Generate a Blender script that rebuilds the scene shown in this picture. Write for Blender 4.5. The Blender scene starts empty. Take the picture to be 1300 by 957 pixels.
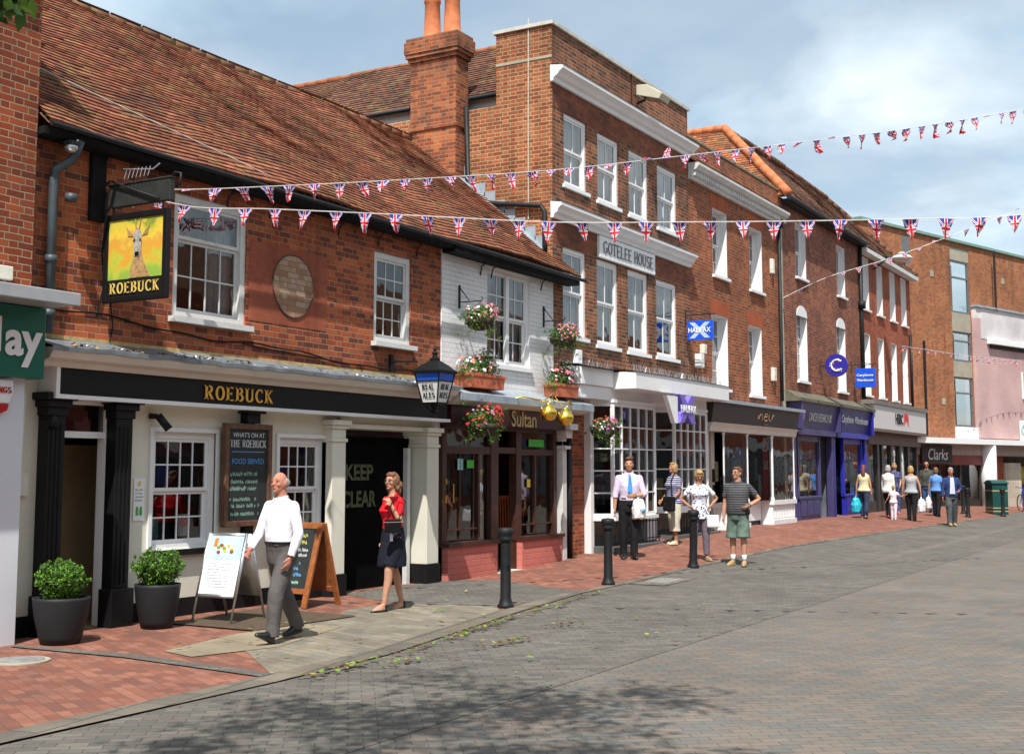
import bpy, bmesh, math, random
from mathutils import Vector, Matrix, noise
R = math.radians
rnd = random.Random(7)
scene = bpy.context.scene
COL = scene.collection

# ------------------------------------------------------------------ tagging
def tag(o, label, cat=None, group=None, kind=None):
    if label: o['label'] = label
    if cat: o['category'] = cat
    if group: o['group'] = group
    if kind: o['kind'] = kind
    return o

def thing(name, label, cat, loc=(0, 0, 0), rz=0, group=None):
    o = bpy.data.objects.new(name, None)
    o.empty_display_size = .2
    COL.objects.link(o)
    o.location = loc
    o.rotation_euler = (0, 0, rz)
    return tag(o, label, cat, group)

def copy_tree(o, parent=None):
    c = o.copy()
    COL.objects.link(c)
    c.parent = parent
    for ch in list(o.children):
        copy_tree(ch, c)
    return c

# ------------------------------------------------------------------ mesh builder
class MB:
    def __init__(s, T=None):
        s.v = []; s.f = []; s.mi = []; s.uv = {}; s.T = T; s.m = 0
    def vert(s, p):
        p = Vector(p)
        if s.T is not None: p = s.T @ p
        s.v.append(p); return len(s.v) - 1
    def face(s, idx):
        s.f.append(tuple(idx)); s.mi.append(s.m)
    def poly(s, pts, uv=None):
        i = [s.vert(p) for p in pts]
        s.face(i)
        if uv: s.uv[len(s.f) - 1] = uv
    def box(s, x0, x1, y0, y1, z0, z1):
        if x1 < x0: x0, x1 = x1, x0
        if y1 < y0: y0, y1 = y1, y0
        if z1 < z0: z0, z1 = z1, z0
        i = [s.vert(p) for p in ((x0,y0,z0),(x1,y0,z0),(x1,y1,z0),(x0,y1,z0),(x0,y0,z1),(x1,y0,z1),(x1,y1,z1),(x0,y1,z1))]
        for q in ((0,3,2,1),(4,5,6,7),(0,1,5,4),(1,2,6,5),(2,3,7,6),(3,0,4,7)):
            s.face([i[k] for k in q])
        return s
    def prism(s, poly, d, axis='y', a=0):
        """poly in the two other axes, extruded from a to a+d along axis"""
        def P(p, t):
            if axis == 'y': return (p[0], t, p[1])
            if axis == 'x': return (t, p[0], p[1])
            return (p[0], p[1], t)
        n = len(poly)
        A = [s.vert(P(p, a)) for p in poly]; B = [s.vert(P(p, a + d)) for p in poly]
        ar = sum(poly[k][0]*poly[(k+1) % n][1] - poly[(k+1) % n][0]*poly[k][1] for k in range(n))
        flip = (ar > 0) == (axis != 'y')
        if d < 0: flip = not flip
        s.face(A[::-1] if flip else A); s.face(B if flip else B[::-1])
        for k in range(n):
            q = [A[k], A[(k+1) % n], B[(k+1) % n], B[k]]
            s.face(q if flip else q[::-1])
        return s
    def tube(s, path, r, n=8, cap=True, closed=False):
        path = [Vector(p) for p in path]
        rs = r if isinstance(r, (list, tuple)) else [r] * len(path)
        rings = []
        up = Vector((0, 0, 1))
        m = len(path); prev = None
        for k, p in enumerate(path):
            if closed: d = path[(k+1) % m] - path[k-1]
            else: d = path[min(k+1, m-1)] - path[max(k-1, 0)]
            if d.length < 1e-9: d = Vector((0, 0, 1))
            d.normalize()
            if prev is None:
                a = d.orthogonal().normalized() if abs(d.z) > .95 else d.cross(up).normalized()
            else:
                a = prev - d * prev.dot(d)
                if a.length < 1e-6: a = d.orthogonal()
                a.normalize()
            prev = a
            b = d.cross(a)
            rr = rs[k]
            rx, ry = rr if isinstance(rr, tuple) else (rr, rr)
            rings.append([s.vert(p + a*(rx*math.cos(2*math.pi*j/n)) + b*(ry*math.sin(2*math.pi*j/n))) for j in range(n)])
        for k in range(m if closed else m-1):
            A, B = rings[k], rings[(k+1) % m]
            for j in range(n):
                s.face((A[j], A[(j+1) % n], B[(j+1) % n], B[j]))
        if cap and not closed:
            s.face(rings[0][::-1]); s.face(rings[-1])
        return s
    def lathe(s, c, prof, n=20, cap=True):
        rings = []
        for (r, z) in prof:
            rings.append([s.vert((c[0]+r*math.cos(2*math.pi*j/n), c[1]+r*math.sin(2*math.pi*j/n), c[2]+z)) for j in range(n)])
        for A, B in zip(rings, rings[1:]):
            for j in range(n):
                s.face((A[j], A[(j+1) % n], B[(j+1) % n], B[j]))
        if cap: s.face(rings[0][::-1]); s.face(rings[-1])
        return s
    def ell(s, c, r, n=14, m=9, rot=None):
        c = Vector(c); rings = []
        for i in range(m+1):
            th = math.pi * (i + (.02 if i == 0 else -.02 if i == m else 0)) / m
            ring = []
            for j in range(n):
                p = Vector((r[0]*math.sin(th)*math.cos(2*math.pi*j/n), r[1]*math.sin(th)*math.sin(2*math.pi*j/n), -r[2]*math.cos(th)))
                if rot is not None: p = rot @ p
                ring.append(s.vert(c + p))
            rings.append(ring)
        for A, B in zip(rings, rings[1:]):
            for j in range(n):
                s.face((A[j], A[(j+1) % n], B[(j+1) % n], B[j]))
        s.face(rings[0][::-1]); s.face(rings[-1])
        return s
    def loft(s, rings_def, n=20):
        """rings: (center vec, hw, hd[, exponent]) horizontal super-ellipse rings"""
        rings = []
        for rd in rings_def:
            c, hw, hd = Vector(rd[0]), rd[1], rd[2]
            e = rd[3] if len(rd) > 3 else 1.0
            ring = []
            for j in range(n):
                a = 2*math.pi*j/n
                ca, sa = math.cos(a), math.sin(a)
                ring.append(s.vert(c + Vector((hw*math.copysign(abs(ca)**e, ca), hd*math.copysign(abs(sa)**e, sa), 0))))
            rings.append(ring)
        for A, B in zip(rings, rings[1:]):
            for j in range(n):
                s.face((A[j], A[(j+1) % n], B[(j+1) % n], B[j]))
        s.face(rings[0][::-1]); s.face(rings[-1])
        return s
    def data(s, name, mats, smooth=False):
        me = bpy.data.meshes.new(name)
        me.from_pydata([tuple(p) for p in s.v], [], s.f)
        for m in (mats if isinstance(mats, (list, tuple)) else [mats]): me.materials.append(m)
        if any(s.mi): me.polygons.foreach_set('material_index', s.mi)
        if smooth: me.polygons.foreach_set('use_smooth', [True]*len(me.polygons))
        if s.uv:
            l = me.uv_layers.new(name='UVMap')
            for fi, uv in s.uv.items():
                p = me.polygons[fi]
                for k, li in enumerate(p.loop_indices): l.data[li].uv = uv[k]
        me.update()
        return me
    def build(s, name, mats, parent=None, smooth=False, label=None):
        me = s.data(name, mats, smooth)
        o = bpy.data.objects.new(name, me)
        COL.objects.link(o)
        if parent is not None: o.parent = parent
        if label: o['label'] = label
        if smooth:
            try: me.shade_auto_smooth = True
            except Exception: pass
        return o

def B(*a, T=None): return MB(T).box(*a)

def bevel(o, w=.006, seg=2, ang=35):
    m = o.modifiers.new('bevel', 'BEVEL'); m.width = w; m.segments = seg; m.limit_method = 'ANGLE'; m.angle_limit = R(ang)
    return o

def wall_holes(mb, x0, x1, z0, z1, y, holes, depth=.12, extra_x=(), ):
    """front face at y (normal -y) with rectangular holes and their reveals going back to y+depth"""
    xs = sorted(set([x0, x1] + [h[0] for h in holes] + [h[1] for h in holes]))
    zs = sorted(set([z0, z1] + [h[2] for h in holes] + [h[3] for h in holes]))
    xs = [x for x in xs if x0-1e-6 <= x <= x1+1e-6]; zs = [z for z in zs if z0-1e-6 <= z <= z1+1e-6]
    for a, b in zip(xs, xs[1:]):
        for c, d in zip(zs, zs[1:]):
            mx, mz = (a+b)/2, (c+d)/2
            if any(h[0] < mx < h[1] and h[2] < mz < h[3] for h in holes): continue
            mb.poly([(a, y, c), (b, y, c), (b, y, d), (a, y, d)])
    for h in holes:
        a, b, c, d = h[:4]; Y = y + depth
        mb.poly([(a, y, c), (a, y, d), (a, Y, d), (a, Y, c)])
        mb.poly([(b, y, c), (b, Y, c), (b, Y, d), (b, y, d)])
        mb.poly([(a, y, d), (b, y, d), (b, Y, d), (a, Y, d)])
        if c > z0 + .01: mb.poly([(a, y, c), (a, Y, c), (b, Y, c), (b, y, c)])

# ------------------------------------------------------------------ materials
class NT:
    def __init__(s, name):
        s.m = bpy.data.materials.new(name); s.m.use_nodes = True
        s.t = s.m.node_tree; s.n = s.t.nodes; s.l = s.t.links
        s.b = s.n['Principled BSDF']
    def add(s, typ, **kw):
        n = s.n.new(typ)
        for k, v in kw.items(): setattr(n, k, v)
        return n
    def link(s, a, b): s.l.new(a, b)
    def put(s, sock, v):
        if isinstance(v, bpy.types.NodeSocket): s.l.new(v, sock)
        else: sock.default_value = v
    def math(s, op, a, b=None, c=None, clamp=False):
        n = s.add('ShaderNodeMath', operation=op, use_clamp=clamp)
        s.put(n.inputs[0], a)
        if b is not None: s.put(n.inputs[1], b)
        if c is not None: s.put(n.inputs[2], c)
        return n.outputs[0]
    def mix(s, f, a, b, blend='MIX'):
        n = s.add('ShaderNodeMix', data_type='RGBA', blend_type=blend)
        s.put(n.inputs[0], f)
        s.put(n.inputs[6], a if isinstance(a, bpy.types.NodeSocket) else (*a[:3], 1))
        s.put(n.inputs[7], b if isinstance(b, bpy.types.NodeSocket) else (*b[:3], 1))
        return n.outputs[2]
    def noise(s, vec, scale, detail=4, rough=.55, w=None):
        n = s.add('ShaderNodeTexNoise'); n.inputs['Scale'].default_value = scale
        n.inputs['Detail'].default_value = detail; n.inputs['Roughness'].default_value = rough
        if vec is not None: s.link(vec, n.inputs['Vector'])
        return n.outputs['Fac']
    def ramp(s, f, stops, interp='LINEAR'):
        n = s.add('ShaderNodeValToRGB'); cr = n.color_ramp; cr.interpolation = interp
        while len(cr.elements) < len(stops): cr.elements.new(.5)
        for e, (p, c) in zip(cr.elements, stops):
            e.position = p; e.color = (*c[:3], 1) if not isinstance(c, (int, float)) else (c, c, c, 1)
        s.link(f, n.inputs[0]); return n.outputs[0]
    def comb(s, x, y, z=0.):
        n = s.add('ShaderNodeCombineXYZ'); s.put(n.inputs[0], x); s.put(n.inputs[1], y); s.put(n.inputs[2], z); return n.outputs[0]
    def bump(s, h, strength=.5, dist=.01):
        n = s.add('ShaderNodeBump'); n.inputs['Strength'].default_value = strength; n.inputs['Distance'].default_value = dist
        s.link(h, n.inputs['Height']); s.link(n.outputs[0], s.b.inputs['Normal'])
    def pos(s): return s.add('ShaderNodeNewGeometry').outputs['Position']
    def objc(s): return s.add('ShaderNodeTexCoord').outputs['Object']

_M = {}
def mat(name, c, rough=.6, var=.15, vs=6., metal=0, bump=0, bs=60., spec=None, dirt=0, coat=0, local=True):
    if name in _M: return _M[name]
    t = NT(name); b = t.b
    p = t.objc() if local else t.pos()
    f = t.noise(p, vs, 5, .6)
    lo = tuple(x*(1-var) for x in c); hi = tuple(min(1, x*(1+var)) for x in c)
    colr = t.ramp(f, [(.3, lo), (.7, hi)])
    if dirt:
        f2 = t.noise(p, vs*.35, 6, .7)
        colr = t.mix(t.math('MULTIPLY', t.ramp(f2, [(.5, 0.), (.72, 1.)]), dirt), colr, tuple(x*.35+.01 for x in c))
    t.link(colr, b.inputs['Base Color'])
    r = t.noise(p, vs*2.3, 3)
    rr = t.math('MULTIPLY_ADD', r, .2, rough-.1)
    t.link(rr, b.inputs['Roughness'])
    b.inputs['Metallic'].default_value = metal
    if spec is not None: b.inputs['Specular IOR Level'].default_value = spec
    if coat: b.inputs['Coat Weight'].default_value = coat
    if bump: t.bump(t.noise(p, bs, 4), bump, .01)
    _M[name] = t.m
    return t.m

def emit(name, c, s):
    if name in _M: return _M[name]
    t = NT(name); t.b.inputs['Base Color'].default_value = (*c, 1)
    t.b.inputs['Emission Color'].default_value = (*c, 1); t.b.inputs['Emission Strength'].default_value = s
    _M[name] = t.m; return t.m

def bond(t, u, v, L, Hh, mort, flemish=True, half=.5):
    """returns (random per brick, random2, mortar mask 0..1, edge height)"""
    row = t.math('FLOOR', t.math('DIVIDE', v, Hh))
    odd = t.math('MODULO', t.math('ABSOLUTE', row), 2.)
    per = L*1.5 if flemish else L
    off = t.math('MULTIPLY', odd, per*half)
    uu = t.math('DIVIDE', t.math('ADD', u, off), per)
    cell = t.math('FLOOR', uu); fu = t.math('MULTIPLY', t.math('FRACT', uu), per)
    fv = t.math('MULTIPLY', t.math('FRACT', t.math('DIVIDE', v, Hh)), Hh)
    if flemish:
        h = t.math('GREATER_THAN', fu, L)
        lu = t.math('SUBTRACT', fu, t.math('MULTIPLY', h, L))
        ln = t.math('SUBTRACT', L, t.math('MULTIPLY', h, L*.5))
        cid = t.math('ADD', t.math('MULTIPLY', cell, 2.), h)
    else:
        lu = fu; ln = L; cid = cell
    du = t.math('MINIMUM', lu, t.math('SUBTRACT', ln, lu))
    dv = t.math('MINIMUM', fv, t.math('SUBTRACT', Hh, fv))
    d = t.math('MINIMUM', du, dv)
    wn = t.add('ShaderNodeTexWhiteNoise', noise_dimensions='2D'); t.link(t.comb(cid, row), wn.inputs['Vector'])
    return wn.outputs['Value'], wn.outputs['Color'], d

def brick(name, cols, mortar, L=.225, Hh=.075, mw=.005, flemish=True, grime=.35, bumps=.7, plane='wall', rot=0, paint=None, gc=(.03,.028,.025), warp=.004, patch=None):
    if name in _M: return _M[name]
    if plane == 'wall' and not paint: cols = [(a*.96, b*.92, c*.88) for a, b, c in cols]
    t = NT(name)
    g = t.add('ShaderNodeNewGeometry'); P = g.outputs['Position']
    sx = t.add('ShaderNodeSeparateXYZ'); t.link(P, sx.inputs[0])
    if plane == 'wall':
        sn = t.add('ShaderNodeSeparateXYZ'); t.link(g.outputs['True Normal'], sn.inputs[0])
        u = t.math('SUBTRACT', t.math('MULTIPLY', sx.outputs[1], sn.outputs[0]), t.math('MULTIPLY', sx.outputs[0], sn.outputs[1]))
        v = sx.outputs[2]
    else:
        c, s_ = math.cos(rot), math.sin(rot)
        u = t.math('ADD', t.math('MULTIPLY', sx.outputs[0], c), t.math('MULTIPLY', sx.outputs[1], s_))
        v = t.math('SUBTRACT', t.math('MULTIPLY', sx.outputs[1], c), t.math('MULTIPLY', sx.outputs[0], s_))
        u = t.math('ADD', u, 500.); v = t.math('ADD', v, 500.)
    nw = t.noise(P, 9., 3)
    u = t.math('ADD', u, t.math('MULTIPLY_ADD', nw, warp*6, 100.)); 
    nv = t.noise(P, 5., 3)
    v = t.math('ADD', v, t.math('MULTIPLY', nv, warp*4))
    val, colr, d = bond(t, u, v, L, Hh, mw, flemish)
    fine = t.noise(P, 70., 3, .6)
    de = t.math('ADD', d, t.math('MULTIPLY_ADD', fine, .006, -.003))
    mm = t.math('SUBTRACT', 1., t.math('DIVIDE', t.math('SUBTRACT', de, mw*.6), mw*.6, clamp=True), clamp=True)
    n = len(cols)
    bc = t.ramp(val, [((k+.001)/n, c) for k, c in enumerate(cols)], 'CONSTANT')
    big = t.noise(P, 1.3, 5, .6)
    bc = t.mix(t.math('MULTIPLY_ADD', fine, .7, -.1, clamp=True), bc, t.mix(.5, bc, (cols[0][0]*.5, cols[0][1]*.5, cols[0][2]*.5)))
    if paint:
        bc = t.mix(.93, bc, paint); mo = tuple(x*.8 for x in paint)
    else: mo = mortar
    out = t.mix(mm, bc, mo)
    if plane == 'floor' and L < .5 and L > .1:
        vo = t.add('ShaderNodeTexVoronoi'); vo.inputs['Scale'].default_value = 1.6; t.link(P, vo.inputs['Vector']); sc = t.add('ShaderNodeSeparateXYZ'); t.link(vo.outputs['Color'], sc.inputs[0])
        spot_ = t.math('MULTIPLY', t.math('LESS_THAN', vo.outputs['Distance'], t.math('MULTIPLY', sc.outputs[0], .045)), .55)
        out = t.mix(spot_, out, (.05,.045,.04))
        vo2 = t.add('ShaderNodeTexVoronoi'); vo2.inputs['Scale'].default_value = .9; t.link(P, vo2.inputs['Vector']); sc2 = t.add('ShaderNodeSeparateXYZ'); t.link(vo2.outputs['Color'], sc2.inputs[0])
        out = t.mix(t.math('MULTIPLY', t.math('LESS_THAN', vo2.outputs['Distance'], t.math('MULTIPLY', sc2.outputs[1], .030)), .6), out, (.38,.36,.33))
        dirt_ = t.ramp(t.noise(P, 6., 6, .75), [(.45, 0.), (.75, .35)]); out = t.mix(dirt_, out, tuple(q*.5 for q in cols[1]))
    if grime:
        gr = t.ramp(big, [(.42, 0.), (.7, 1.)])
        out = t.mix(t.math('MULTIPLY', gr, grime), out, gc)
        g2 = t.ramp(t.noise(P, .55, 4, .5), [(.35, 1.16), (.65, .86)])
        if plane == 'floor': g2 = t.ramp(t.noise(P, .55, 5, .6), [(.35, 1.08), (.65, .88)])
        out = t.mix(1., out, g2, 'MULTIPLY')
        if plane == 'wall' and not paint:
            mp = t.add('ShaderNodeMapping'); mp.inputs['Scale'].default_value = (3.2, 3.2, .35); t.link(P, mp.inputs[0])
            out = t.mix(1., out, t.ramp(t.noise(mp.outputs[0], 1., 4, .6), [(.36, 1.08), (.55, 1.), (.72, .70)]), 'MULTIPLY')
    t.link(out, t.b.inputs['Base Color'])
    t.b.inputs['Roughness'].default_value = .85
    t.b.inputs['Specular IOR Level'].default_value = .25
    hgt = t.math('MULTIPLY_ADD', fine, .35, t.math('SUBTRACT', t.math('MULTIPLY', val, .25), mm))
    t.bump(hgt, bumps, .006)
    _M[name] = t.m
    return t.m

# palette ----------------------------------------------------------
RED = [(.40,.095,.038),(.33,.074,.033),(.45,.125,.052),(.26,.06,.034),(.37,.10,.046),(.19,.05,.034),(.42,.11,.042),(.15,.045,.035)]
BR_PUB = brick('red_brick', RED, (.34,.25,.14), mw=.0045, grime=.35)
BR_LEFT = brick('red_brick_left', [(.30,.062,.024),(.24,.05,.02),(.36,.085,.032),(.18,.04,.022),(.27,.07,.035)], (.34,.26,.16), mw=.006, grime=.3)
BR_GOT = brick('brown_brick', [(.22,.075,.036),(.27,.09,.042),(.16,.055,.032),(.32,.12,.06),(.11,.045,.032),(.25,.085,.04)], (.36,.29,.19), mw=.005, grime=.5)
BR_SIDE = brick('side_brick', [(.36,.11,.045),(.30,.085,.035),(.42,.15,.065),(.25,.07,.03)], (.44,.38,.22), mw=.007, grime=.3)
BR_C = brick('town_brick', [(.33,.09,.035),(.27,.07,.03),(.38,.12,.05),(.22,.06,.028)], (.36,.27,.17), mw=.005, grime=.35)
BR_D = brick('purple_brick', [(.28,.085,.045),(.22,.065,.04),(.33,.11,.06),(.17,.05,.035)], (.33,.24,.17), mw=.005, grime=.35)
BR_E = brick('terrace_brick', [(.34,.075,.035),(.28,.06,.03),(.38,.10,.045)], (.33,.2,.13), mw=.004, grime=.25)
BR_F = brick('orange_brick', [(.38,.145,.065),(.42,.17,.075),(.32,.115,.055),(.27,.10,.055),(.40,.155,.07)], (.30,.2,.12), mw=.005, grime=.22)
BR_CHIM = brick('chimney_brick', [(.36,.10,.04),(.42,.14,.055),(.27,.07,.03),(.20,.06,.03)], (.30,.24,.16), mw=.006, grime=.55)
BR_PLAS = brick('painted_plaster_brick', [(.36,.10,.055),(.32,.09,.05)], (.31,.10,.06), mw=.003, grime=.25, bumps=.25)
BR_OVAL = brick('pale_infill_brick', [(.46,.3,.2),(.40,.22,.13),(.5,.36,.26),(.36,.2,.13)], (.25,.18,.13), mw=.005, grime=.15)
BR_WHITE = brick('white_painted_brick', RED, (.7,.7,.7), paint=(.80,.81,.82), grime=.12, gc=(.35,.33,.3), bumps=1., L=.24, Hh=.078)
BR_PINKP = brick('pink_painted_brick', RED, (.5,.3,.3), paint=(.52,.355,.345), grime=.10, gc=(.3,.2,.2), bumps=.9)
BR_SALMON = brick('salmon_painted_brick', RED, (.10,.04,.04), L=.3, Hh=.1, mw=.006, flemish=False, paint=(.52,.16,.13), grime=.15, bumps=.8)
M_WHITE = mat('white_paint', (.79,.79,.79), .45, .04, 3, dirt=.08)
M_WHITE2 = mat('aged_white_paint', (.62,.62,.60), .55, .08, 5, dirt=.3)
M_CREAM = mat('cream_render', (.69,.665,.56), .7, .05, 1.5, bump=.15, bs=30, dirt=.16)
M_CORN = mat('cream_cornice_paint', (.66,.61,.54), .6, .06, 3, dirt=.12)
M_BLACK = mat('black_gloss_paint', (.008,.008,.009), .45, .2, 5, spec=.25)
M_BLACKM = mat('black_matt_paint', (.010,.0095,.0095), .8, .3, 4, spec=.15, bump=.15, bs=50)
M_IRON = mat('black_cast_iron', (.012,.013,.015), .55, .3, 8, spec=.3, bump=.1, bs=70)
M_LEAD = mat('lead_sheet', (.16,.18,.20), .6, .3, 5, metal=.2, bump=.25, bs=18, dirt=.4)
M_LEADL = mat('weathered_lead', (.30,.35,.39), .6, .2, 5, metal=.1, bump=.2, bs=15, dirt=.3)
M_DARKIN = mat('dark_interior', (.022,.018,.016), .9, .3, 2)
M_CURT = mat('net_curtain', (.62,.63,.64), .9, .1, 8)
M_GOLD = mat('gold_lettering', (.80,.42,.05), .45, .1, 8)
M_WOOD = mat('brown_varnished_wood', (.20,.065,.025), .45, .35, 12)
M_DOORW = mat('dark_mahogany', (.055,.020,.013), .4, .3, 9)
M_STEEL = mat('brushed_aluminium', (.55,.56,.57), .35, .08, 8, metal=.85)
M_STONE = mat('stone_sill', (.52,.50,.45), .8, .15, 8, bump=.2, bs=40, dirt=.35)
M_CONC = mat('concrete', (.34,.31,.24), .85, .15, 3, bump=.15, bs=30, dirt=.25)
M_PAPER = mat('white_paper', (.78,.79,.80), .7, .03, 5)
M_TERRA = mat('terracotta', (.50,.13,.06), .7, .15, 8)
M_ORT = mat('orange_clay', (.52,.16,.06), .8, .25, 6, bump=.2, bs=30, dirt=.25)

def glass(name, tint=(.9,.95,.95), trans=.75, rough=.02):
    if name in _M: return _M[name]
    t = NT(name)
    n = t.n; n.remove(t.b)
    out = [x for x in n if x.type == 'OUTPUT_MATERIAL'][0]
    tr = t.add('ShaderNodeBsdfTransparent'); tr.inputs[0].default_value = (*[x*trans for x in tint], 1)
    gl = t.add('ShaderNodeBsdfGlossy'); gl.inputs['Roughness'].default_value = rough; gl.inputs['Color'].default_value = (1,1,1,1)
    fr = t.add('ShaderNodeFresnel'); fr.inputs['IOR'].default_value = 1.6
    P = t.pos(); bn = t.add('ShaderNodeBump'); bn.inputs['Strength'].default_value = .3; bn.inputs['Distance'].default_value = .02
    t.link(t.noise(P, 1.7, 2), bn.inputs['Height']); t.link(bn.outputs[0], gl.inputs['Normal'])
    mx = t.add('ShaderNodeMixShader')
    t.link(t.math('MULTIPLY_ADD', fr.outputs[0], 1.3, .02, clamp=True), mx.inputs[0])
    t.link(tr.outputs[0], mx.inputs[1]); t.link(gl.outputs[0], mx.inputs[2]); t.link(mx.outputs[0], out.inputs[0])
    _M[name] = t.m; return t.m
M_GLASS = glass('window_glass')

# roof tile material: random per tile from a point attribute
def tile_mat(name, cols, moss=.5):
    t = NT(name)
    a = t.add('ShaderNodeAttribute', attribute_name='rnd')
    P = t.pos()
    n = len(cols)
    c = t.ramp(a.outputs['Fac'], [(k/n, q) for k, q in enumerate(cols)])
    fine = t.noise(P, 40, 5, .7)
    c = t.mix(t.math('MULTIPLY', fine, .5), c, (.09,.05,.035))
    big = t.noise(P, .9, 5, .65)
    c = t.mix(t.math('MULTIPLY', t.ramp(big, [(.5, 0.), (.68, 1.)]), .55), c, (.045,.03,.025))
    ms = t.ramp(t.math('ADD', t.noise(P, 3.2, 5, .7), t.math('MULTIPLY', fine, .2)), [(.62, 0.), (.74, 1.)])
    c = t.mix(t.math('MULTIPLY', ms, moss), c, (.22,.19,.07))
    t.link(c, t.b.inputs['Base Color']); t.b.inputs['Roughness'].default_value = .9
    t.b.inputs['Specular IOR Level'].default_value = .2
    t.bump(fine, .5, .006)
    return t.m
T_PUB = tile_mat('clay_tiles', [(.36,.125,.062),(.27,.088,.05),(.20,.072,.045),(.44,.165,.085),(.12,.052,.04),(.33,.11,.06),(.24,.088,.055)], .45)
T_ORANGE = tile_mat('orange_clay_tiles', [(.42,.14,.055),(.36,.11,.045),(.48,.18,.07),(.2,.08,.05)], .3)
T_DARK = tile_mat('dark_clay_tiles', [(.20,.085,.055),(.15,.065,.045),(.25,.11,.07),(.11,.05,.04)], .5)

def roof(name, mat_, parent, P0, P1, P2, P3, tw=.17, gauge=.1, lift=.022, sag=.03, seed=1, clip=None):
    """tiled plane. P0-P1 eave, P3-P2 ridge (P0->P3 and P1->P2 go up). triangles allowed (P2==P3)"""
    P0, P1, P2, P3 = map(Vector, (P0, P1, P2, P3))
    r = random.Random(seed)
    nrm = (P1-P0).cross((P3-P0) if (P3-P0).length > .01 else (P2-P0)).normalized()
    if nrm.z < 0: nrm = -nrm
    L = ((P3-P0).length + (P2-P1).length)/2
    rows = max(2, int(L/gauge)); vs = []; fs = []; rn = []
    def pt(u, v):
        p = P0.lerp(P1, u).lerp(P3.lerp(P2, u), v)
        s_ = noise.noise(Vector((p.x*.35, p.y*.5, 6.1)))*sag*1.6 + noise.noise(Vector((p.x*1.3, p.y*2, 2.)))*sag*.5
        return p + nrm*s_
    for k in range(rows):
        v0, v1 = k/rows, (k+1)/rows
        w = P0.lerp(P3, v0) - P1.lerp(P2, v0); W = max(.02, w.length)
        nt = max(1, round(W/tw)); off = .5 if k % 2 else 0
        for j in range(-1 if off else 0, nt):
            u0 = max(0, (j+off)/nt + .02/nt); u1 = min(1, (j+1+off)/nt - (.02/nt if j < nt-1 else -1))
            if u1 - u0 < 1e-4: continue
            jl = r.uniform(0, .007); jj = r.uniform(-.004, .004); sl = r.uniform(-.004, .012)/L
            a0, b0 = pt(u0, v0 - sl), pt(u1, v0 - sl); a1, b1 = pt(u0, v1 + .25/rows), pt(u1, v1 + .25/rows)
            i = len(vs)
            vs += [a0 + nrm*(lift+jl), b0 + nrm*(lift+jl+jj), b1 + nrm*.002, a1 + nrm*.002, a0 - nrm*.012, b0 - nrm*.012]
            fs += [(i, i+1, i+2, i+3), (i+4, i+5, i+1, i)]
            rn += [r.random()]*6
    i = len(vs)
    vs += [P0 - nrm*.05, P1 - nrm*.05, P2 - nrm*.05, P3 - nrm*.05]; fs.append((i, i+1, i+2, i+3)); rn += [.6]*4
    me = bpy.data.meshes.new(name); me.from_pydata([tuple(q) for q in vs], [], fs)
    me.materials.append(mat_)
    at = me.attributes.new('rnd', 'FLOAT', 'POINT'); at.data.foreach_set('value', rn)
    o = bpy.data.objects.new(name, me); COL.objects.link(o); o.parent = parent
    return o

def ridge(name, m, parent, a, b, r=.11, n=None, seed=3):
    a, b = Vector(a), Vector(b); L = (b-a).length; n = n or max(2, int(L/.32)); rr = random.Random(seed)
    mb = MB()
    for k in range(n):
        p, q = a.lerp(b, k/n), a.lerp(b, (k+.99)/n)
        j = Vector((0, 0, rr.uniform(-.012, .012)))
        mb.tube([p+j, q+j], [r*rr.uniform(.96, 1.05), r*.97], 10)
    return mb.build(name, m, parent, True)

# ------------------------------------------------------------------ lettering
def text_mesh(s, bold=0.0, depth=.01, spacing=1.0):
    cu = bpy.data.curves.new('lettering', 'FONT'); cu.body = s; cu.extrude = depth/2; cu.offset = bold; cu.space_character = spacing
    cu.resolution_u = 3
    o = bpy.data.objects.new('lettering', cu); COL.objects.link(o)
    dg = bpy.context.evaluated_depsgraph_get(); dg.update()
    me = bpy.data.meshes.new_from_object(o.evaluated_get(dg))
    bpy.data.objects.remove(o); bpy.data.curves.remove(cu)
    return me
def fit_mesh(me, m, name, parent, org, ux, uz, w, h, depth=.008, T=None, shear=0, label=None):
    """place flat xy text mesh so its box starts at org and spans w along ux, h along uz; normal = ux x uz"""
    org, ux, uz = Vector(org), Vector(ux).normalized(), Vector(uz).normalized(); un = ux.cross(uz)
    xs = [v.co.x for v in me.vertices]; ys = [v.co.y for v in me.vertices]; zs = [v.co.z for v in me.vertices]
    if not xs: return None
    x0, x1, y0, y1 = min(xs), max(xs), min(ys), max(ys); z0, z1 = min(zs), max(zs)
    for v in me.vertices:
        a = (v.co.x-x0)/(x1-x0)*w; b = (v.co.y-y0)/(y1-y0)*h; c = (v.co.z-z0)/max(1e-6, z1-z0)*depth
        p = org + ux*(a+shear*b) + uz*b + un*c
        v.co = T @ p if T is not None else p
    me.materials.clear(); me.materials.append(m)
    me.name = name
    o = bpy.data.objects.new(name, me); COL.objects.link(o); o.parent = parent
    if label: o['label'] = label
    return o
def text(s, m, name, parent, org, ux, uz, w, h, bold=.0, depth=.008, T=None, shear=0, spacing=1., label=None):
    return fit_mesh(text_mesh(s, bold, .05, spacing), m, name, parent, org, ux, uz, w, h, depth, T, shear, label)

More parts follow.
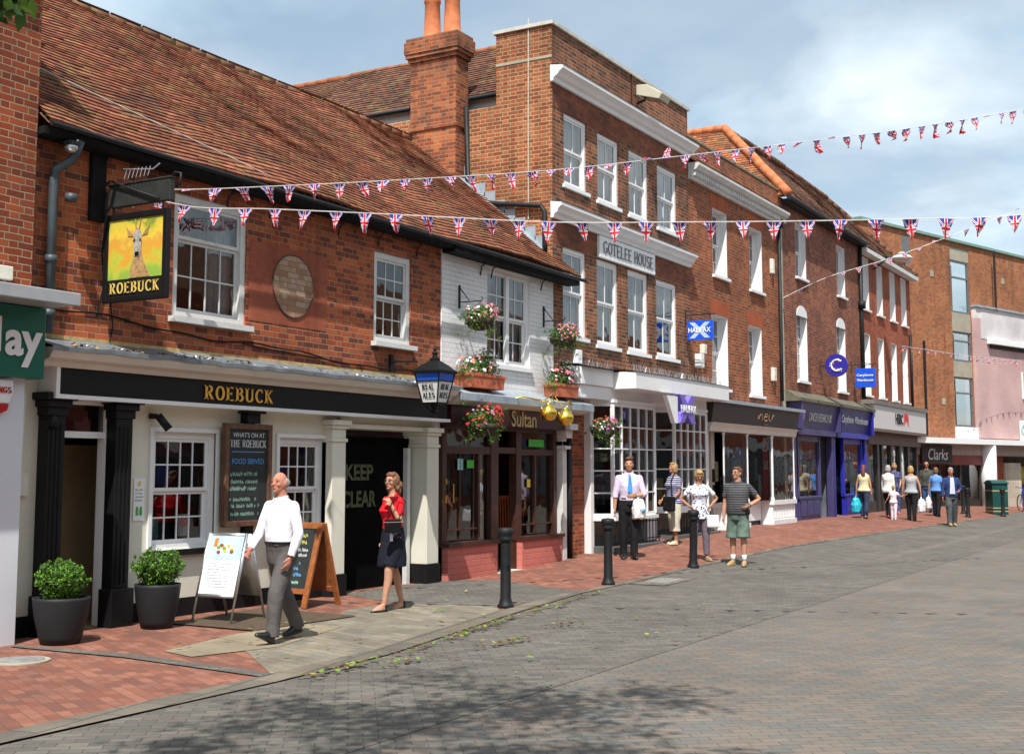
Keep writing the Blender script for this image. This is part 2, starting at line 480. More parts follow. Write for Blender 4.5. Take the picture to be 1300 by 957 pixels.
def serif_mesh(s, tk=.19, tn=.07, gap=.16, serif=True):
    """roman capitals drawn as ribbons with thick stems, thin arms and slab serifs"""
    mb = MB()
    def rib(pts, w=None, z=0):
        pts = [Vector((p[0], p[1])) for p in pts]
        L = []; Rr = []
        for k, p in enumerate(pts):
            d = (pts[min(k+1, len(pts)-1)] - pts[max(k-1, 0)]).normalized()
            ww = w if w else tn + (tk-tn)*abs(d.y)**1.3
            nn = Vector((-d.y, d.x))*ww/2
            L.append(p+nn); Rr.append(p-nn)
        for k in range(len(pts)-1):
            q = [L[k], L[k+1], Rr[k+1], Rr[k]]
            A = [mb.vert((ox+p.x, p.y, 0)) for p in q]; Bv = [mb.vert((ox+p.x, p.y, .05)) for p in q]
            mb.face(Bv[::-1]); mb.face(A)
            for j in range(4): mb.face((A[j], Bv[j], Bv[(j+1) % 4], A[(j+1) % 4]))
    def arc(cx, cy, rx, ry, a0, a1, n=14): return [(cx+rx*math.cos(R(a0+(a1-a0)*k/n)), cy+ry*math.sin(R(a0+(a1-a0)*k/n))) for k in range(n+1)]
    def stem(x, y0=0, y1=1, w=None):
        rib([(x, y0), (x, y1)], w or tk)
        if serif:
            for y, sg in ((y0, 1), (y1, -1)):
                if y in (0, 1): rib([(x-tk*.95, y+sg*tn*.45), (x+tk*.95, y+sg*tn*.45)], tn*.9)
    def arm(x0, x1, y): 
        rib([(x0, y), (x1, y)], tn)
        if serif and x1 > x0 + .2: rib([(x1, y-.09 if y > .3 else y), (x1, y if y > .7 else y+.09)], tn*.8)
    h = tn/2
    ox = 0
    for ch in s:
        w = .62
        if ch == ' ': ox += .45; continue
        if ch == 'R': stem(.12); rib([(.12, 1-h), (.32, 1-h)]); rib(arc(.32, .74, .25, .26-h, 90, -90)); rib([(.32, .48+h), (.12, .48+h)]); rib([(.34, .48), (.66, .02)], tk*.9); rib([(.56, h), (.76, h)], tn) if serif else 0; w = .74
        elif ch == 'O': rib(arc(.36, .5, .32, .5-h, 0, 360, 30)); w = .72
        elif ch == 'E': stem(.12); arm(.12, .58, 1-h); arm(.12, .46, .52); arm(.12, .62, h); w = .64
        elif ch == 'F': stem(.12); arm(.12, .58, 1-h); arm(.12, .46, .52); w = .6
        elif ch == 'B': stem(.12); rib([(.12, 1-h), (.32, 1-h)]); rib(arc(.32, .765, .22, .235-h, 90, -90)); rib([(.12, .53), (.34, .53)], tn); rib(arc(.34, .28, .27, .26-h/2, 90, -90)); rib([(.34, h), (.12, h)]); w = .66
        elif ch == 'U': stem(.12, .3, 1); rib(arc(.38, .3, .26, .3-h, 180, 360)); rib([(.64, .3), (.64, 1)], tn*1.5); (rib([(.54, 1-h), (.76, 1-h)], tn) if serif else 0); w = .76
        elif ch == 'C': rib(arc(.38, .5, .34, .5-h, 42, 318, 26)); (rib([(.62, .72), (.62, .95)], tn) if serif else 0); w = .68
        elif ch == 'G': rib(arc(.38, .5, .34, .5-h, 42, 330, 26)); stem(.62, .1, .45); rib([(.46, .45), (.72, .45)], tn); w = .76
        elif ch == 'K': stem(.12); rib([(.14, .42), (.6, .97)], tn*1.3); rib([(.27, .56), (.66, .02)], tk*.9); (rib([(.5, 1-h), (.7, 1-h)], tn), rib([(.56, h), (.76, h)], tn)) if serif else 0; w = .76
        elif ch == 'T': stem(.34); rib([(.02, 1-h), (.66, 1-h)], tn); (rib([(.03, .85), (.03, 1)], tn), rib([(.65, .85), (.65, 1)], tn)) if serif else 0; w = .68
        elif ch == 'L': stem(.12); arm(.12, .58, h); w = .6
        elif ch == 'H': stem(.12); stem(.6); rib([(.12, .52), (.6, .52)], tn); w = .74
        elif ch == 'S': rib(arc(.3, .74, .23, .26-h, 30, 270, 16)); rib(arc(.3, .25, .25, .27-h, 90, -150, 16)); w = .56
        elif ch == 'A': rib([(.03, 0), (.34, 1)], tn); rib([(.34, 1), (.66, 0)], tk); rib([(.14, .36), (.54, .36)], tn); w = .7
        elif ch == 'I': stem(.14); w = .3
        elif ch == 'N': rib([(.1, 0), (.1, 1)], tn*1.2); rib([(.1, 1), (.62, 0)], tk); rib([(.62, 0), (.62, 1)], tn*1.2); w = .72
        ox += w + gap
    return mb.data('lettering', [])
def serif(s, m, name, parent, org, ux, uz, w, h, depth=.01, T=None, **k):
    return fit_mesh(serif_mesh(s, **k), m, name, parent, org, ux, uz, w, h, depth, T)
X_, Y_, Z_ = (1,0,0), (0,1,0), (0,0,1)

# scribble: rows of short irregular strokes that read as small handwriting / print
def script_lines(name, m, parent, T, x0, x1, zs, h=.03, seed=1, t=.005, y=0., fill=.9, jag=True):
    r = random.Random(seed); mb = MB(T)
    for z in zs:
        x = x0 + r.uniform(0, .05)*(x1-x0)
        e = x0 + (x1-x0)*fill*r.uniform(.75, 1)
        while x < e:
            w = h*r.uniform(.35, .6)
            if r.random() < .15: x += w; continue
            a = [(x, z), (x+w*.1, z+h*r.uniform(.6, 1)), (x+w*.6, z+h*r.uniform(0, .9)), (x+w*.9, z+h*r.uniform(0, .4))] if jag else [(x, z+h*.1), (x, z+h), (x+w*.8, z+h*r.choice((.0, .5, 1)))]
            for (p, q) in zip(a, a[1:]):
                dx, dz = q[0]-p[0], q[1]-p[1]; l = math.hypot(dx, dz) or 1e-3
                nx, nz = -dz/l*t/2, dx/l*t/2
                mb.poly([(p[0]-nx, y, p[1]-nz), (p[0]+nx, y, p[1]+nz), (q[0]+nx, y, q[1]+nz), (q[0]-nx, y, q[1]-nz)])
            x += w*1.15
    return mb.build(name, m, parent)

# ------------------------------------------------------------------ ground
def sst(t): t = max(0, min(1, t)); return t*t*(3-2*t)
def gz(x, y): return .33*sst((x-17)/10)*sst((y+5)/5)
def clip_poly(poly, ax, lim, keep_gt):
    out = []
    for k in range(len(poly)):
        p, q = poly[k], poly[(k+1) % len(poly)]
        ip = (p[ax] >= lim) == keep_gt or abs(p[ax]-lim) < 1e-9; iq = (q[ax] >= lim) == keep_gt or abs(q[ax]-lim) < 1e-9
        if ip: out.append(p)
        if ip != iq and abs(q[ax]-p[ax]) > 1e-12:
            s_ = (lim-p[ax])/(q[ax]-p[ax]); out.append((p[0]+(q[0]-p[0])*s_, p[1]+(q[1]-p[1])*s_))
    return out
def sheet(name, m, poly, dz, st=.8, far=None):
    mb = MB()
    xs = [p[0] for p in poly]; ys = [p[1] for p in poly]
    gx = [min(xs)] + [i*st for i in range(int(min(xs)/st)-1, int(max(xs)/st)+2) if min(xs) < i*st < max(xs)] + [max(xs)]
    gy = [min(ys)] + [i*st for i in range(int(min(ys)/st)-1, int(max(ys)/st)+2) if min(ys) < i*st < max(ys)] + [max(ys)]
    if far: gx = [-400, -100, -30] + gx + [120, 300, 900]; gy = [-600, -150, -60] + gy + [60, 200, 800]; gx = sorted(set(gx)); gy = sorted(set(gy)); poly = [(-400,-600),(900,-600),(900,800),(-400,800)]
    for a, b in zip(gx, gx[1:]):
        pa = clip_poly(clip_poly(poly, 0, a, True), 0, b, False)
        if len(pa) < 3: continue
        for c, d in zip(gy, gy[1:]):
            q = clip_poly(clip_poly(pa, 1, c, True), 1, d, False)
            if len(q) < 3: continue
            ar = sum(q[k][0]*q[(k+1) % len(q)][1] - q[(k+1) % len(q)][0]*q[k][1] for k in range(len(q)))
            if abs(ar) < 1e-7: continue
            if ar < 0: q = q[::-1]
            mb.poly([(x, y, gz(x, y)+dz) for x, y in q])
    o = mb.build(name, m)
    o['kind'] = 'structure'
    return o
# ================================================================== GROUND
G_TAN = brick('tan_block_paving', [(.172,.150,.126),(.146,.136,.122),(.190,.154,.126),(.140,.138,.128),(.168,.142,.118)], (.085,.075,.062), L=.2, Hh=.1, mw=.004, flemish=False, plane='floor', rot=-.92, grime=.10, bumps=.5)
G_DARK = brick('dark_block_paving', [(.142,.132,.114),(.112,.106,.094),(.162,.148,.125),(.135,.118,.102)], (.065,.060,.052), L=.2, Hh=.1, mw=.004, flemish=False, plane='floor', rot=-.92, grime=.14, bumps=.5)
G_RED = brick('red_block_paving', [(.265,.108,.072),(.22,.085,.057),(.31,.135,.092),(.18,.08,.06),(.25,.11,.08)], (.13,.07,.05), L=.2, Hh=.1, mw=.004, flemish=False, plane='floor', rot=1.1, grime=.18, bumps=.35)
G_SLAB = brick('worn_stone_setts', [(.25,.215,.16),(.21,.185,.14),(.28,.245,.185),(.18,.165,.135),(.235,.22,.18)], (.17,.14,.10), L=.26, Hh=.13, mw=.006, flemish=False, plane='floor', rot=1.25, grime=.35, bumps=.6, warp=.02)
G_SLAB2 = brick('yellow_paving_slab', [(.29,.245,.17),(.26,.22,.155),(.31,.26,.18)], (.16,.13,.08), L=.9, Hh=.6, mw=.006, flemish=False, plane='floor', rot=1.2, grime=.3, bumps=.3)
G_KERB = brick('kerb_block', [(.17,.15,.12),(.14,.125,.105),(.20,.17,.13)], (.07,.06,.05), L=.45, Hh=.24, mw=.008, flemish=False, plane='floor', rot=.2, grime=.4, bumps=.6)
sheet('street', G_TAN, [(-12, -24), (64, -24), (64, 6), (-12, 6)], 0, 1.0, far=True)
sheet('road_band', G_DARK, [(3, -6.15), (64, -5.7), (64, -3.1), (44, -3.17), (35, -2.87), (25.5, -2.69), (20, -2.6), (16.1, -2.77), (13, -3.3), (9.7, -3.95), (3, -4.3)], .004)
sheet('pavement', G_RED, [(-2, -4.2), (8.0, -4.05), (9.7, -3.95), (13, -3.3), (16.1, -2.77), (20, -2.6), (25.5, -2.69), (35, -2.87), (44, -3.17), (64, -3.1), (64, 3), (-2, 3)], .008)
sheet('worn_paving', G_SLAB, [(10.15,-1.73),(11.08,-1.74),(11.73,-1.67),(12.6,-1.3),(13.55,-1.33),(13.86,-2.63),(13.31,-3.08),(10.02,-3.72),(8.29,-3.81),(9.3,-2.6)], .012)
sheet('yellow_paving', G_SLAB2, [(8.84,-2.01),(10.15,-1.73),(11.08,-1.74),(11.2,-2.3),(9.6,-2.75),(8.7,-2.5)], .016)
sheet('dark_paving', G_DARK, [(14.15,-.02),(16.56,-.02),(17.2,-.75),(16.1,-2.72),(13.86,-2.8),(13.55,-1.33)], .012)
sheet('dark_strip', G_DARK, [(8.30,-.5),(8.42,-.5),(8.52,-2.0),(8.32,-3.8),(8.15,-3.8),(8.35,-2.0)], .02)
sheet('kerb', G_KERB, [(-2,-4.25),(8.0,-4.08),(9.73,-3.97),(13.0,-3.32),(16.1,-2.80),(16.2,-2.55),(13.1,-3.03),(9.9,-3.66),(8.0,-3.8),(-2,-4.0)], .0165)
# tactile shallow gutter stones along the red edge
sheet('gutter', G_KERB, [(16.1,-2.80),(20,-2.63),(25.5,-2.72),(35,-2.90),(44,-3.20),(44,-3.08),(35,-2.78),(25.5,-2.60),(20,-2.5),(16.2,-2.62)], .012)

# ================================================================== windows
def sash(parent, x0, x1, z0, z1, y=0., rec=.1, cols=3, tcols=None, lining=False, rows=(2, 2), T=None, cas=.07, bar=.018, wm=None, curtain=None, sill=True, sill_m=None, sill_out=.09, casing=0, room=.55, meet=True, proud=0, open_=0, label=None, arch=False, flat_in=False):
    """sliding-sash window set 'rec' behind the wall face. children: glass, curtain, sill"""
    wm = wm or M_WHITE
    Y = y + rec
    f = MB(T)
    f.box(x0, x0+cas, Y-.012, Y+.1, z0, z1); f.box(x1-cas, x1, Y-.012, Y+.1, z0, z1)
    f.box(x0+cas, x1-cas, Y-.01, Y+.1, z1-cas, z1); f.box(x0+cas, x1-cas, Y-.015, Y+.1, z0, z0+cas*.8)
    a, b, c, d = x0+cas, x1-cas, z0+cas*.8, z1-cas
    zm = c + (d-c)*(rows[1]/(rows[0]+rows[1]) if rows[0] and rows[1] else .5)
    st = .04
    for (lo, hi, n, yy) in ((zm, d, rows[0], Y+.012), (c, zm, rows[1], Y+.045)):
        if n <= 0: continue
        if not meet and lo == zm: lo = zm
        f.box(a, a+st, yy, yy+.03, lo, hi); f.box(b-st, b, yy, yy+.03, lo, hi)
        f.box(a+st, b-st, yy, yy+.03, hi-st, hi); f.box(a+st, b-st, yy, yy+.03, lo, lo+st*(1.3 if lo == c else 1))
        nc = (tcols or cols) if lo == zm else cols
        for k in range(1, nc):
            xx = a+st + (b-a-2*st)*k/nc; f.box(xx-bar/2, xx+bar/2, yy+.004, yy+.024, lo+st, hi-st)
        for k in range(1, n):
            zz = lo+st + (hi-lo-2*st)*k/n; f.box(a+st, b-st, yy+.006, yy+.022, zz-bar/2, zz+bar/2)
    if casing:
        f.box(x0-casing, x0, y-.03, y+.02, z0, z1+casing); f.box(x1, x1+casing, y-.03, y+.02, z0, z1+casing); f.box(x0, x1, y-.03, y+.02, z1, z1+casing)
    w = f.build('window', wm, parent, label=label)
    g = MB(T)
    if rows[0] > 0: g.poly([(a, Y+.026, zm), (b, Y+.026, zm), (b, Y+.026, d), (a, Y+.026, d)])
    if rows[1] > 0: g.poly([(a, Y+.06, c), (b, Y+.06, c), (b, Y+.06, zm), (a, Y+.06, zm)])
    g.build('glass', M_GLASS, w)
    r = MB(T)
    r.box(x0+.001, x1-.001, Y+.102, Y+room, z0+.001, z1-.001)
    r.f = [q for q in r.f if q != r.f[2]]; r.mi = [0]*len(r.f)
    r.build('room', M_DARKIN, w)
    if curtain:
        cu = MB(T); rr = random.Random(int(x0*100+z0*37))
        def drape(xa, xb, za, zb):
            n = 26; pts = []
            for k in range(n+1):
                pts.append((xa+(xb-xa)*k/n, Y+.16+.012*math.sin(k*1.9+rr.random()*1.2)))
            for p, q in zip(pts, pts[1:]):
                cu.poly([(p[0], p[1], za), (q[0], q[1], za), (q[0], q[1], zb), (p[0], p[1], zb)])
        if curtain == 'full': drape(a, b, c, d)
        elif curtain == 'sides': drape(a, a+(b-a)*.3, c, d); drape(b-(b-a)*.3, b, c, d)
        elif curtain == 'blind': cu.box(a, b, Y+.15, Y+.16, c+(d-c)*.3, d)
        elif curtain == 'right': drape(a+(b-a)*.62, b, c, d)
        cu.build('curtain', M_CURT, w)
    if lining:
        q_ = MB(T); reveal_lining(q_, (x0, x1, z0, z1), y, rec); q_.build('reveal', M_WHITE, w)
    if sill:
        s = MB(T).box(x0-.06, x1+.06, y-sill_out, Y-.014, z0-.07, z0-.002)
        s.build('sill', sill_m or wm, w)
    return w

def reveal_lining(mb, h, y, rec, t=.012):
    a, b, c, d = h
    mb.box(a+.001, a+t, y+.001, y+rec-.014, c+.001, d-.001); mb.box(b-t, b-.001, y+.001, y+rec-.014, c+.001, d-.001); mb.box(a+t, b-t, y+.001, y+rec-.014, d-t, d-.001)

# ================================================================== LEFT SHOP (cropped by the left edge)
def root_thing(name, label, cat, group=None):
    return thing(name, label, cat, (0, 0, 0), 0, group)
A = root_thing('brick_shop', 'dark red brick shop at the far left edge with a green fascia', 'shop')
w = MB(); w.box(1.5, 8.68, -.15, 9, 3.35, 7.2); w.build('wall', BR_LEFT, A)
w = MB(); w.box(1.5, 8.46, -.38, 8, -.2, 2.62); w.build('shopfront', mat('pale_grey_paint', (.62,.64,.70), .5, .03, 2), A)
w = MB(); w.box(1.5, 8.58, -.52, -.152, 2.62, 3.33); fa = bevel(w.build('fascia', mat('green_fascia_panel', (.005,.115,.075), .35, .05, 2), A), .01)
w = MB(); w.box(1.5, 8.62, -.95, -.151, 3.34, 3.45); w.box(1.5, 8.62, -.97, -.951, 3.33, 3.46); bevel(w.build('canopy_trough', mat('grey_metal_trim', (.42,.44,.46), .4, .08, 5, metal=.3), A), .01)
text('l', M_WHITE, 'lettering', A, (7.98, -.528, 2.86), X_, Z_, .06, .34, .03, .01)
text('ay', M_WHITE, 'lettering', A, (8.09, -.528, 2.72), X_, Z_, .44, .36, .03, .01)
roof('roof', T_DARK, A, (1.2, -.35, 7.1), (8.75, -.35, 7.1), (8.75, 4, 10.6), (1.2, 4, 10.6), seed=9)
w = MB(); w.prism([(-.15, 7.2), (9, 7.2), (4, 10.5)], .05, 'x', 8.62); w.build('gable', BR_LEFT, A)
# alarm bell box KINGS
al = root_thing('alarm_box', 'white and red shield shaped alarm box reading KINGS on the pale shopfront', 'alarm box')
m = MB(); kx = 8.13
m.prism([(kx-.17, 2.60), (kx+.15, 2.60), (kx+.15, 2.46), (kx+.11, 2.36), (kx-.13, 2.36), (kx-.17, 2.46)], .06, 'y', -.445); bevel(m.build('housing', M_WHITE, al), .015)
m = MB(); m.prism([(kx-.13, 2.359), (kx+.11, 2.359), (kx+.09, 2.29), (kx-.01, 2.25), (kx-.11, 2.29)], .058, 'y', -.445); bevel(m.build('lens', mat('red_plastic', (.45,.012,.02), .3, .05), al), .01)
serif('KINGS', mat('red_print', (.45,.02,.02), .5), 'lettering', al, (kx-.12, -.451, 2.46), X_, Z_, .24, .065)
# white junction box on brick of the left shop
jb = root_thing('junction_box', 'cream junction box with hanging wires on the dark brick wall at far left', 'junction box')
m = MB(); m.box(8.18, 8.40, -.22, -.152, 3.62, 3.76); bevel(m.build('case', mat('cream_plastic', (.68,.66,.56), .5), jb), .01)
m = MB()
for x in (8.2, 8.26, 8.33): m.tube([(x, -.18, 3.62), (x-.01, -.2, 3.55), (x+.04, -.2, 3.47)], .006, 6)
m.build('wire', mat('grey_wire', (.35,.35,.33), .6), jb)

# ================================================================== PUB
P = root_thing('pub', 'old red brick pub with black and gold ROEBUCK fascia over a cream ground floor', 'pub')
W1 = (10.81, 12.08, 3.53, 5.02); W2 = (14.82, 15.76, 3.59, 4.93)
w = MB(); wall_holes(w, 8.69, 16.6, 2.9, 5.55, 0, [W1, W2], .12)
w.build('upper_wall', BR_PUB, P)
for (h, c, rr, lab, cu) in ((W1, 4, (0, 2), None, 'right'), (W2, 3, (2, 3), None, None)):
    pass
# large left window: one big upper light, 8 small panes below
wi = sash(P, *W1, 0, .035, 4, 1, False, (1, 2), cas=.09, wm=M_WHITE2, curtain='right', sill_out=.10, label='large weathered sash window behind the hanging sign')
wi2 = sash(P, *W2, 0, .035, 3, None, False, (2, 2), cas=.09, wm=M_WHITE2, curtain=None, sill_out=.10, label='smaller weathered sash window over the black passage')
# plaster patch with pale oval infill
w = MB(); w.box(12.14, 13.72, -.004, .01, 3.62, 4.66); w.build('plaster_patch', BR_PLAS, P)
w = MB(); pts = [(13.0+.42*math.cos(a)*(1 if math.sin(a) > -.3 else .96), 4.16+.42*math.sin(a)) for a in [2*math.pi*k/28 for k in range(28)]]
w.prism(pts, .01, 'y', -.009); w.build('oval_infill', BR_OVAL, P)
w = MB(); w.tube([(p[0], -.012, p[1]) for p in pts], .008, 5, closed=True); w.build('oval_rim', mat('dark_mortar', (.08,.06,.05), .9), P)
# timber post on the wall that carries the sign
w = MB(); w.box(9.50, 9.70, -.07, -.001, 4.45, 5.38); bevel(w.build('sign_post', M_BLACKM, P), .01)
# black brackets under eave
for x in (11.7, 12.5, 13.95, 14.9, 15.9):
    w = MB(); w.tube([(x, -.01, 5.0), (x, -.03, 5.12), (x, -.16, 5.22), (x, -.28, 5.27)], .011, 6); w.build('gutter_bracket', M_IRON, P)
# roof (shared sagging tile roof over pub; continues over the white cottage)
EZ, EY, RZ, RY = 5.36, -.32, 8.22, 3.0
roof('roof', T_PUB, P, (8.70, EY, EZ), (16.6, EY, EZ), (16.6, RY, RZ), (8.70, RY, RZ), tw=.165, gauge=.095, sag=.05, seed=2)
roof('rear_roof', T_PUB, P, (16.6, 6.4, EZ), (8.70, 6.4, EZ), (8.70, RY, RZ), (16.6, RY, RZ), sag=.02, seed=5, gauge=.4, tw=.6)
ridge('ridge_tiles', tile_mat('ridge_clay', [(.22,.12,.07),(.18,.10,.06)], .8), P, (8.7, RY, RZ-.02), (16.6, RY, RZ-.0), .08)
w = MB(); w.tube([(8.68, EY-.05, EZ-.06), (16.6, EY-.05, EZ-.09)], .03, 8); w.build('gutter', M_IRON, P)
w = MB(); w.box(8.7, 16.6, -.24, -.001, 5.22, 5.30); w.build('soffit', M_BLACKM, P)
# ground floor wall
D1 = (9.25, 9.92, 0.02, 2.50); L1 = (10.56, 11.60, .79, 2.16); L2 = (12.76, 13.72, .79, 2.14); PS = None
w = MB(); wall_holes(w, 8.40, 14.05, .2, 2.92, 0.0, [(D1[0], D1[1], .2, D1[3]), L1, L2], .14)
w.build('lower_wall', M_CREAM, P)
w = MB()
for a, b in ((8.37, 9.1), (10.1, 13.7)): w.box(a, b, -.012, .14, -.2, .22)
w.build('plinth', M_BLACKM, P)
# deep recessed lobby behind door
w = MB()
w.poly([(D1[0], .141, 0), (D1[0], .141, 2.5), (D1[0]+.0, 1.6, 2.5), (D1[0], 1.6, 0)])
w.poly([(D1[0], 1.6, 0), (D1[0], 1.6, 2.5), (D1[1]+1.2, 1.6, 2.5), (D1[1]+1.2, 1.6, 0)])
w.poly([(D1[1], .142, 0), (D1[1]+1.2, 1.6, 0), (D1[1]+1.2, 1.6, 2.5), (D1[1], .142, 2.5)])
w.poly([(D1[0], .14, 2.5), (D1[1], .14, 2.5), (D1[1]+1.2, 1.6, 2.5), (D1[0], 1.6, 2.5)])
w.poly([(D1[0], 0, .01), (D1[1], 0, .01), (D1[1]+1.2, 1.6, .01), (D1[0], 1.6, .01)])
w.build('lobby', mat('tan_lobby_paint', (.30,.22,.11), .7, .1), P)
w = MB(); w.box(D1[0], D1[1], .02, .09, 2.06, 2.13); w.box(D1[0]+.001, D1[0]+.05, .02, .1, .02, 2.49); w.box(D1[1]-.05, D1[1]-.001, .0, .13, .02, 2.49); w.box(D1[0]+.05, D1[1]-.05, .02, .1, 2.42, 2.49)
dfm = w.build('door_frame', M_WHITE, P)
w = MB(); w.poly([(D1[0]+.05, .05, 2.13), (D1[1]-.05, .05, 2.13), (D1[1]-.05, .05, 2.42), (D1[0]+.05, .05, 2.42)]); w.build('fanlight', M_GLASS, dfm)
# open door leaf standing inside, with notices
w = MB(); w.box(9.55, 10.5, .80, .85, .02, 2.0); dl = w.build('door', mat('khaki_door', (.36,.29,.17), .5, .1), P)
w = MB(); w.box(9.70, 9.90, .790, .798, 1.30, 1.62); w.build('notice', M_PAPER, dl)
w = MB(); w.box(9.69, 9.91, .790, .798, .95, 1.28); w.build('notice', mat('blue_poster', (.02,.04,.30), .5, .4, 9), dl)
for L in (L1, L2):
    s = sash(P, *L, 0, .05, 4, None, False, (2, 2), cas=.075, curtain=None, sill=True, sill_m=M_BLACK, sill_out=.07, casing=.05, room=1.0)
    w = MB(); w.box(L[0]+.1, L[1]-.1, .32, .34, L[3]-.28, L[3]-.1); w.build('blind', mat('maroon_blind', (.16,.01,.03), .8), s)
    w = MB(); w.box(L[0]+.38, L[0]+.60, .30, .31, L[3]-.62, L[3]-.40); w.build('poster', mat('blue_card', (.01,.03,.32), .5, .3, 15), s)
    w = MB(); w.box(L[0]+.56, L[0]+.74, .115, .117, L[2]+.14, L[2]+.40) if L is L1 else w.box(L[0]+.34, L[0]+.58, .30, .31, L[2]+.45, L[2]+.60)
    w.build('notice', M_PAPER if L is L1 else mat('green_card', (.05,.5,.05), .5), s)
    if L is L1:
        w = MB(); w.tube([(L[0]+.65+.05*math.cos(a), .112, L[2]+.30+.05*math.sin(a)) for a in [k*.52 for k in range(12)]], .006, 4, closed=True); w.tube([(L[0]+.615, .112, L[2]+.335), (L[0]+.685, .112, L[2]+.265)], .005, 4)
        w.build('symbol', mat('red_print2', (.5,.02,.02), .5), s)
        w = MB(); w.box(L[0]+.10, L[0]+.24, .115, .117, L[2]+.12, L[2]+.38); w.build('notice', mat('green_blue_card', (.12,.30,.28), .5, .5, 20), s)
# fluted black pilasters flanking the door
def pilaster(x0, x1, root, top=2.5, y=-.20, m=None, foot=.42):
    m = m or M_BLACK
    w = MB(); c = (x0+x1)/2
    w.box(x0+.03, x1-.03, y, -.002, foot, top-.28)
    for k, (e, a, b) in enumerate(((.0, top-.28, top-.24), (.02, top-.24, top-.15), (.05, top-.15, top-.08), (.09, top-.08, top))): w.box(x0+.03-e, x1-.03+e, y-e, -.002, a, b)
    w.box(x0-.01, x1+.01, y-.05, -.002, 0, foot)
    for k in range(1, 4):
        xx = x0+.03 + (x1-x0-.06)*k/4; w.tube([(xx, y-.002, foot+.05), (xx, y-.002, top-.32)], .014, 6)
    return bevel(w.build('pilaster', m, root), .008)
pilaster(8.92, 9.20, P, 2.52, -.16); pilaster(9.84, 10.14, P, 2.52, -.16)
w = MB(); w.box(12.07, 12.23, -.078, -.001, .22, 2.2)
for e, a, b in ((.0, 2.2, 2.3), (.05, 2.3, 2.42), (.1, 2.42, 2.50)): w.box(12.08-e, 12.22+e, -.078-e, -.001, a, b)
bevel(w.build('pilaster', M_BLACK, P), .006)
# cream piers at the passage
for a, b, tp in ((13.70, 14.04, 2.40), (16.02, 16.38, 2.36)):
    w = MB(); w.box(a+.02, b-.02, -.14, .30, .30, tp-.3)
    for e, c, d in ((.02, tp-.3, tp-.25), (.0, tp-.25, tp-.12), (.03, tp-.12, tp-.07), (.06, tp-.07, tp)): w.box(a+.02-e, b-.02+e, -.14-e, .3, c, d)
    bevel(w.build('pier', M_CREAM, P), .008)
    w = MB(); w.box(a+.0, b-.0, -.165, .30, -.02, .30); w.build('pier_base', M_BLACKM, P)
# passage gate
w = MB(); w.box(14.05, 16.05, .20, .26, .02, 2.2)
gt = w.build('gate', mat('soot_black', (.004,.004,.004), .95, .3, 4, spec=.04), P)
w = MB(); w.box(15.86, 15.94, .10, .18, 0, 2.05); w.build('downpipe', M_WHITE2, P)
w = MB(); w.box(14.0, 16.05, -.1, .34, 2.30, 2.36); w.box(14.0, 16.6, .0, .3, 2.36, 2.9); w.build('passage_lintel', M_CREAM, P)
YP = mat('faded_yellow_paint', (.075,.08,.035), .9, .6, 25)
text('KEEP', YP, 'lettering', P, (14.44, .188, 1.57), X_, Z_, .66, .23, .03, .003); text('CLEAR', YP, 'lettering', P, (14.38, .188, 1.18), X_, Z_, .80, .24, .03, .003)
# fascia, cornice, lead ledge
w = MB(); w.box(8.98, 16.40, -.26, -.001, 2.50, 2.78); fs = w.build('fascia', M_BLACK, P)
w = MB(); w.box(8.93, 16.46, -.285, -.001, 2.455, 2.50); w.box(8.93, 8.979, -.285, -.001, 2.50, 2.80); w.build('fascia_trim', M_WHITE, P)
w = MB(); w.prism([(-.001, 2.78), (-.30, 2.78), (-.34, 2.83), (-.42, 2.86), (-.47, 2.93), (-.47, 2.965), (-.001, 2.985)], 7.72, 'x', 8.72); w.build('cornice', M_CORN, P)
w = MB()
rr = random.Random(4)
n = 40
for k in range(n):
    a, b = 8.70+7.8*k/n, 8.70+7.8*(k+1)/n
    z1_, z2_ = 3.11+rr.uniform(-.012, .012), 2.985+rr.uniform(-.01, .012)
    if k == 0: pz = (z1_, z2_)
    w.poly([(a, -.49, pz[1]), (b, -.49, z2_), (b, -.002, z1_), (a, -.002, pz[0])]); w.poly([(a, -.49, pz[1]-.045), (b, -.49, z2_-.045), (b, -.49, z2_), (a, -.49, pz[1])])
    pz = (z1_, z2_)
w.build('lead_ledge', M_LEAD, P)
w = MB(); w.box(8.7, 16.5, -.012, -.001, 3.105, 3.15); w.build('mortar_fillet', mat('yellow_mortar', (.45,.33,.14), .9, .3, 9), P)
serif('ROEBUCK', M_GOLD, 'lettering', P, (11.10, -.272, 2.545), X_, Z_, 1.22, .175, .006, tk=.20, tn=.085, gap=.24)
# black cable slung along the wall
w = MB(); pts = []
for k in range(40):
    t_ = k/39; x = 9.0+7.3*t_; pts.append((x, -.02, 3.42-.26*t_+.03*math.sin(x*2.1)+.015*math.sin(x*5.3)))
w.tube(pts, .011, 6); w.tube([(9.72, -.05, 4.5), (9.7, -.03, 4.1), (9.75, -.02, 3.75), (9.66, -.02, 3.4)], .01, 6); w.tube([(9.86, -.02, 4.3), (9.82, -.02, 3.8), (9.9, -.02, 3.3), (9.86, -.02, 3.14)], .008, 6)
w.tube([(12.02, -.02, 3.3), (14.5, -.02, 3.2), (14.52, -.03, 3.12)], .008, 6)
w.build('cable', M_BLACKM, P)
w = MB(); pts = [(8.9+.25*k, EY+.05+ (RY-EY)*.0, 0) for k in range(3)]
w.tube([(9.0, .55, 6.22), (10.5, .2, 5.88), (11.6, -.1, 5.62), (12.2, -.28, 5.46)], .008, 5); w.build('roof_cable', mat('pale_cable', (.45,.42,.36), .6), P)

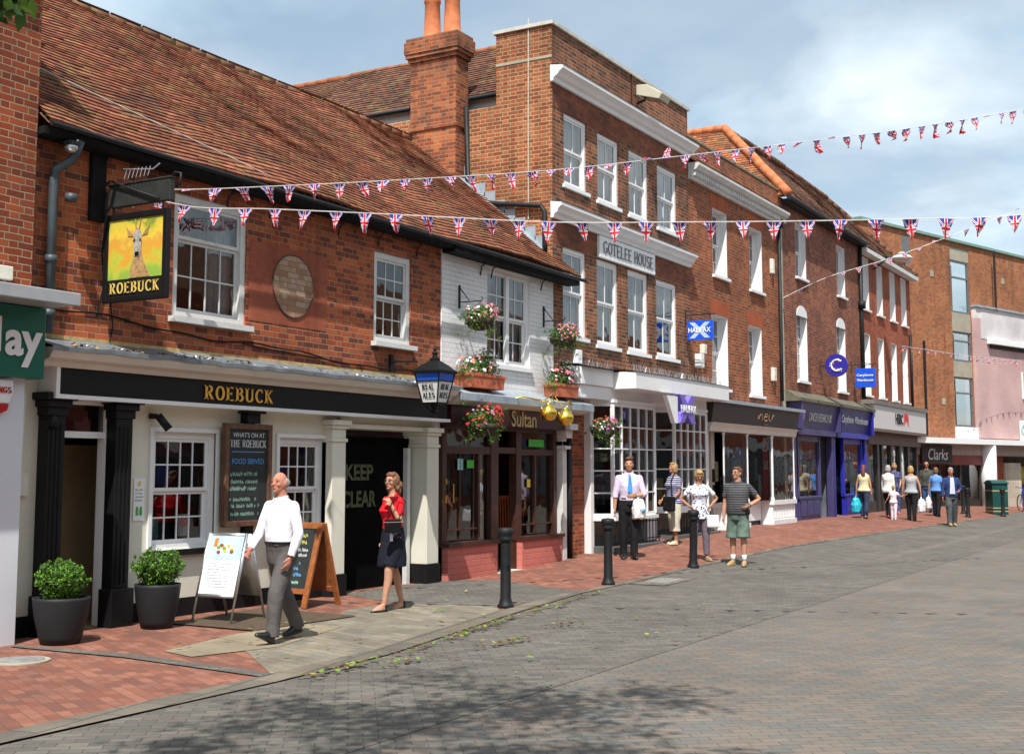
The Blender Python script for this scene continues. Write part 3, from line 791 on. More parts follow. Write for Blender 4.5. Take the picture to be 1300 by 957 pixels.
# ================================================================== WHITE COTTAGE (Sultan)
Cg = root_thing('cottage_shop', 'white painted brick cottage with a maroon Sultan shopfront beneath, between pub and tall house', 'shop')
W3 = (17.98, 19.45, 3.50, 5.14)
w = MB(); wall_holes(w, 16.602, 20.34, 2.9, 5.50, -.02, [W3], .12); w.poly([(20.34, -.02, 2.9), (20.34, .3, 2.9), (20.34, .3, 5.5), (20.34, -.02, 5.5)])
w.poly([(16.602,-.02,2.9),(16.602,-.02,5.5),(16.602,.1,5.5),(16.602,.1,2.9)]); w.build('upper_wall', BR_WHITE, Cg)
s = sash(Cg, *W3, -.02, .05, 4, None, False, (2, 2), cas=.07, curtain='sides', sill_out=.06)
w = MB(); w.box(18.66, 18.76, .005, .06, 3.56, 5.07); w.build('mullion', M_WHITE, s)
w = MB(); w.box(19.1, 19.35, .22, .23, 3.6, 4.15); w.build('green_panel', mat('green_card2', (.03,.38,.05), .5), s)
roof('roof', T_PUB, Cg, (16.60, EY, EZ), (20.95, EY, EZ), (20.0, RY, RZ), (16.60, RY, RZ), tw=.165, gauge=.095, sag=.05, seed=12)
roof('rear_roof', T_PUB, Cg, (20.3, 6.4, EZ), (16.6, 6.4, EZ), (16.6, RY, RZ), (20.3, RY, RZ), sag=.02, seed=15, gauge=.4, tw=.6)
ridge('ridge_tiles', tile_mat('ridge_clay_red', [(.30,.13,.08),(.22,.10,.06)], .6), Cg, (16.6, RY, RZ-.02), (20.0, RY, RZ-.0), .08)
w = MB(); w.tube([(16.6, EY-.05, EZ-.09), (20.98, EY-.05, EZ-.11)], .034, 8); w.build('gutter', M_IRON, Cg)
w = MB(); w.box(16.6, 20.9, -.28, -.021, 5.16, 5.28); w.build('soffit', M_BLACKM, Cg)
for x in (17.75, 18.1, 19.85):
    w = MB(); w.tube([(x, -.03, 4.95), (x, -.06, 5.1), (x, -.2, 5.2), (x, -.3, 5.25)], .012, 6); w.build('gutter_bracket', M_IRON, Cg)
# stepped lead flashing up the roof against the tall house
w = MB()
for k in range(15):
    t0, t1 = k/15, (k+1)/15
    xx = 20.93-.95*t0 - .02; xx = max(xx, 20.02)
    y0_, z0_ = EY+(RY-EY)*t0, EZ+(RZ-EZ)*t0; y1_, z1_ = EY+(RY-EY)*t1, EZ+(RZ-EZ)*t1
    if y0_ < .02: continue
    w.box(20.325, 20.346, y0_, y1_+.02, z0_-.05, z1_+.14); w.poly([(20.34, y0_, z0_+.06), (20.12, y0_, z0_+.045), (20.12, y1_, z1_+.045), (20.34, y1_, z1_+.06)])
w.build('lead_flashing', M_LEADL, Cg)
# shopfront
w = MB()
for a, b, z0_ in ((16.60, 16.72, 0), (18.08, 18.32, 0), (18.92, 19.10, 0), (20.28, 20.40, 0)): w.box(a, b, -.05, .10, z0_, 2.42)
w.box(16.72, 18.08, -.04, .08, 1.98, 2.10); w.box(19.10, 20.28, -.04, .08, 1.98, 2.08); w.box(18.32, 18.92, -.04, .08, 2.0, 2.1)
w.box(16.60, 20.40, -.045, .10, 2.38, 2.44)
for x in (17.2, 17.62): w.box(x-.012, x+.012, .0, .03, .62, 2.0)
w.box(17.72, 17.78, -.02, .05, .62, 1.98); w.box(19.62, 19.68, -.02, .05, .62, 1.98); w.box(16.74, 17.7, -.015, .02, .76, .79); w.box(19.1, 20.28, -.015, .02, .76, .79)
sf = bevel(w.build('shopfront', M_DOORW, Cg), .004)
for a_, b_ in ((16.72, 18.08), (19.10, 20.28)):
    w = MB(); w.poly([(a_, .03, .6), (b_, .03, .6), (b_, .03, 2.4), (a_, .03, 2.4)]); w.build('glass', M_GLASS, sf)
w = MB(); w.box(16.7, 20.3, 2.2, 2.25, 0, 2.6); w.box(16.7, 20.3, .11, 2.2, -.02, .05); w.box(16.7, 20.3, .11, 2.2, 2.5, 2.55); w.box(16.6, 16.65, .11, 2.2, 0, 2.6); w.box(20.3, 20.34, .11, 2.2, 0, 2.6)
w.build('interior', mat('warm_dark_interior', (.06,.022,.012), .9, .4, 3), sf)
w = MB()
for cx in (17.25, 17.75, 19.5, 19.95):
    for k in range(5): w.tube([(cx-.18+k*.09, .5, .62), (cx-.18+k*.09, .52, 1.22)], .016, 6)
    w.box(cx-.22, cx+.22, .48, .54, 1.2, 1.27); w.box(cx-.22, cx+.22, .5, .9, .58, .62)
w.build('chairs', mat('orange_wood', (.50,.12,.03), .4, .2, 8), sf)
for bx_ in ((17.4, 17.62, .0, .005, 1.75, 1.88), (19.45, 20.0, .0, .005, 2.13, 2.26)): B(*bx_).build('green_sticker', mat('bright_green_card', (.06,.45,.04), .5), sf)
w = MB(); w.box(17.12, 17.28, .0, .005, 1.72, 1.9); w.build('blue_sticker', mat('pale_blue_card', (.3,.55,.6), .5), sf)
w = MB(); w.box(19.38, 19.5, .0, .005, 1.42, 1.56); w.build('yellow_sticker', mat('yellow_card', (.75,.55,.03), .5), sf)
w = MB(); w.box(18.33, 18.91, .35, .40, .03, 2.0); dr = bevel(w.build('door', mat('cream_door', (.60,.55,.44), .5, .05), Cg), .005)
w = MB(); w.box(18.45, 18.76, .342, .349, 1.2, 1.98); w.build('door_light', mat('dark_glass', (.05,.04,.025), .15), dr)
w = MB(); w.box(16.90, 16.94, -.055, -.02, 1.20, 1.5); w.box(16.66, 16.71, -.07, -.05, 1.2, 1.32); w.box(16.66, 16.71, -.07, -.05, 1.5, 1.58); w.build('letter_plate', mat('brass', (.7,.45,.12), .25, metal=1), sf)
for a, b in ((16.60, 18.10), (18.93, 20.40)):
    w = MB(); w.box(a, b, -.16, .1, -.05, .52); w.build('stall_riser', BR_SALMON, Cg)
    w = MB(); w.box(a-.02, b+.03, -.20, .1, .52, .585); w.build('sill', M_DOORW, Cg)
w = MB(); w.box(18.10, 18.93, -.2, .4, -.05, .04); w.build('step', M_STONE, Cg)
w = MB(); w.box(16.56, 20.55, -.24, -.02, 2.44, 2.74); w.build('fascia', mat('maroon_fascia', (.045,.010,.016), .4, .3, 3), Cg)
w = MB(); w.prism([(-.0, 2.74), (-.27, 2.74), (-.40, 2.78), (-.44, 2.86), (-.44, 2.89), (-.0, 2.91)], 4.55, 'x', 16.47); w.build('cornice', M_CORN, Cg)
w = MB(); w.prism([(-.0, 2.912), (-.46, 2.892), (-.47, 2.80), (-.49, 2.80), (-.49, 2.915), (-.0, 3.08)], 4.6, 'x', 16.46); w.build('lead_ledge', M_LEADL, Cg)
text('Sultan', mat('dull_gold', (.48,.36,.18), .5), 'lettering', Cg, (18.40, -.253, 2.45), X_, Z_, .86, .275, .012, .008)
w = MB(); w.box(20.46, 20.62, -.14, 0, 0.05, 2.25)
for e, a, b in ((.03, 2.1, 2.16), (.0, 2.16, 2.3), (.04, 2.3, 2.45), (.08, 2.45, 2.56)): w.box(20.46-e, 20.62+e, -.14-e*2.5, 0, a, b)
bevel(w.build('pilaster', M_WHITE2, Cg), .008)
w = MB(); w.tube([(20.80, -.1, .05), (20.80, -.1, 2.4)], .05, 10); w.build('downpipe', M_IRON, Cg, True)

# chimney
Ch = root_thing('chimney_stack', 'tall brick chimney stack with two orange pots at the end of the tiled roof', 'chimney')
w = MB(); w.box(20.0, 20.45, 1.92, 2.98, 7.2, 9.72); w.box(19.97, 20.48, 1.89, 3.01, 8.33, 8.42)
w.build('stack', BR_CHIM, Ch)
w = MB()
for e, a, b in ((.04, 9.72, 9.80), (.08, 9.80, 9.88), (.10, 9.88, 10.12), (.07, 10.12, 10.20)): w.box(20.0-e, 20.45+e, 1.92-e, 2.98+e, a, b)
w.build('cap', BR_CHIM, Ch)
for yy in (2.15, 2.62):
    w = MB(); w.lathe((20.22, yy, 10.18), [(.19, 0), (.185, .08), (.17, .1), (.15, .75), (.17, .78), (.165, .86), (.145, .9)], 20); w.build('pot', M_ORT, Ch, True)

# ================================================================== TALL HOUSE (Gotelee)
Gt = root_thing('town_house', 'three storey brown brick house with white cornices and a GOTELEE HOUSE nameboard', 'house')
GW = [(20.82,21.80,7.12,8.52),(22.26,23.27,7.08,8.48),(23.75,24.76,7.06,8.46),(25.24,26.36,7.04,8.46),
      (20.76,21.74,4.24,5.92),(22.20,23.19,4.18,5.90),(23.65,24.69,4.17,5.89),(25.12,26.28,4.18,5.88)]
w = MB(); wall_holes(w, 20.35, 27.05, 3.2, 10.10, 0, GW, .1)
w.poly([(27.05,0,9.0),(27.05,1.2,9.0),(27.05,1.2,10.1),(27.05,0,10.1)])
w.build('front_wall', BR_GOT, Gt)
w = MB(); w.poly([(20.35,9,2.5),(20.35,0,2.5),(20.35,0,10.1),(20.35,9,10.1)][:2]+[(20.35,0,8.7),(20.35,9,8.7)]); w.poly([(20.35,1.22,8.7),(20.35,0,8.7),(20.35,0,10.1),(20.35,1.22,10.1)])
w.poly([(20.35,1.22,8.7),(20.35,1.22,10.1),(27.05,1.22,10.1),(27.05,1.22,8.7)])
w.build('side_wall', BR_SIDE, Gt)
w = MB(); w.box(20.30, 27.10, -.05, 1.27, 10.10, 10.17); w.build('coping', M_STONE, Gt)
w = MB(); w.poly([(20.343, .02, 9.52), (20.343, 0, 9.52)]+[(20.343, 0, 9.55), (20.343, 1.22, 9.58), (20.343,1.22,9.54)]) if False else w.box(20.335, 20.349, 0.0, 1.22, 9.46, 9.51); w.build('band', M_CONC, Gt)
for nm, z0_, pr in (('cornice', 8.98, .27), ('lower_cornice', 6.38, .23)):
    w = MB(); w.prism([(-.001, z0_), (-.06, z0_), (-.08, z0_+.07), (-.14, z0_+.1), (-pr*.7, z0_+.16), (-pr, z0_+.22), (-pr, z0_+.28), (-.001, z0_+.31)], 6.82 if nm == 'cornice' else 6.75, 'x', 20.28)
    w.build(nm, M_WHITE, Gt)
    w = MB(); w.poly([(20.27, -pr-.01, z0_+.285), (27.1, -pr-.01, z0_+.285), (27.1, -.001, z0_+.33), (20.27, -.001, z0_+.33)]); w.build('lead_flashing', M_LEADL, Gt)
w = MB()
for x0_ in (20.36, 21.82, 23.29, 24.78, 26.38):
    pass
w.box(20.40, 26.9, -.004, .0, 8.53, 8.97); w.box(20.40, 22.15, -.004, 0, 5.93, 6.37); w.box(25.0, 26.9, -.004, 0, 5.93, 6.37)
w.build('rubbed_brick_band', brick('rubbed_brown_brick', [(.25,.085,.045),(.21,.07,.04),(.28,.10,.055),(.17,.06,.04)], (.21,.10,.065), mw=.003, grime=.35, bumps=.4), Gt)
rr = random.Random(3)
for k, h in enumerate(GW):
    s = sash(Gt, *h, 0, .05, 2, None, False, (1, 1), cas=.075, bar=.02, curtain='full' if k not in (6, 7) else 'sides', sill_out=.05, room=.5)
w = MB(); w.box(22.20, 24.93, -.07, -.005, 5.92, 6.36); nb = bevel(w.build('name_board', M_WHITE, Gt), .008)
serif('GOTELEE HOUSE', mat('grey_lettering', (.10,.11,.12), .6), 'lettering', nb, (22.36, -.079, 6.02), X_, Z_, 2.42, .25, .006, tk=.12, tn=.06, gap=.13)
w = MB(); w.tube([(20.34, .5, 10.3), (20.33, .5, 8.2), (20.33, .5, 6.4)], .012, 6); w.build('side_cable', mat('pale_cable2', (.5,.47,.38), .7), Gt)
w = MB(); w.tube([(20.27, 1.85, 8.75), (20.27, 1.8, 6.9), (20.27, 1.1, 6.75), (20.27, .2, 6.62), (20.27, .12, 6.5), (20.27, .12, 5.9), (20.27, .12, 5.75)], .05, 8); w.build('downpipe', M_IRON, Gt, True)
# rear wing with tiled roof facing left
w = MB(); w.poly([(20.75, 9.5, 6.0), (20.75, 1.23, 6.0), (20.75, 1.23, 9.05), (20.75, 9.5, 9.05)]); w.build('wing_wall', mat('white_render', (.72,.72,.72), .8, .04), Gt)
roof('wing_roof', T_DARK, Gt, (20.6, 10.5, 9.05), (20.6, 1.23, 9.05), (22.3, 1.23, 10.62), (22.3, 10.5, 10.62), seed=22, gauge=.11, tw=.18)
ridge('wing_ridge', T_ORANGE, Gt, (22.3, 10.5, 10.60), (22.3, 1.23, 10.60), .08)
w = MB(); w.tube([(20.55, 10.3, 9.0), (20.55, 1.25, 9.0)], .05, 8); w.build('wing_gutter', M_IRON, Gt, True)
w = MB(); w.poly([(20.75,10.5,3),(20.75,10.5,9),(22.3,10.5,10.5),(27,10.5,9),(27,10.5,3)]); w.poly([(22.3,1.23,10.6),(22.3,10.5,10.6),(26.9,10.5,8.8),(26.9,1.23,8.8)]); w.build('rear_wall', BR_SIDE, Gt)
# ---- Halifax shopfront
Hf = M_WHITE
w = MB()
w.box(20.62, 22.0, -.45, -.001, 3.30, 3.63)
w.box(22.0, 27.04, -.92, -.001, 3.27, 3.60)
w.box(20.66, 26.98, -.40, -.002, 3.05, 3.30)
bevel(w.build('shop_fascia', Hf, Gt), .01)
w = MB(); w.poly([(20.60, -.57, 3.632), (22.0, -.57, 3.632), (22.0, -.001, 3.72), (20.60, -.001, 3.72)]); w.poly([(21.98, -.94, 3.602), (27.06, -.94, 3.602), (27.06, -.001, 3.74), (21.98, -.001, 3.74)])
w.build('shop_fascia_lead', M_LEADL, Gt)
w = MB(); rr = random.Random(8)
for k in range(260):
    x = rr.uniform(20.7, 27.0); yy = -.5+rr.uniform(-.02, .1) if x < 22 else -.88+rr.uniform(-.02, .12)
    w.tube([(x, yy, 3.62), (x+rr.uniform(-.05, .05), yy+rr.uniform(-.05, .05), 3.62+rr.uniform(.08, .16))], .0025, 3, cap=False)
w.build('bird_spikes', M_STEEL, Gt)
w = MB()
zb = .0
def bay(x0, x1, yo, z0_, z1_, cols, rows, root, ang=.28, m=None, gl=True):
    """canted bay: front from x0+ang..x1-ang at yo, returns to the wall"""
    m = m or M_WHITE
    pts = [(x0, -.05), (x0+ang, yo), (x1-ang, yo), (x1, -.05)]
    f = MB(); g = MB()
    for i, (p, q) in enumerate(zip(pts, pts[1:])):
        n = cols if i == 1 else 1
        P_, Q_ = Vector((*p, 0)), Vector((*q, 0)); d = (Q_-P_); L = d.length; d.normalize()
        T = Matrix.Translation(P_) @ Matrix.Rotation(math.atan2(d.y, d.x), 4, 'Z')
        f.T = T; g.T = T
        for k in range(n+1):
            e = .03 if k in (0, n) else .014
            f.box(L*k/n-e, L*k/n+e, -.02, .04, z0_, z1_)
        for k in range(rows+1):
            zz = z0_+(z1_-z0_)*k/rows; e = .035 if k in (0, rows) else .013
            f.box(.0, L, -.018, .036, zz-e, zz+e)
        f.box(-.03, L+.03, -.07, .06, z0_-.10, z0_-.036); f.box(-.02, L+.02, -.04, .05, z1_+.036, z1_+.10)
        g.poly([(0, .01, z0_), (L, .01, z0_), (L, .01, z1_), (0, .01, z1_)])
    b = f.build('bay_window', m, root)
    if gl: g.build('glass', M_GLASS, b)
    return b
bw1 = bay(21.72, 24.25, -.42, .86, 2.98, 5, 5, Gt)
bw2 = bay(24.75, 27.15, -.42, .92, 2.98, 5, 5, Gt)
for bx_ in ((21.60, 21.74, -.14, .02, .1, 3.05), (24.25, 24.75, -.12, .02, .1, 3.05), (27.15, 27.22, -.25, .02, .3, 3.05)): bevel(B(*bx_).build('shop_pier', M_WHITE, Gt), .008)
w = MB(); w.box(20.36, 21.60, -.0, .03, -.05, 3.25); w.build('ground_floor_wall', BR_PUB, Gt)
w = MB(); w.box(21.62, 27.1, 3.0, 3.05, 0, 3.2); w.box(21.62, 27.1, .0, 3.0, .0, .45); w.box(21.62, 27.1, .0, 3.0, 3.06, 3.12); w.box(27.08, 27.12, 0, 3, 0, 3.1); w.box(21.58, 21.62, .03, 3, 0, 3.1)
w.build('interior', mat('grey_interior', (.13,.12,.115), .9, .4, 1.5), Gt)
w = MB(); w.box(22.0, 24.1, .05, .10, .3, .86); w.box(24.9, 27.0, .05, .10, .3, .92); w.build('bay_panel', mat('taupe_panel', (.30,.25,.21), .8), Gt)
w = MB()
for x0_ in (21.8, 24.85):
    for k in range(15):
        x = x0_+.12+k*.155; yy = -.45
        w.tube([(x, yy, gz(x, 0)+.02), (x, yy, gz(x, 0)+.55)], .011, 6)
    w.box(x0_+.05, x0_+2.38, -.465, -.435, .70, .725); w.box(x0_+.05, x0_+2.38, -.465, -.435, .36, .38)
w.build('bay_railing', M_IRON, Gt)
w = MB(); w.box(21.7, 24.3, -.6, .0, -.1, .27); w.box(24.75, 27.2, -.6, 0, -.1, .36); w.build('bay_plinth', mat('grey_plinth', (.09,.09,.09), .7, .3, 4), Gt)
for (x, z_, c) in ((22.2, 1.15, (.40,.22,.07)), (22.75, 2.0, (.12,.16,.25)), (24.95, 1.45, (.02,.05,.42)), (25.2, 1.95, (.62,.66,.75)), (25.25, 1.3, (.30,.33,.45))):
    w = MB(); w.box(x, x+.42, -.33, -.32, z_, z_+.36); w.build('window_poster', mat('poster_%d' % int(x*10), c, .6, .3, 12), Gt)
# protruding X sign made of a stack of slats
w = MB(); zc, h_ = 2.96, .29
w.prism([(23.72, zc+h_), (23.92, zc+h_), (24.13, zc+.13), (24.34, zc+h_), (24.58, zc+h_), (24.33, zc), (24.58, zc-h_), (24.34, zc-h_), (24.13, zc-.13), (23.92, zc-h_), (23.72, zc-h_), (23.96, zc)], .12, 'y', -1.1)
xs_ = bevel(w.build('cross_sign', mat('violet_sign', (.17,.12,.52), .35, .25, 30), Gt), .006)
w = MB(); w.prism([(23.15, 3.2), (23.70, 3.2), (23.70, 2.66), (23.55, 2.66)], .09, 'y', -1.06); w.prism([(23.74, 3.22), (24.56, 3.22), (24.5, 2.7), (23.8, 2.7)], .02, 'y', -.97); w.build('sign_return', M_WHITE, xs_)
text('HALIFAX', M_WHITE, 'lettering', xs_, (23.74, -1.113, 2.89), X_, Z_, .82, .15, .03, .008)
# ================================================================== TOWN HOUSE C (shopfront neu)
TC = root_thing('brick_town_house', 'two storey brick house with grey dentil cornice above a dark brown shop fascia', 'house')
CW = [(28.62, 29.60, 6.45, 8.10), (31.25, 32.25, 6.42, 8.08), (28.48, 29.55, 3.70, 5.48), (31.10, 32.10, 3.66, 5.47)]
w = MB(); wall_holes(w, 27.052, 33.88, 3.1, 8.75, .02, CW, .22); w.build('front_wall', BR_C, TC)
for h in CW: sash(TC, *h, .02, .22, 3, None, True, (2, 2), cas=.05, curtain='right' if h[2] > 5 else 'full', sill_out=.08)
for h in CW:
    w = MB(); w.prism([(h[0]-.06, h[3]), (h[1]+.06, h[3]), (h[1]+.16, h[3]+.34), (h[0]-.16, h[3]+.34)], .006, 'y', .012)
    w.build('brick_arch', brick('rubbed_brick', [(.44,.11,.045),(.40,.10,.04)], (.3,.12,.06), L=.075, Hh=.3, mw=.002, flemish=False, grime=.15), TC)
w = MB(); w.prism([(.02, 8.50), (-.06, 8.50), (-.08, 8.56), (-.10, 8.56), (-.10, 8.68), (-.20, 8.72), (-.27, 8.80), (-.27, 8.86), (.02, 8.88)], 6.8, 'x', 27.08)
for k in range(52): w.box(27.12+k*.131, 27.18+k*.131, -.16, -.10, 8.575, 8.675)
w.build('dentil_cornice', M_WHITE2, TC)
w = MB(); w.poly([(27.06, -.28, 8.885), (33.9, -.28, 8.885), (33.9, .03, 9.08), (27.06, .03, 9.08)]); w.build('lead_cover', M_LEADL, TC)
w = MB(); w.box(27.10, 33.9, .04, .27, 8.7, 9.52); w.build('parapet', BR_C, TC)
w = MB(); w.box(27.08, 33.92, .02, .30, 9.52, 9.57); w.build('coping', mat('mossy_coping', (.20,.19,.12), .9, .3, 6), TC)
w = MB(); w.box(33.62, 33.86, -.03, .019, .4, 8.5); w.build('grey_strip', mat('grey_lichen_render', (.36,.34,.25), .9, .2, 5), TC)
w = MB(); w.box(27.10, 33.9, .3, 8, 9.0, 9.2); w.build('flat_roof', M_LEAD, TC)
w = MB(); w.tube([(33.5, -.06, 8.45), (33.5, -.06, 5.2), (33.42, -.08, 4.95), (33.42, -.08, 3.6)], .05, 8); w.box(33.36, 33.6, -.18, 0.01, 8.4, 8.62); w.build('downpipe', M_IRON, TC, True)
# shopfront
w = MB(); w.prism([(.02, 3.45), (-.52, 3.36), (-.60, 3.36), (-.60, 3.28), (.02, 3.28)], 6.7, 'x', 27.1)
w.build('lead_ledge', M_LEADL, TC)
w = MB(); w.prism([(-.04, 3.28), (-.50, 3.28), (-.42, 2.82), (-.04, 2.82)], 6.4, 'x', 27.2); fz = w.build('fascia', mat('brown_fascia', (.045,.035,.03), .5, .1), TC)
# wire-like lettering
w = MB()
def curl(pts, r=.018): w.tube([(x, y_f(z)-.012, z) for x, z in pts], r, 6)
def y_f(z): return -.42-(z-2.82)/.46*.08
ax, az = 30.35, 3.03
curl([(ax, az-.02), (ax+.05, az+.08), (ax+.16, az+.1), (ax+.24, az+.02), (ax+.25, az-.06)])
curl([(ax-.1, az+.06), (ax-.08, az-.03), (ax, az-.02)])
curl([(ax+.36, az+.02), (ax+.6, az+.05), (ax+.56, az+.11), (ax+.42, az+.1), (ax+.36, az), (ax+.44, az-.07), (ax+.62, az-.05)])
curl([(ax+.72, az+.1), (ax+.74, az-.02), (ax+.86, az-.06), (ax+.98, az+.0), (ax+1.0, az+.1), (ax+1.12, az+.08)])
w.build('lettering', mat('copper_letters', (.75,.5,.35), .3, metal=.8), fz)
text('hair', mat('dull_grey', (.25,.24,.22), .6), 'lettering', fz, (30.75, -.448, 2.84), X_, (0, -.17, 1), .38, .08, 0, .004)
w = MB(); w.prism([(-.04, 2.82), (-.46, 2.82), (-.40, 2.72), (-.38, 2.62), (-.04, 2.62)], 6.4, 'x', 27.2); w.box(27.2, 27.32, -.3, .0, .33, 2.62); w.box(28.0, 28.2, -.1, 0.02, .33, 2.62)
w.build('shop_cornice', M_CORN, TC)
def lightpost(w, x, y, z0_, z1_): w.lathe((x, y, 0), [(.03, z0_), (.045, z0_+.03), (.022, z0_+.09), (.022, z1_-.1), (.04, z1_-.03), (.03, z1_)], 10)
w = MB()
for x, y in ((28.22, -.32), (29.85, -.32), (30.35, -.05), (31.7, -.32), (31.75, -.32), (33.52, -.32)): lightpost(w, x, y, .95, 2.62)
for a, b in ((28.2, 29.9), (31.65, 33.56)): w.box(a, b, -.38, .0, .84, .95); w.box(a+.04, b-.04, -.33, .0, .45, .84); w.box(a, b, -.37, 0, .33, .45)
w.box(30.3, 31.66, -.03, .0, .84, .95); w.box(30.3, 31.66, -.02, .0, .45, .84)
for k in range(14): w.box(31.75+k*.13, 31.79+k*.13, -.345, -.331, .5, .8)
for k in range(11): w.box(28.3+k*.14, 28.34+k*.14, -.345, -.331, .5, .8)
sf = w.build('shopfront', M_WHITE, TC)
w = MB()
for a, b, y in ((28.22, 29.85, -.32), (31.72, 33.52, -.32)): w.poly([(a, y, .95), (b, y, .95), (b, y, 2.62), (a, y, 2.62)])
w.poly([(29.86, -.31, .95), (30.35, -.05, .95), (30.35, -.05, 2.62), (29.86, -.31, 2.62)]); w.poly([(30.37, -.03, .95), (31.69, -.3, .95), (31.69, -.3, 2.62), (30.37, -.03, 2.62)]); w.poly([(33.53, -.31, .95), (33.6, 0, .95), (33.6, 0, 2.62), (33.53, -.31, 2.62)])
w.build('glass', M_GLASS, sf)
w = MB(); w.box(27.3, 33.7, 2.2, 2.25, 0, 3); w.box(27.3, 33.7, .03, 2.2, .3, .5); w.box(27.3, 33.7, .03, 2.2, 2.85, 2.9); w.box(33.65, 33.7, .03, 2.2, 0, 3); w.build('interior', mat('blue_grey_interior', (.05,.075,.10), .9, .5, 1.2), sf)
w = MB(); w.box(31.95, 32.35, .0, .02, .97, 2.6); sb = w.build('sale_banner', mat('red_banner', (.45,.008,.012), .5, .1), sf)
w = MB(); w.box(28.6, 29.4, .6, .65, .5, 2.6); w.box(30.4, 31.5, .3, .34, .9, 2.3); w.build('display_panel', mat('pale_blue_panel', (.16,.26,.34), .6, .2), sf)
text('SALE', M_WHITE, 'lettering', sb, (31.97, -.006, 1.75), X_, Z_, .36, .22, .02, .004)
w = MB(); w.box(27.40, 27.98, .0, .04, .34, 2.35); dr = w.build('door', M_WOOD, TC)
w = MB(); w.box(28.02, 28.15, -.125, -.101, 1.45, 1.75); w.box(28.03, 28.14, -.125, -.101, 1.2, 1.38); w.build('entry_panel', M_IRON, TC)
w = MB(); w.box(27.1, 33.9, -.0, .3, -.1, .335); w.build('plinth', M_STONE, TC)

# ================================================================== TERRACE D (charity + phone shop)
TD = root_thing('purple_brick_house', 'purple-brown brick house with a hipped tile roof above two blue and purple shopfronts', 'house')
DW = [(35.15, 36.15, 7.28, 8.86), (39.40, 40.35, 7.25, 8.86), (35.10, 36.10, 4.28, 6.35), (39.20, 40.20, 4.20, 6.42)]
w = MB(); wall_holes(w, 33.90, 42.0, 3.4, 9.35, 0, DW, .16)
w.poly([(33.90, 6, 8.8), (33.90, 0, 8.8), (33.90, 0, 9.4), (33.90, 6, 9.4)]); w.build('front_wall', BR_D, TD)
for k, h in enumerate(DW):
    s = sash(TD, *h, 0, .16, 2 if k < 2 else 4, None, True, (1, 1) if k < 2 else (2, 3), cas=.05, curtain='right', sill_out=.08)
    if k >= 2:
        w = MB(); c = (h[0]+h[1])/2; hw = (h[1]-h[0])/2
        w.prism([(c-hw, h[3]-.2)]+[(c+hw*math.cos(a), h[3]-.2+.32*math.sin(a)) for a in [math.pi*(1-j/10) for j in range(11)]]+[(c+hw, h[3]-.2)], .012, 'y', -.014) ; w.build('arch_head', M_WHITE, s)
roof('roof', T_DARK, TD, (33.75, -.25, 9.36), (42.0, -.25, 9.36), (42.0, 2.5, 12.2), (36.3, 2.5, 12.2), seed=31, gauge=.13, tw=.2, sag=.07)
roof('hip_roof', T_ORANGE, TD, (33.75, 6.0, 9.36), (33.75, -.25, 9.36), (36.3, 2.5, 12.2), (36.3, 6, 12.2), seed=32, gauge=.13, tw=.2)
ridge('hip_ridge', M_ORT, TD, (33.72, -.28, 9.42), (36.3, 2.5, 12.25), .13, 11)
ridge('top_ridge', M_ORT, TD, (36.3, 6, 12.25), (36.3, 2.5, 12.25), .12)
ridge('ridge_tiles', T_DARK, TD, (36.3, 2.5, 12.22), (42.0, 2.5, 12.25), .11)
w = MB(); w.tube([(33.7, -.3, 9.30), (42.0, -.3, 9.28)], .07, 8); w.box(33.9, 42, -.25, -.001, 9.2, 9.3); w.build('gutter', M_IRON, TD)
w = MB(); w.tube([(42.0, -.08, 9.2), (42.0, -.08, 4.0)], .07, 8); w.box(41.88, 42.12, -.2, 0, 7.1, 7.35); w.build('downpipe', M_IRON, TD, True)
w = MB(); w.prism([(-.0, 3.95), (-.40, 3.72), (-.44, 3.72), (-.44, 3.63), (-.0, 3.63)], 8.1, 'x', 33.95); w.build('ledge', mat('mossy_ledge', (.11,.10,.07), .9, .4, 5, bump=.3, bs=20), TD)
PUR = mat('purple_paint', (.055,.045,.14), .4, .1, 2); BLU = mat('royal_blue_paint', (.022,.025,.34), .35, .1, 2); BLU2 = mat('navy_fascia', (.03,.03,.20), .4, .1, 2)
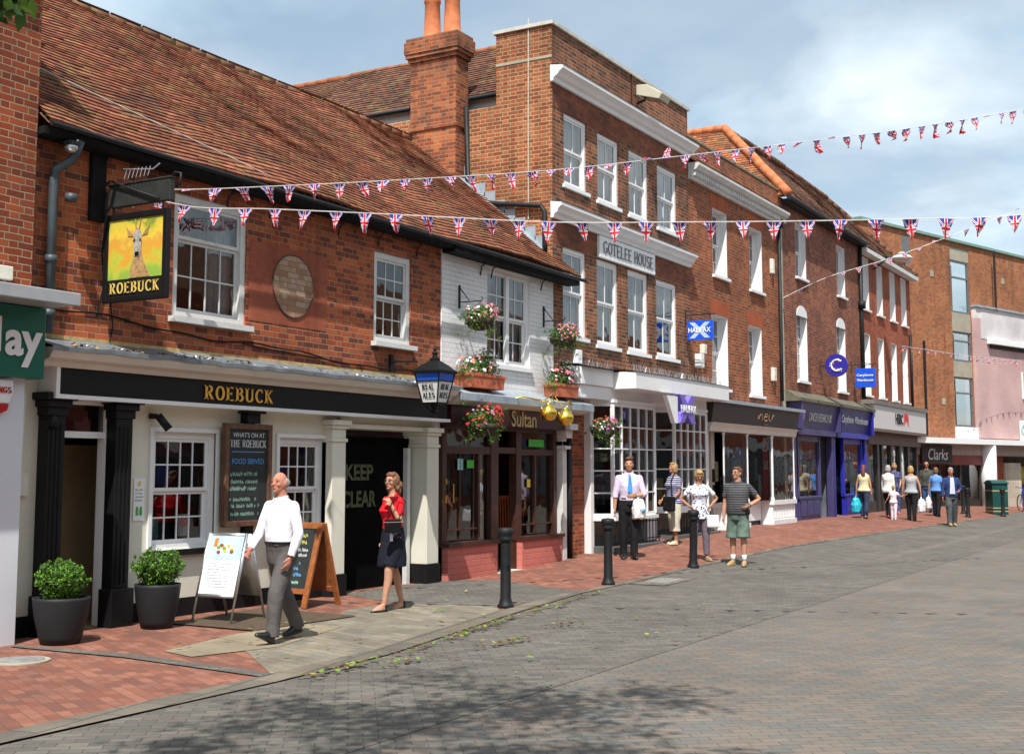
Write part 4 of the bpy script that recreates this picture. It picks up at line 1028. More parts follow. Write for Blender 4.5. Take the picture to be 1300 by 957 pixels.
for (a, b, m1, mf, nm) in ((34.2, 37.9, PUR, PUR, 'CANCER RESEARCH UK'), (38.05, 41.75, BLU, BLU2, 'Carphone Warehouse')):
    w = MB(); w.prism([(-.02, 3.63), (-.36, 3.63), (-.24, 2.88), (-.02, 2.88)], b-a, 'x', a); fz = w.build('fascia', mf, TD)
    w = MB(); w.box(a-.12, a-.001, -.42, -.01, 2.85, 3.62); w.box(b+.001, b+.12, -.42, -.01, 2.85, 3.62); w.box(a, b, -.27, -.01, 2.72, 2.879)
    w.box(a-.1, a+.12, -.16, .02, .33, 2.72); w.box(b-.12, b+.1, -.16, .02, .33, 2.72)
    dx = a+2.55 if m1 is PUR else a+1.0
    lo, hi = (a+.5, a+2.55) if m1 is PUR else (a+1.3, b-.3)
    w.box(lo, hi, -.10, .02, .33, .98); w.box(lo-.05, hi+.05, -.14, .02, .92, .99)
    n = 3
    for k in range(n): w.box(lo+.1+(hi-lo-.2)*k/n, lo-.0+(hi-lo-.2)*(k+1)/n, -.125, -.101, .45, .86)
    w.box(lo-.06, lo+.04, -.10, .02, .98, 2.72); w.box(hi-.04, hi+.06, -.10, .02, .98, 2.72); w.box(lo, hi, -.08, .02, 2.55, 2.72)
    sfd = bevel(w.build('shopfront', m1 if m1 is PUR else BLU, TD), .01)
    w = MB(); w.poly([(lo, -.03, .98), (hi, -.03, .98), (hi, -.03, 2.56), (lo, -.03, 2.56)]); w.build('glass', M_GLASS, sfd)
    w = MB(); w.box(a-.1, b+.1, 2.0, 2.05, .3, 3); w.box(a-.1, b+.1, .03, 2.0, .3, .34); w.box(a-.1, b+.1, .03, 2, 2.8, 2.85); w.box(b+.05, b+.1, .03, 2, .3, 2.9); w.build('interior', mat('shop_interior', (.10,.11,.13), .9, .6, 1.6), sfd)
    ux = (1, 0, 0); uz = (0, -.12, .75)
    if m1 is PUR: text(nm, M_WHITE2, 'lettering', fz, (a+.85, -.30, 3.12), ux, uz, 2.25, .24, 0, .006)
    else: text(nm, M_WHITE, 'lettering', fz, (a+.3, -.298, 3.12), ux, uz, 3.1, .30, .015, .006)
# white mannequin pillar, stacked goods, posters
w = MB(); w.lathe((35.9, .35, .4), [(.16, 0), (.16, 2.2)], 14); w.build('display_column', M_WHITE, TD, True)
w = MB(); w.box(39.6, 40.4, .05, .08, 2.05, 2.35); w.box(40.6, 41.3, .05, .08, 2.05, 2.35); w.build('window_poster', mat('red_sale_poster', (.5,.02,.03), .5), TD)
w = MB(); w.box(39.65, 40.2, .05, .08, 1.3, 1.95); w.box(40.55, 41.2, .05, .08, 1.2, 2.0); w.build('window_poster', mat('white_blue_poster', (.5,.58,.66), .5, .3, 6), TD)
w = MB(); w.box(34.9, 36.7, .3, .8, .4, 1.2); w.build('display_table', mat('display_cloth', (.4,.42,.25), .8, .5, 5), TD)
w = MB(); w.ell((34.45, -.33, 3.25), (.14, .02, .16), 12, 6); w.build('emblem', mat('mauve_dots', (.30,.10,.30), .5, .8, 40), TD)

# ================================================================== TERRACE E (bank)
TE = root_thing('bank_building', 'red brick terrace end with narrow white windows above a pale grey bank fascia', 'bank')
EX = [42.55, 44.45, 46.35, 48.1]
EW = [(x, x+.85, 7.18, 8.97) for x in EX] + [(x-.05, x+.80, 4.26, 6.34) for x in EX]
w = MB(); wall_holes(w, 42.002, 49.6, 3.7, 9.15, .01, EW, .14); w.poly([(49.6, .01, 3.7), (49.6, 6, 3.7), (49.6, 6, 9.15), (49.6, .01, 9.15)]); w.build('front_wall', BR_E, TE)
for h in EW: sash(TE, *h, .01, .14, 1, None, True, (1, 1), cas=.06, curtain='full', sill_out=.08)
roof('roof', T_DARK, TE, (42.0, -.25, 9.2), (49.75, -.25, 9.2), (47.2, 2.5, 12.1), (42.0, 2.5, 12.2), seed=41, gauge=.15, tw=.22, sag=.05)
roof('hip_roof', T_DARK, TE, (49.75, -.25, 9.2), (49.75, 5.2, 9.2), (47.2, 2.5, 12.1), (47.2, 2.5, 12.1), seed=42, gauge=.15, tw=.22)
ridge('ridge_tiles', T_DARK, TE, (42.0, 2.5, 12.22), (47.2, 2.5, 12.12), .11); ridge('hip_ridge', T_DARK, TE, (47.2, 2.5, 12.1), (49.75, -.25, 9.22), .11)
w = MB(); w.box(42.0, 49.8, -.30, .0, 9.02, 9.16); w.build('gutter', M_WHITE2, TE)
w = MB(); w.tube([(49.2, -.06, 6.9), (49.2, -.06, 4.0)], .05, 8); w.build('downpipe', M_IRON, TE, True)
w = MB(); w.box(41.9, 49.9, -.45, .005, 3.92, 4.06); w.build('ledge', mat('grey_ledge', (.17,.16,.14), .8, .3, 5), TE)
w = MB(); w.box(42.02, 49.8, -.40, .0, 3.12, 3.92); fz = w.build('fascia', mat('pale_grey_fascia', (.60,.58,.57), .5, .03), TE)
text('HSBC', M_BLACK, 'lettering', fz, (44.9, -.408, 3.34), X_, Z_, 1.15, .38, .02, .01)
w = MB(); cx, cz, q = 46.55, 3.53, .22
for sgn in (-1, 1):
    w.prism([(cx, cz), (cx+sgn*q*1.5, cz-q), (cx+sgn*q*1.5, cz+q)][::sgn], .008, 'y', -.409)
w.prism([(cx, cz), (cx-q, cz+q), (cx+q, cz+q)], .008, 'y', -.4095); w.build('emblem', mat('red_emblem', (.6,.01,.02), .5), fz)
w = MB(); w.box(42.02, 49.75, -.42, .0, 3.02, 3.12); w.box(42.02, 49.75, -.2, .02, 2.6, 3.02); w.build('soffit', mat('brown_soffit', (.14,.10,.085), .8), TE)
w = MB()
for x in (42.1, 43.6, 44.2, 45.5, 46.8, 48.1, 49.5): w.box(x-.12, x+.12, -.1, .02, .2, 2.6)
w.box(42.1, 49.5, -.06, .02, .2, .7); sfe = w.build('shopfront', mat('dark_granite', (.03,.028,.028), .3, .3, 9), TE)
w = MB(); w.poly([(42.1, -.02, .7), (49.5, -.02, .7), (49.5, -.02, 2.6), (42.1, -.02, 2.6)]); w.build('glass', M_GLASS, sfe)
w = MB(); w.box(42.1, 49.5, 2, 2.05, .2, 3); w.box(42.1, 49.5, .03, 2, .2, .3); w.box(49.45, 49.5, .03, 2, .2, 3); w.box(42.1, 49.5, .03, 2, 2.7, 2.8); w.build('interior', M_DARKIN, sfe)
w = MB(); w.box(42.5, 43.3, .1, .13, 1.0, 2.2); w.box(48.3, 48.9, .1, .13, 1.2, 2.1); w.build('window_poster', M_PAPER, sfe)

# ================================================================== MODERN BLOCK F
TF_ = Matrix.Translation((51, .3, 0)) @ Matrix.Rotation(R(-17.5), 4, 'Z')
TFo = root_thing('modern_brick_block', 'flat roofed orange brick block with a tall strip of windows above a white canopy', 'building')
w = MB(TF_)
wall_holes(w, -3.5, 14, 3.0, 11.25, 0, [(3.25, 4.86, 3.52, 11.05)], .12)
w.poly([(-3.5, 8, 3), (-3.5, 0, 3), (-3.5, 0, 11.25), (-3.5, 8, 11.25)])
w.build('wall', BR_F, TFo)
w = MB(TF_); w.box(-3.6, 14, -.10, .3, 11.25, 11.36); w.build('copper_edge', mat('green_copper', (.17,.28,.23), .7), TFo)
w = MB(TF_); w.tube([(.85, -.06, 6.9), (.85, -.06, 3.1)], .05, 8); w.build('vent_pipe', M_IRON, TFo)
w = MB(TF_); w.tube([(6.6, -.26, 8.6), (6.6, -.26, 11.2)], .05, 8); w.build('downpipe', M_IRON, TFo)
for x_, z_ in ((1.6, 9.6), (2.2, 4.4), (7.7, 9.9)):
    w = MB(TF_); w.box(x_, x_+.25, -.02, -.001, z_, z_+.25); w.build('vent', M_CONC, TFo)
for bx_ in ((3.26, 4.85, .03, .11, 10.5, 11.04), (3.26, 4.85, .02, .11, 7.5, 8.28), (3.26, 4.85, .02, .11, 5.6, 6.25)): MB(TF_).box(*bx_).build('concrete_panel', M_CONC, TFo)
w = MB(TF_); w.box(3.2, 4.95, -.12, .11, 2.99, 3.52); w.build('white_box', M_WHITE, TFo)
for z0_, z1_ in ((8.28, 10.5), (6.25, 7.5), (3.53, 5.6)):
    w = MB(TF_); w.box(3.26, 3.36, .05, .13, z0_, z1_); w.box(4.77, 4.85, .05, .13, z0_, z1_); w.box(3.36, 4.77, .05, .13, z1_-.08, z1_); w.box(3.36, 4.77, .05, .13, z0_, z0_+.08)
    w.box(3.36, 4.77, .05, .12, z0_+(z1_-z0_)*.66, z0_+(z1_-z0_)*.66+.07)
    wi_ = w.build('window', mat('grey_metal_frame', (.12,.14,.15), .5), TFo)
    w = MB(TF_); w.poly([(3.36, .1, z0_), (4.77, .1, z0_), (4.77, .1, z1_), (3.36, .1, z1_)]); w.build('glass', M_GLASS, wi_)
    w = MB(TF_); w.box(3.27, 4.84, .8, .82, z0_, z1_); w.box(3.27, 4.84, .14, .8, z0_-.02, z0_); w.build('room', M_DARKIN, wi_)
w = MB(TF_); w.box(-.5, .0, -.01, .02, 9.6, 11.0); w.build('window', mat('grey_metal_frame', (.12,.14,.15), .5), TFo)
w = MB(TF_); w.box(-1.6, 14, -1.0, 0, 2.80, 2.97); w.box(-1.6, 14, -1.02, -1.001, 2.78, 3.0); w.build('canopy', M_WHITE, TFo)
w = MB(TF_); w.box(-1.6, 14, -.62, -.60, 2.35, 2.8) ; w.box(-1.6, 14, -.60, .8, 2.33, 2.35); w.build('canopy_soffit', mat('taupe_soffit', (.34,.27,.24), .8), TFo)
w = MB(TF_); w.box(-1.6, 5, -.6, -.55, 1.95, 2.34); w.build('red_fascia', mat('dark_red_fascia', (.20,.035,.03), .6), TFo)
w = MB(TF_); w.box(-.75, 1.55, -.72, -.64, 2.0, 2.72); cs = w.build('shop_sign', mat('black_brown_sign', (.018,.014,.012), .5), TFo)
text('Clarks', M_WHITE2, 'lettering', cs, (-.35, -.728, 2.14), X_, Z_, 1.5, .44, 0, .008, T=TF_, shear=.18)
w = MB(TF_)
for x in (.3, .95, 1.7, 2.6, 4.2): w.box(x-.05, x+.05, -.5, -.4, .1, 2.0)
w.box(-1.6, 5.0, -.5, -.4, .1, .55); w.build('shopfront_frame', mat('dark_frame', (.03,.025,.02), .5), TFo)
w = MB(TF_); w.poly([(-1.6, -.45, .5), (5.3, -.45, .5), (5.3, -.45, 2.0), (-1.6, -.45, 2.0)]); w.build('shop_glass', M_GLASS, TFo)
w = MB(TF_); w.box(-1.6, 14, 1.5, 1.55, 0, 2.4); w.box(-1.6, 14, -.4, 1.5, 0, .12); w.build('shop_interior', mat('brown_interior', (.07,.045,.03), .9, .6, 1.5), TFo)
w = MB(TF_); w.lathe((4.55, -.68, 0), [(.33, 0), (.33, 2.8)], 20); w.build('column', M_WHITE, TFo, True)
w = MB(TF_); w.box(5.9, 6.6, -.3, .2, 0, 2.33); w.build('brick_pier', BR_E, TFo)
w = MB(TF_); w.box(6.6, 8.0, -.4, .2, 0, 2.05); w.build('tiled_pier', brick('cream_tile', [(.55,.50,.42),(.50,.46,.39)], (.3,.27,.22), L=.6, Hh=.6, flemish=False, grime=.1), TFo)
w = MB(TF_); w.box(8.0, 12.5, -.2, -.15, .1, 1.9); w.build('yellow_blue_window', mat('yellow_display', (.35,.27,.03), .6, .7, 2), TFo)
w = MB(TF_); w.box(8.0, 12.5, -.25, -.201, .1, 1.15); w.build('blue_panel', mat('blue_display', (.03,.05,.22), .6, .5, 3), TFo)
# pink painted projecting upper floor
PK = root_thing('pink_painted_building', 'pink painted brick upper storey projecting over the canopy at the right edge', 'building')
w = MB(TF_); w.box(4.9, 14, -.2, -.002, 3.08, 8.15); w.build('wall', BR_PINKP, PK)
w = MB(TF_); w.box(5.3, 14, -.22, -.201, 7.3, 8.15); w.box(5.3, 14, -.22, -.003, 8.15, 8.62); w.box(4.9, 5.299, -.2, -.003, 8.15, 8.60); w.build('white_wall', brick('pale_painted_brick', RED, (.6,.6,.6), paint=(.66,.64,.64), grime=.3, gc=(.3,.26,.24), bumps=1.), PK)
w = MB(TF_); w.box(4.85, 14, -.3, 0, 8.62, 8.70); w.build('coping', M_LEADL, PK)
w = MB(TF_); w.box(5.75, 14, -.42, -.221, 7.10, 7.32); w.build('white_ledge', M_WHITE, PK)
w = MB(TF_); w.box(6.0, 14, -.26, -.201, 6.93, 7.09); w.box(8.9, 10.2, -.24, -.201, 4.95, 6.0); w.build('window', M_DARKIN, PK)
w = MB(TF_); w.box(8.82, 8.899, -.26, -.201, 4.87, 6.05); w.box(8.9, 10.2, -.26, -.201, 4.85, 4.949); w.build('window_frame', M_WHITE, PK)
sg = root_thing('projecting_sign', 'white projecting shop sign cut by the right edge under the pink wall', 'sign')
w = MB(TF_); w.box(8.4, 8.5, -.95, -.22, 2.4, 3.9); w.build('board', M_WHITE, sg)
w = MB(TF_); w.tube([(8.39, -.6+.25*math.cos(a), 3.5+.25*math.sin(a)) for a in [k*.4 for k in range(16)]], .05, 6, closed=True); w.build('ring', mat('grey_green', (.3,.45,.45), .5), sg)

# ================================================================== terrace added behind the camera, only so the shop windows reflect something
OP = root_thing('reflection_terrace', 'plain brick terrace added out of view so the shop windows have something to reflect', 'terrace')
w = MB(); w.box(-14, 150, -30, -23, -.1, 8.2); w.build('wall', BR_E, OP)
w = MB(); w.prism([(-23-.4, 8.2), (-30, 8.2), (-26.5, 11)], 164, 'x', -14); w.build('roof', T_DARK, OP)
for k in range(39):
    x = -12+k*4.1; w = MB(); w.box(x, x+1.1, -22.98, -22.93, 4.4, 6.2); w.build('window', mat('dark_pane', (.05,.06,.07), .2), OP)
    w = MB(); w.box(x-.3, x+2.9, -22.98, -22.90, .5, 2.7); w.build('shop_window', mat('dark_pane', (.05,.06,.07), .2), OP)
    w = MB(); w.box(x-.4, x+3.1, -22.95, -22.6, 2.8, 3.4); w.build('fascia', [M_WHITE2, PUR, mat('pink_awning', (.5,.16,.16), .7), M_CREAM][k % 4], OP)

rr = random.Random(15)
for (a, b, y_, root_, z0_, n_) in ((28.4, 29.7, .25, TC, .95, 5), (30.6, 33.3, .3, TC, .95, 9), (34.9, 36.6, .35, TD, 1.0, 9), (39.5, 41.3, .4, TD, 1.0, 7), (22.0, 24.1, .35, Gt, 1.0, 6), (25.0, 26.9, .35, Gt, 1.0, 6), (42.6, 49.0, .5, TE, .7, 12)):
    for k in range(n_):
        x = a+(b-a)*(k+rr.random()*.7)/n_; hh = rr.uniform(.15, .75); z_ = z0_+rr.choice((0, 0, .5, .9)); w = MB(); w.box(x, x+rr.uniform(.12, .35), y_+rr.uniform(0, .4), y_+rr.uniform(.42, .6), z_, z_+hh)
        w.build('display_item', mat('display_item_%d' % (k % 6), [(.45,.42,.38),(.10,.14,.24),(.35,.06,.06),(.08,.08,.09),(.5,.45,.2),(.2,.3,.35)][k % 6], .6, .4, 9), root_)
# ================================================================== STREET THINGS
# ---- hanging pub sign (board stands at right angles to the wall, picture faces the left of the street)
S = root_thing('hanging_pub_sign', 'hanging pub sign with a roe deer picture above gold ROEBUCK letters on an iron bracket', 'sign')
w = MB(); X0 = 9.70
w.box(X0-.03, X0+.03, -1.05, -.98, 3.54, 4.52); w.box(X0-.03, X0+.03, -.15, -.08, 3.54, 4.52); w.box(X0-.03, X0+.03, -.98, -.15, 3.54, 3.60); w.box(X0-.03, X0+.03, -.98, -.15, 4.45, 4.52)
bevel(w.build('frame', M_BLACK, S), .008)
w = MB(); w.box(X0-.012, X0+.012, -.98, -.15, 3.60, 3.79); w.build('name_panel', M_BLACKM, S)
t = NT('sign_picture'); P_ = t.pos(); sx = t.add('ShaderNodeSeparateXYZ'); t.link(P_, sx.inputs[0])
z_ = t.math('DIVIDE', t.math('SUBTRACT', sx.outputs[2], 3.79), .66)
zz = t.math('ADD', z_, t.math('MULTIPLY_ADD', t.noise(P_, 5.5, 3), 1.1, -.55))
t.link(t.ramp(zz, [(.0, (.26,.42,.06)), (.25, (.48,.50,.06)), (.42, (.68,.32,.04)), (.55, (.62,.36,.06)), (.7, (.74,.52,.06)), (.88, (.55,.48,.06)), (1., (.24,.28,.04))]), t.b.inputs['Base Color']); t.b.inputs['Roughness'].default_value = .4
w = MB(); w.box(X0-.014, X0+.012, -.98, -.15, 3.79, 4.45); pic = w.build('picture', t.m, S)
M_DEER = mat('deer_brown', (.36,.22,.09), .7, .5, 30); M_DEERG = mat('deer_grey', (.34,.31,.27), .7, .5, 30)
fx = X0-.016
def sp(pts, m, nm, d=.004, off=0):
    mb = MB(); mb.prism([(-.60-a, b) for a, b in pts][::1], d, 'x', fx-off-d); return mb.build(nm, m, pic)
sp([(-.12, 3.795), (-.06, 4.02), (-.05, 4.14), (.05, 4.14), (.09, 3.98), (.20, 3.795)], M_DEER, 'neck')
sp([(-.05, 4.07), (-.065, 4.2), (-.05, 4.3), (0, 4.34), (.05, 4.3), (.065, 4.2), (.05, 4.07), (.03, 4.02), (-.03, 4.02)], M_DEERG, 'head', off=.004)
sp([(-.06, 4.25), (-.17, 4.36), (-.15, 4.26)], M_DEER, 'ear', off=.002); sp([(.06, 4.25), (.17, 4.36), (.15, 4.26)], M_DEER, 'ear', off=.002)
sp([(-.03, 4.33), (-.05, 4.44), (-.035, 4.44), (-.015, 4.33)], M_DEER, 'antler', off=.004); sp([(.03, 4.33), (.05, 4.44), (.035, 4.44), (.015, 4.33)], M_DEER, 'antler', off=.004)
sp([(-.028, 4.03), (-.03, 4.075), (.03, 4.075), (.028, 4.03)], M_BLACK, 'nose', off=.008)
for e in (-.045, .045): sp([(e-.012, 4.19), (e-.012, 4.215), (e+.012, 4.215), (e+.012, 4.19)], M_BLACK, 'eye', off=.008)
serif('ROEBUCK', mat('pale_gold', (.68,.50,.12), .45, .1), 'lettering', S, (X0-.018, -.19, 3.63), (0,-1,0), Z_, .75, .125, .005, tk=.19, tn=.08, gap=.24)
w = MB(); w.box(X0-.035, X0+.035, -1.08, -.15, 4.60, 4.84); w.box(X0-.045, X0+.045, -1.09, -.14, 4.84, 4.86); bevel(w.build('crossbeam', mat('dark_green_black', (.02,.024,.02), .6, .3, 9), S), .006)
w = MB()
w.tube([(X0, -.03, 4.66), (X0-.05, -.05, 4.82), (X0-.07, -.2, 4.90), (X0-.06, -.5, 4.78), (X0-.06, -.95, 4.62)], .013, 6)
w.tube([(X0, -1.05, 4.84), (X0, -1.12, 4.90), (X0, -1.2, 4.88), (X0, -1.2, 4.78), (X0, -1.13, 4.74)], .014, 6)
w.tube([(X0, -.03, 4.55), (X0, -.12, 4.6), (X0, -.16, 4.72)], .014, 6); w.tube([(X0, -.04, 4.6), (X0-.03, -.02, 4.98), (X0-.02, -.10, 5.2)], .012, 6)
w.box(X0-.02, X0+.02, -.08, -.071, 4.4, 4.8)
w.tube([(X0, -.2, 4.61), (X0, -.2, 4.5)], .01, 6); w.tube([(X0, -.95, 4.61), (X0, -.95, 4.5)], .01, 6)
w.build('bracket', M_IRON, S, True)
w = MB(); w.tube([(X0-.02, -.35, 5.02), (X0-.02, -.8, 4.97), (X0-.02, -.9, 5.02)], .008, 6)
for k in range(7): w.tube([(X0-.02, -.4-.06*k, 5.01), (X0-.1, -.45-.06*k, 4.88)], .004, 4)
w.build('bird_spikes', M_STEEL, S)

# ---- lantern
LN = root_thing('pub_lantern', 'large black pub lantern with blue band and REAL ALES panels on a wall bracket', 'lantern')
c = Vector((15.27, -.78, 0)); w = MB()
def frus(w, c, r0, z0, r1, z1): 
    a = [w.vert((c[0]+sx_*r0, c[1]+sy_*r0, z0)) for sx_, sy_ in ((-1,-1),(1,-1),(1,1),(-1,1))]; b = [w.vert((c[0]+sx_*r1, c[1]+sy_*r1, z1)) for sx_, sy_ in ((-1,-1),(1,-1),(1,1),(-1,1))]
    w.face(a[::-1]); w.face(b)
    for k in range(4): w.face((a[k], a[(k+1) % 4], b[(k+1) % 4], b[k]))
frus(w, c, .235, 3.11, .24, 3.135); frus(w, c, .24, 3.135, .15, 3.23); frus(w, c, .15, 3.23, .06, 3.30); frus(w, c, .12, 2.66, .135, 2.69)
w.lathe((c.x, c.y, 0), [(.07, 3.29), (.075, 3.33), (.04, 3.35), (.035, 3.39), (.05, 3.41), (.02, 3.44), (.028, 3.47), (.004, 3.53)], 12)
for sx_, sy_ in ((-1,-1),(1,-1),(1,1),(-1,1)): w.tube([(c.x+sx_*.128, c.y+sy_*.128, 2.68), (c.x+sx_*.212, c.y+sy_*.212, 3.12)], .012, 6)
for zz_, rr_ in ((2.995, .192),):
    for a, b in (((-1,-1),(1,-1)), ((1,-1),(1,1)), ((1,1),(-1,1)), ((-1,1),(-1,-1))): w.tube([(c.x+a[0]*rr_, c.y+a[1]*rr_, zz_), (c.x+b[0]*rr_, c.y+b[1]*rr_, zz_)], .009, 5)
for k in range(14):
    q = -.22+.034*k; w.box(c.x+q-.006, c.x+q+.006, c.y-.245, c.y-.237, 3.13, 3.155); w.box(c.x-.245, c.x-.237, c.y+q-.006, c.y+q+.006, 3.13, 3.155)
w.lathe((c.x, c.y, 0), [(.03, 2.52), (.06, 2.56), (.04, 2.6), (.08, 2.66)], 10)
w.tube([(c.x, c.y, 2.54), (c.x+.12, c.y+.05, 2.5), (c.x+.3, c.y+.3, 2.62), (c.x+.36, c.y+.5, 2.80), (c.x+.35, c.y+.62, 2.78)], .014, 6)
w.tube([(15.25, -.03, 3.30), (15.25, -.12, 3.32), (15.26, -.5, 3.30), (15.27, -.66, 3.18)], .014, 6); w.box(15.21, 15.29, -.04, -.001, 3.18, 3.42)
w.build('cage', M_BLACK, LN)
w = MB(); frus(w, c, .124, 2.69, .188, 2.99); w.build('white_panel', mat('opal_glass', (.70,.71,.70), .25, .03), LN)
w = MB(); frus(w, c, .189, 3.0, .208, 3.108); w.build('blue_band', mat('blue_glass', (.01,.09,.55), .2, .1), LN)
for (s_, z0_) in (('REAL', 2.87), ('ALES', 2.75)):
    r_ = .124+.064*(z0_-2.69)/.30+.004; tl = (.064, .30)
    serif(s_, M_BLACK, 'lettering', LN, (c.x-r_-.003, c.y+.105, z0_), (0,-1,0), (-.213,0,1), .21, .085, .003, tk=.22, tn=.09)
    serif(s_, M_BLACK, 'lettering', LN, (c.x-.105, c.y-r_-.003, z0_), (1,0,0), (0,-.213,1), .21, .085, .003, tk=.22, tn=.09)

# ---- foliage and flowers
def leaf_cloud(mb, c, r, n, size, rr, shell=.55, flat=.5, mi=(0,), keep=None):
    for _ in range(n):
        d = Vector((rr.gauss(0, 1), rr.gauss(0, 1), rr.gauss(0, 1))).normalized()
        q = rr.uniform(shell, 1)
        nn = noise.noise(d*2.3 + Vector(c)*1.7)
        p = Vector(c) + Vector((d.x*r[0], d.y*r[1], d.z*r[2]))*q*(1+.16*nn)
        if keep and not keep(p): continue
        a = (d + Vector((rr.gauss(0, flat), rr.gauss(0, flat), rr.gauss(0, flat)))).normalized()
        u = a.orthogonal().normalized(); v = a.cross(u); th = rr.uniform(0, 6.3)
        u, v = u*math.cos(th)+v*math.sin(th), v*math.cos(th)-u*math.sin(th)
        s_ = size*rr.uniform(.6, 1.3); mb.m = rr.choice(mi)
        mb.poly([p-u*s_, p-v*s_*.45, p+u*s_, p+v*s_*.45])
    mb.m = 0
def leafm(name, c, tr=.25):
    if name in _M: return _M[name]
    t = NT(name); g = t.add('ShaderNodeNewGeometry'); rp = g.outputs['Random Per Island']
    col = t.ramp(rp, [(0, tuple(x*.6 for x in c)), (.5, c), (1, tuple(min(1, x*1.5) for x in c))]); t.link(col, t.b.inputs['Base Color'])
    t.b.inputs['Roughness'].default_value = .55
    tl = t.add('ShaderNodeBsdfTranslucent'); t.link(col, tl.inputs[0]); mx = t.add('ShaderNodeMixShader'); mx.inputs[0].default_value = tr
    out = [x for x in t.n if x.type == 'OUTPUT_MATERIAL'][0]; t.link(t.b.outputs[0], mx.inputs[1]); t.link(tl.outputs[0], mx.inputs[2]); t.link(mx.outputs[0], out.inputs[0])
    _M[name] = t.m; return t.m
LF1, LF2, LF3 = leafm('leaf_green', (.055,.13,.018)), leafm('leaf_light_green', (.12,.23,.03)), leafm('leaf_dark_green', (.03,.075,.012))
FR, FP, FW, FV, FO = [leafm(n, c, .15) for n, c in (('red_petal', (.60,.02,.02)), ('pink_petal', (.68,.16,.30)), ('white_petal', (.78,.74,.74)), ('violet_petal', (.40,.14,.55)), ('coral_petal', (.75,.22,.14)))]
def flowers(mb, c, r, n, size, rr, mis, top=True):
    for _ in range(n):
        d = Vector((rr.gauss(0, 1), rr.gauss(0, 1), rr.gauss(0, 1))).normalized()
        if d.y > .35: d.y = -d.y
        if top and d.z < -.35: d.z = abs(d.z)
        p = Vector(c)+Vector((d.x*r[0], d.y*r[1], d.z*r[2]))*rr.uniform(.92, 1.12)
        a = (d+Vector((-.3, -.6, .3))).normalized(); u = a.orthogonal().normalized(); v = a.cross(u); s_ = size*rr.uniform(.7, 1.25)
        mb.m = rr.choice(mis)
        pts = [p + (u*math.cos(k*math.pi/5)+v*math.sin(k*math.pi/5))*s_*(1 if k % 2 else .72) for k in range(10)]
        mb.poly(pts)
    mb.m = 0
MLF = [LF1, LF2, LF3, FR, FP, FW, FV, FO]
def basket(name, label, c, r, cols, seed, br=None, hang=.35, group='hanging flower baskets'):
    rr = random.Random(seed); B_ = root_thing(name, label, 'flower basket', group)
    x, y, z = c; w = MB()
    w.lathe((x, y, z-.12), [(r*.2, -.04), (r*.5, .0), (r*.68, .07), (r*.74, .14)], 16); w.build('bowl', mat('coir_liner', (.05,.04,.022), .95, .4, 20, bump=.4, bs=60), B_, True)
    mb = MB(); leaf_cloud(mb, (x, y, z+r*.22), (r*.9, r*.8, r*.55), 1100, .024, rr, .4, .8, (0, 0, 1, 1, 2)); leaf_cloud(mb, (x+r*.45, y-r*.2, z+r*.45), (r*.5, r*.5, r*.45), 420, .022, rr, .3, .8, (0, 1, 1)); leaf_cloud(mb, (x-r*.5, y-r*.1, z-.02), (r*.42, r*.5, r*.55), 380, .02, rr, .3, .8, (0, 1, 2)); leaf_cloud(mb, (x+r*.3, y-r*.4, z-.08), (r*.45, r*.4, r*.6), 260, .018, rr, .4, .8, (0, 1))
    for k in range(16):
        a = rr.uniform(0, 6.3); e = (x+r*rr.uniform(.9, 1.35)*math.cos(a), y+r*rr.uniform(.8, 1.1)*math.sin(a), z+r*rr.uniform(-.9, .9)); m0 = Vector((x, y, z+r*.3)).lerp(Vector(e), .55)+Vector((0, 0, .05)); mb.m = 2; mb.tube([m0, m0.lerp(Vector(e), .5)+Vector((0, 0, .02)), e], .0025, 3, cap=False); mb.m = 0; leaf_cloud(mb, e, (.05, .05, .06), 26, .017, rr, .1, .9, (0, 1))
    mb.build('foliage', MLF, B_)
    mb = MB(); flowers(mb, (x, y, z+r*.22), (r*.93, r*.82, r*.55), 48, .021, rr, cols); flowers(mb, (x+r*.45, y-r*.2, z+r*.45), (r*.5, r*.5, r*.45), 24, .024, rr, cols[:2]); flowers(mb, (x-r*.5, y-r*.1, z-.02), (r*.45, r*.5, r*.5), 16, .018, rr, cols[2:]); mb.build('blossom', MLF, B_)
    w = MB()
    for k in range(3):
        a = k*2.1+.4; w.tube([(x+r*.88*math.cos(a), y+r*.88*math.sin(a), z), (x, y, z+hang)], .003, 4)
    w.build('chain', M_BLACKM, B_)
    if br:
        w = MB(); w.tube([(x, -.03, br), (x, y-.02, br), (x, y-.02, z+hang)], .010, 6); w.tube([(x, -.04, br+.24), (x, y*.55, br)], .008, 6); w.box(x-.015, x+.015, -.045, -.021, br-.1, br+.28)
        w.tube([(x, y-.02, br), (x, y-.06, br+.04), (x, y-.02, br+.06)], .008, 6); w.build('bracket', M_IRON, B_)
    return B_
basket('hanging_basket', 'hanging basket of pink and cream flowers left of the white cottage window', (17.10, -.42, 4.10), .33, (4, 4, 5, 5, 7), 3, 4.42, .3)
basket('hanging_basket', 'hanging basket of pink petunias at the corner of the white cottage, right of its window', (19.95, -.42, 4.06), .34, (4, 4, 4, 7, 6), 4, 4.40, .32)
basket('hanging_basket', 'hanging basket of red and purple flowers in front of the maroon Sultan fascia', (17.0, -.52, 2.42), .38, (3, 3, 6, 3, 4), 5, None, .42)
basket('hanging_basket', 'hanging basket of red and lilac flowers in front of the white bay window', (21.40, -.50, 2.45), .32, (3, 6, 5, 6, 3), 6, None, .42)
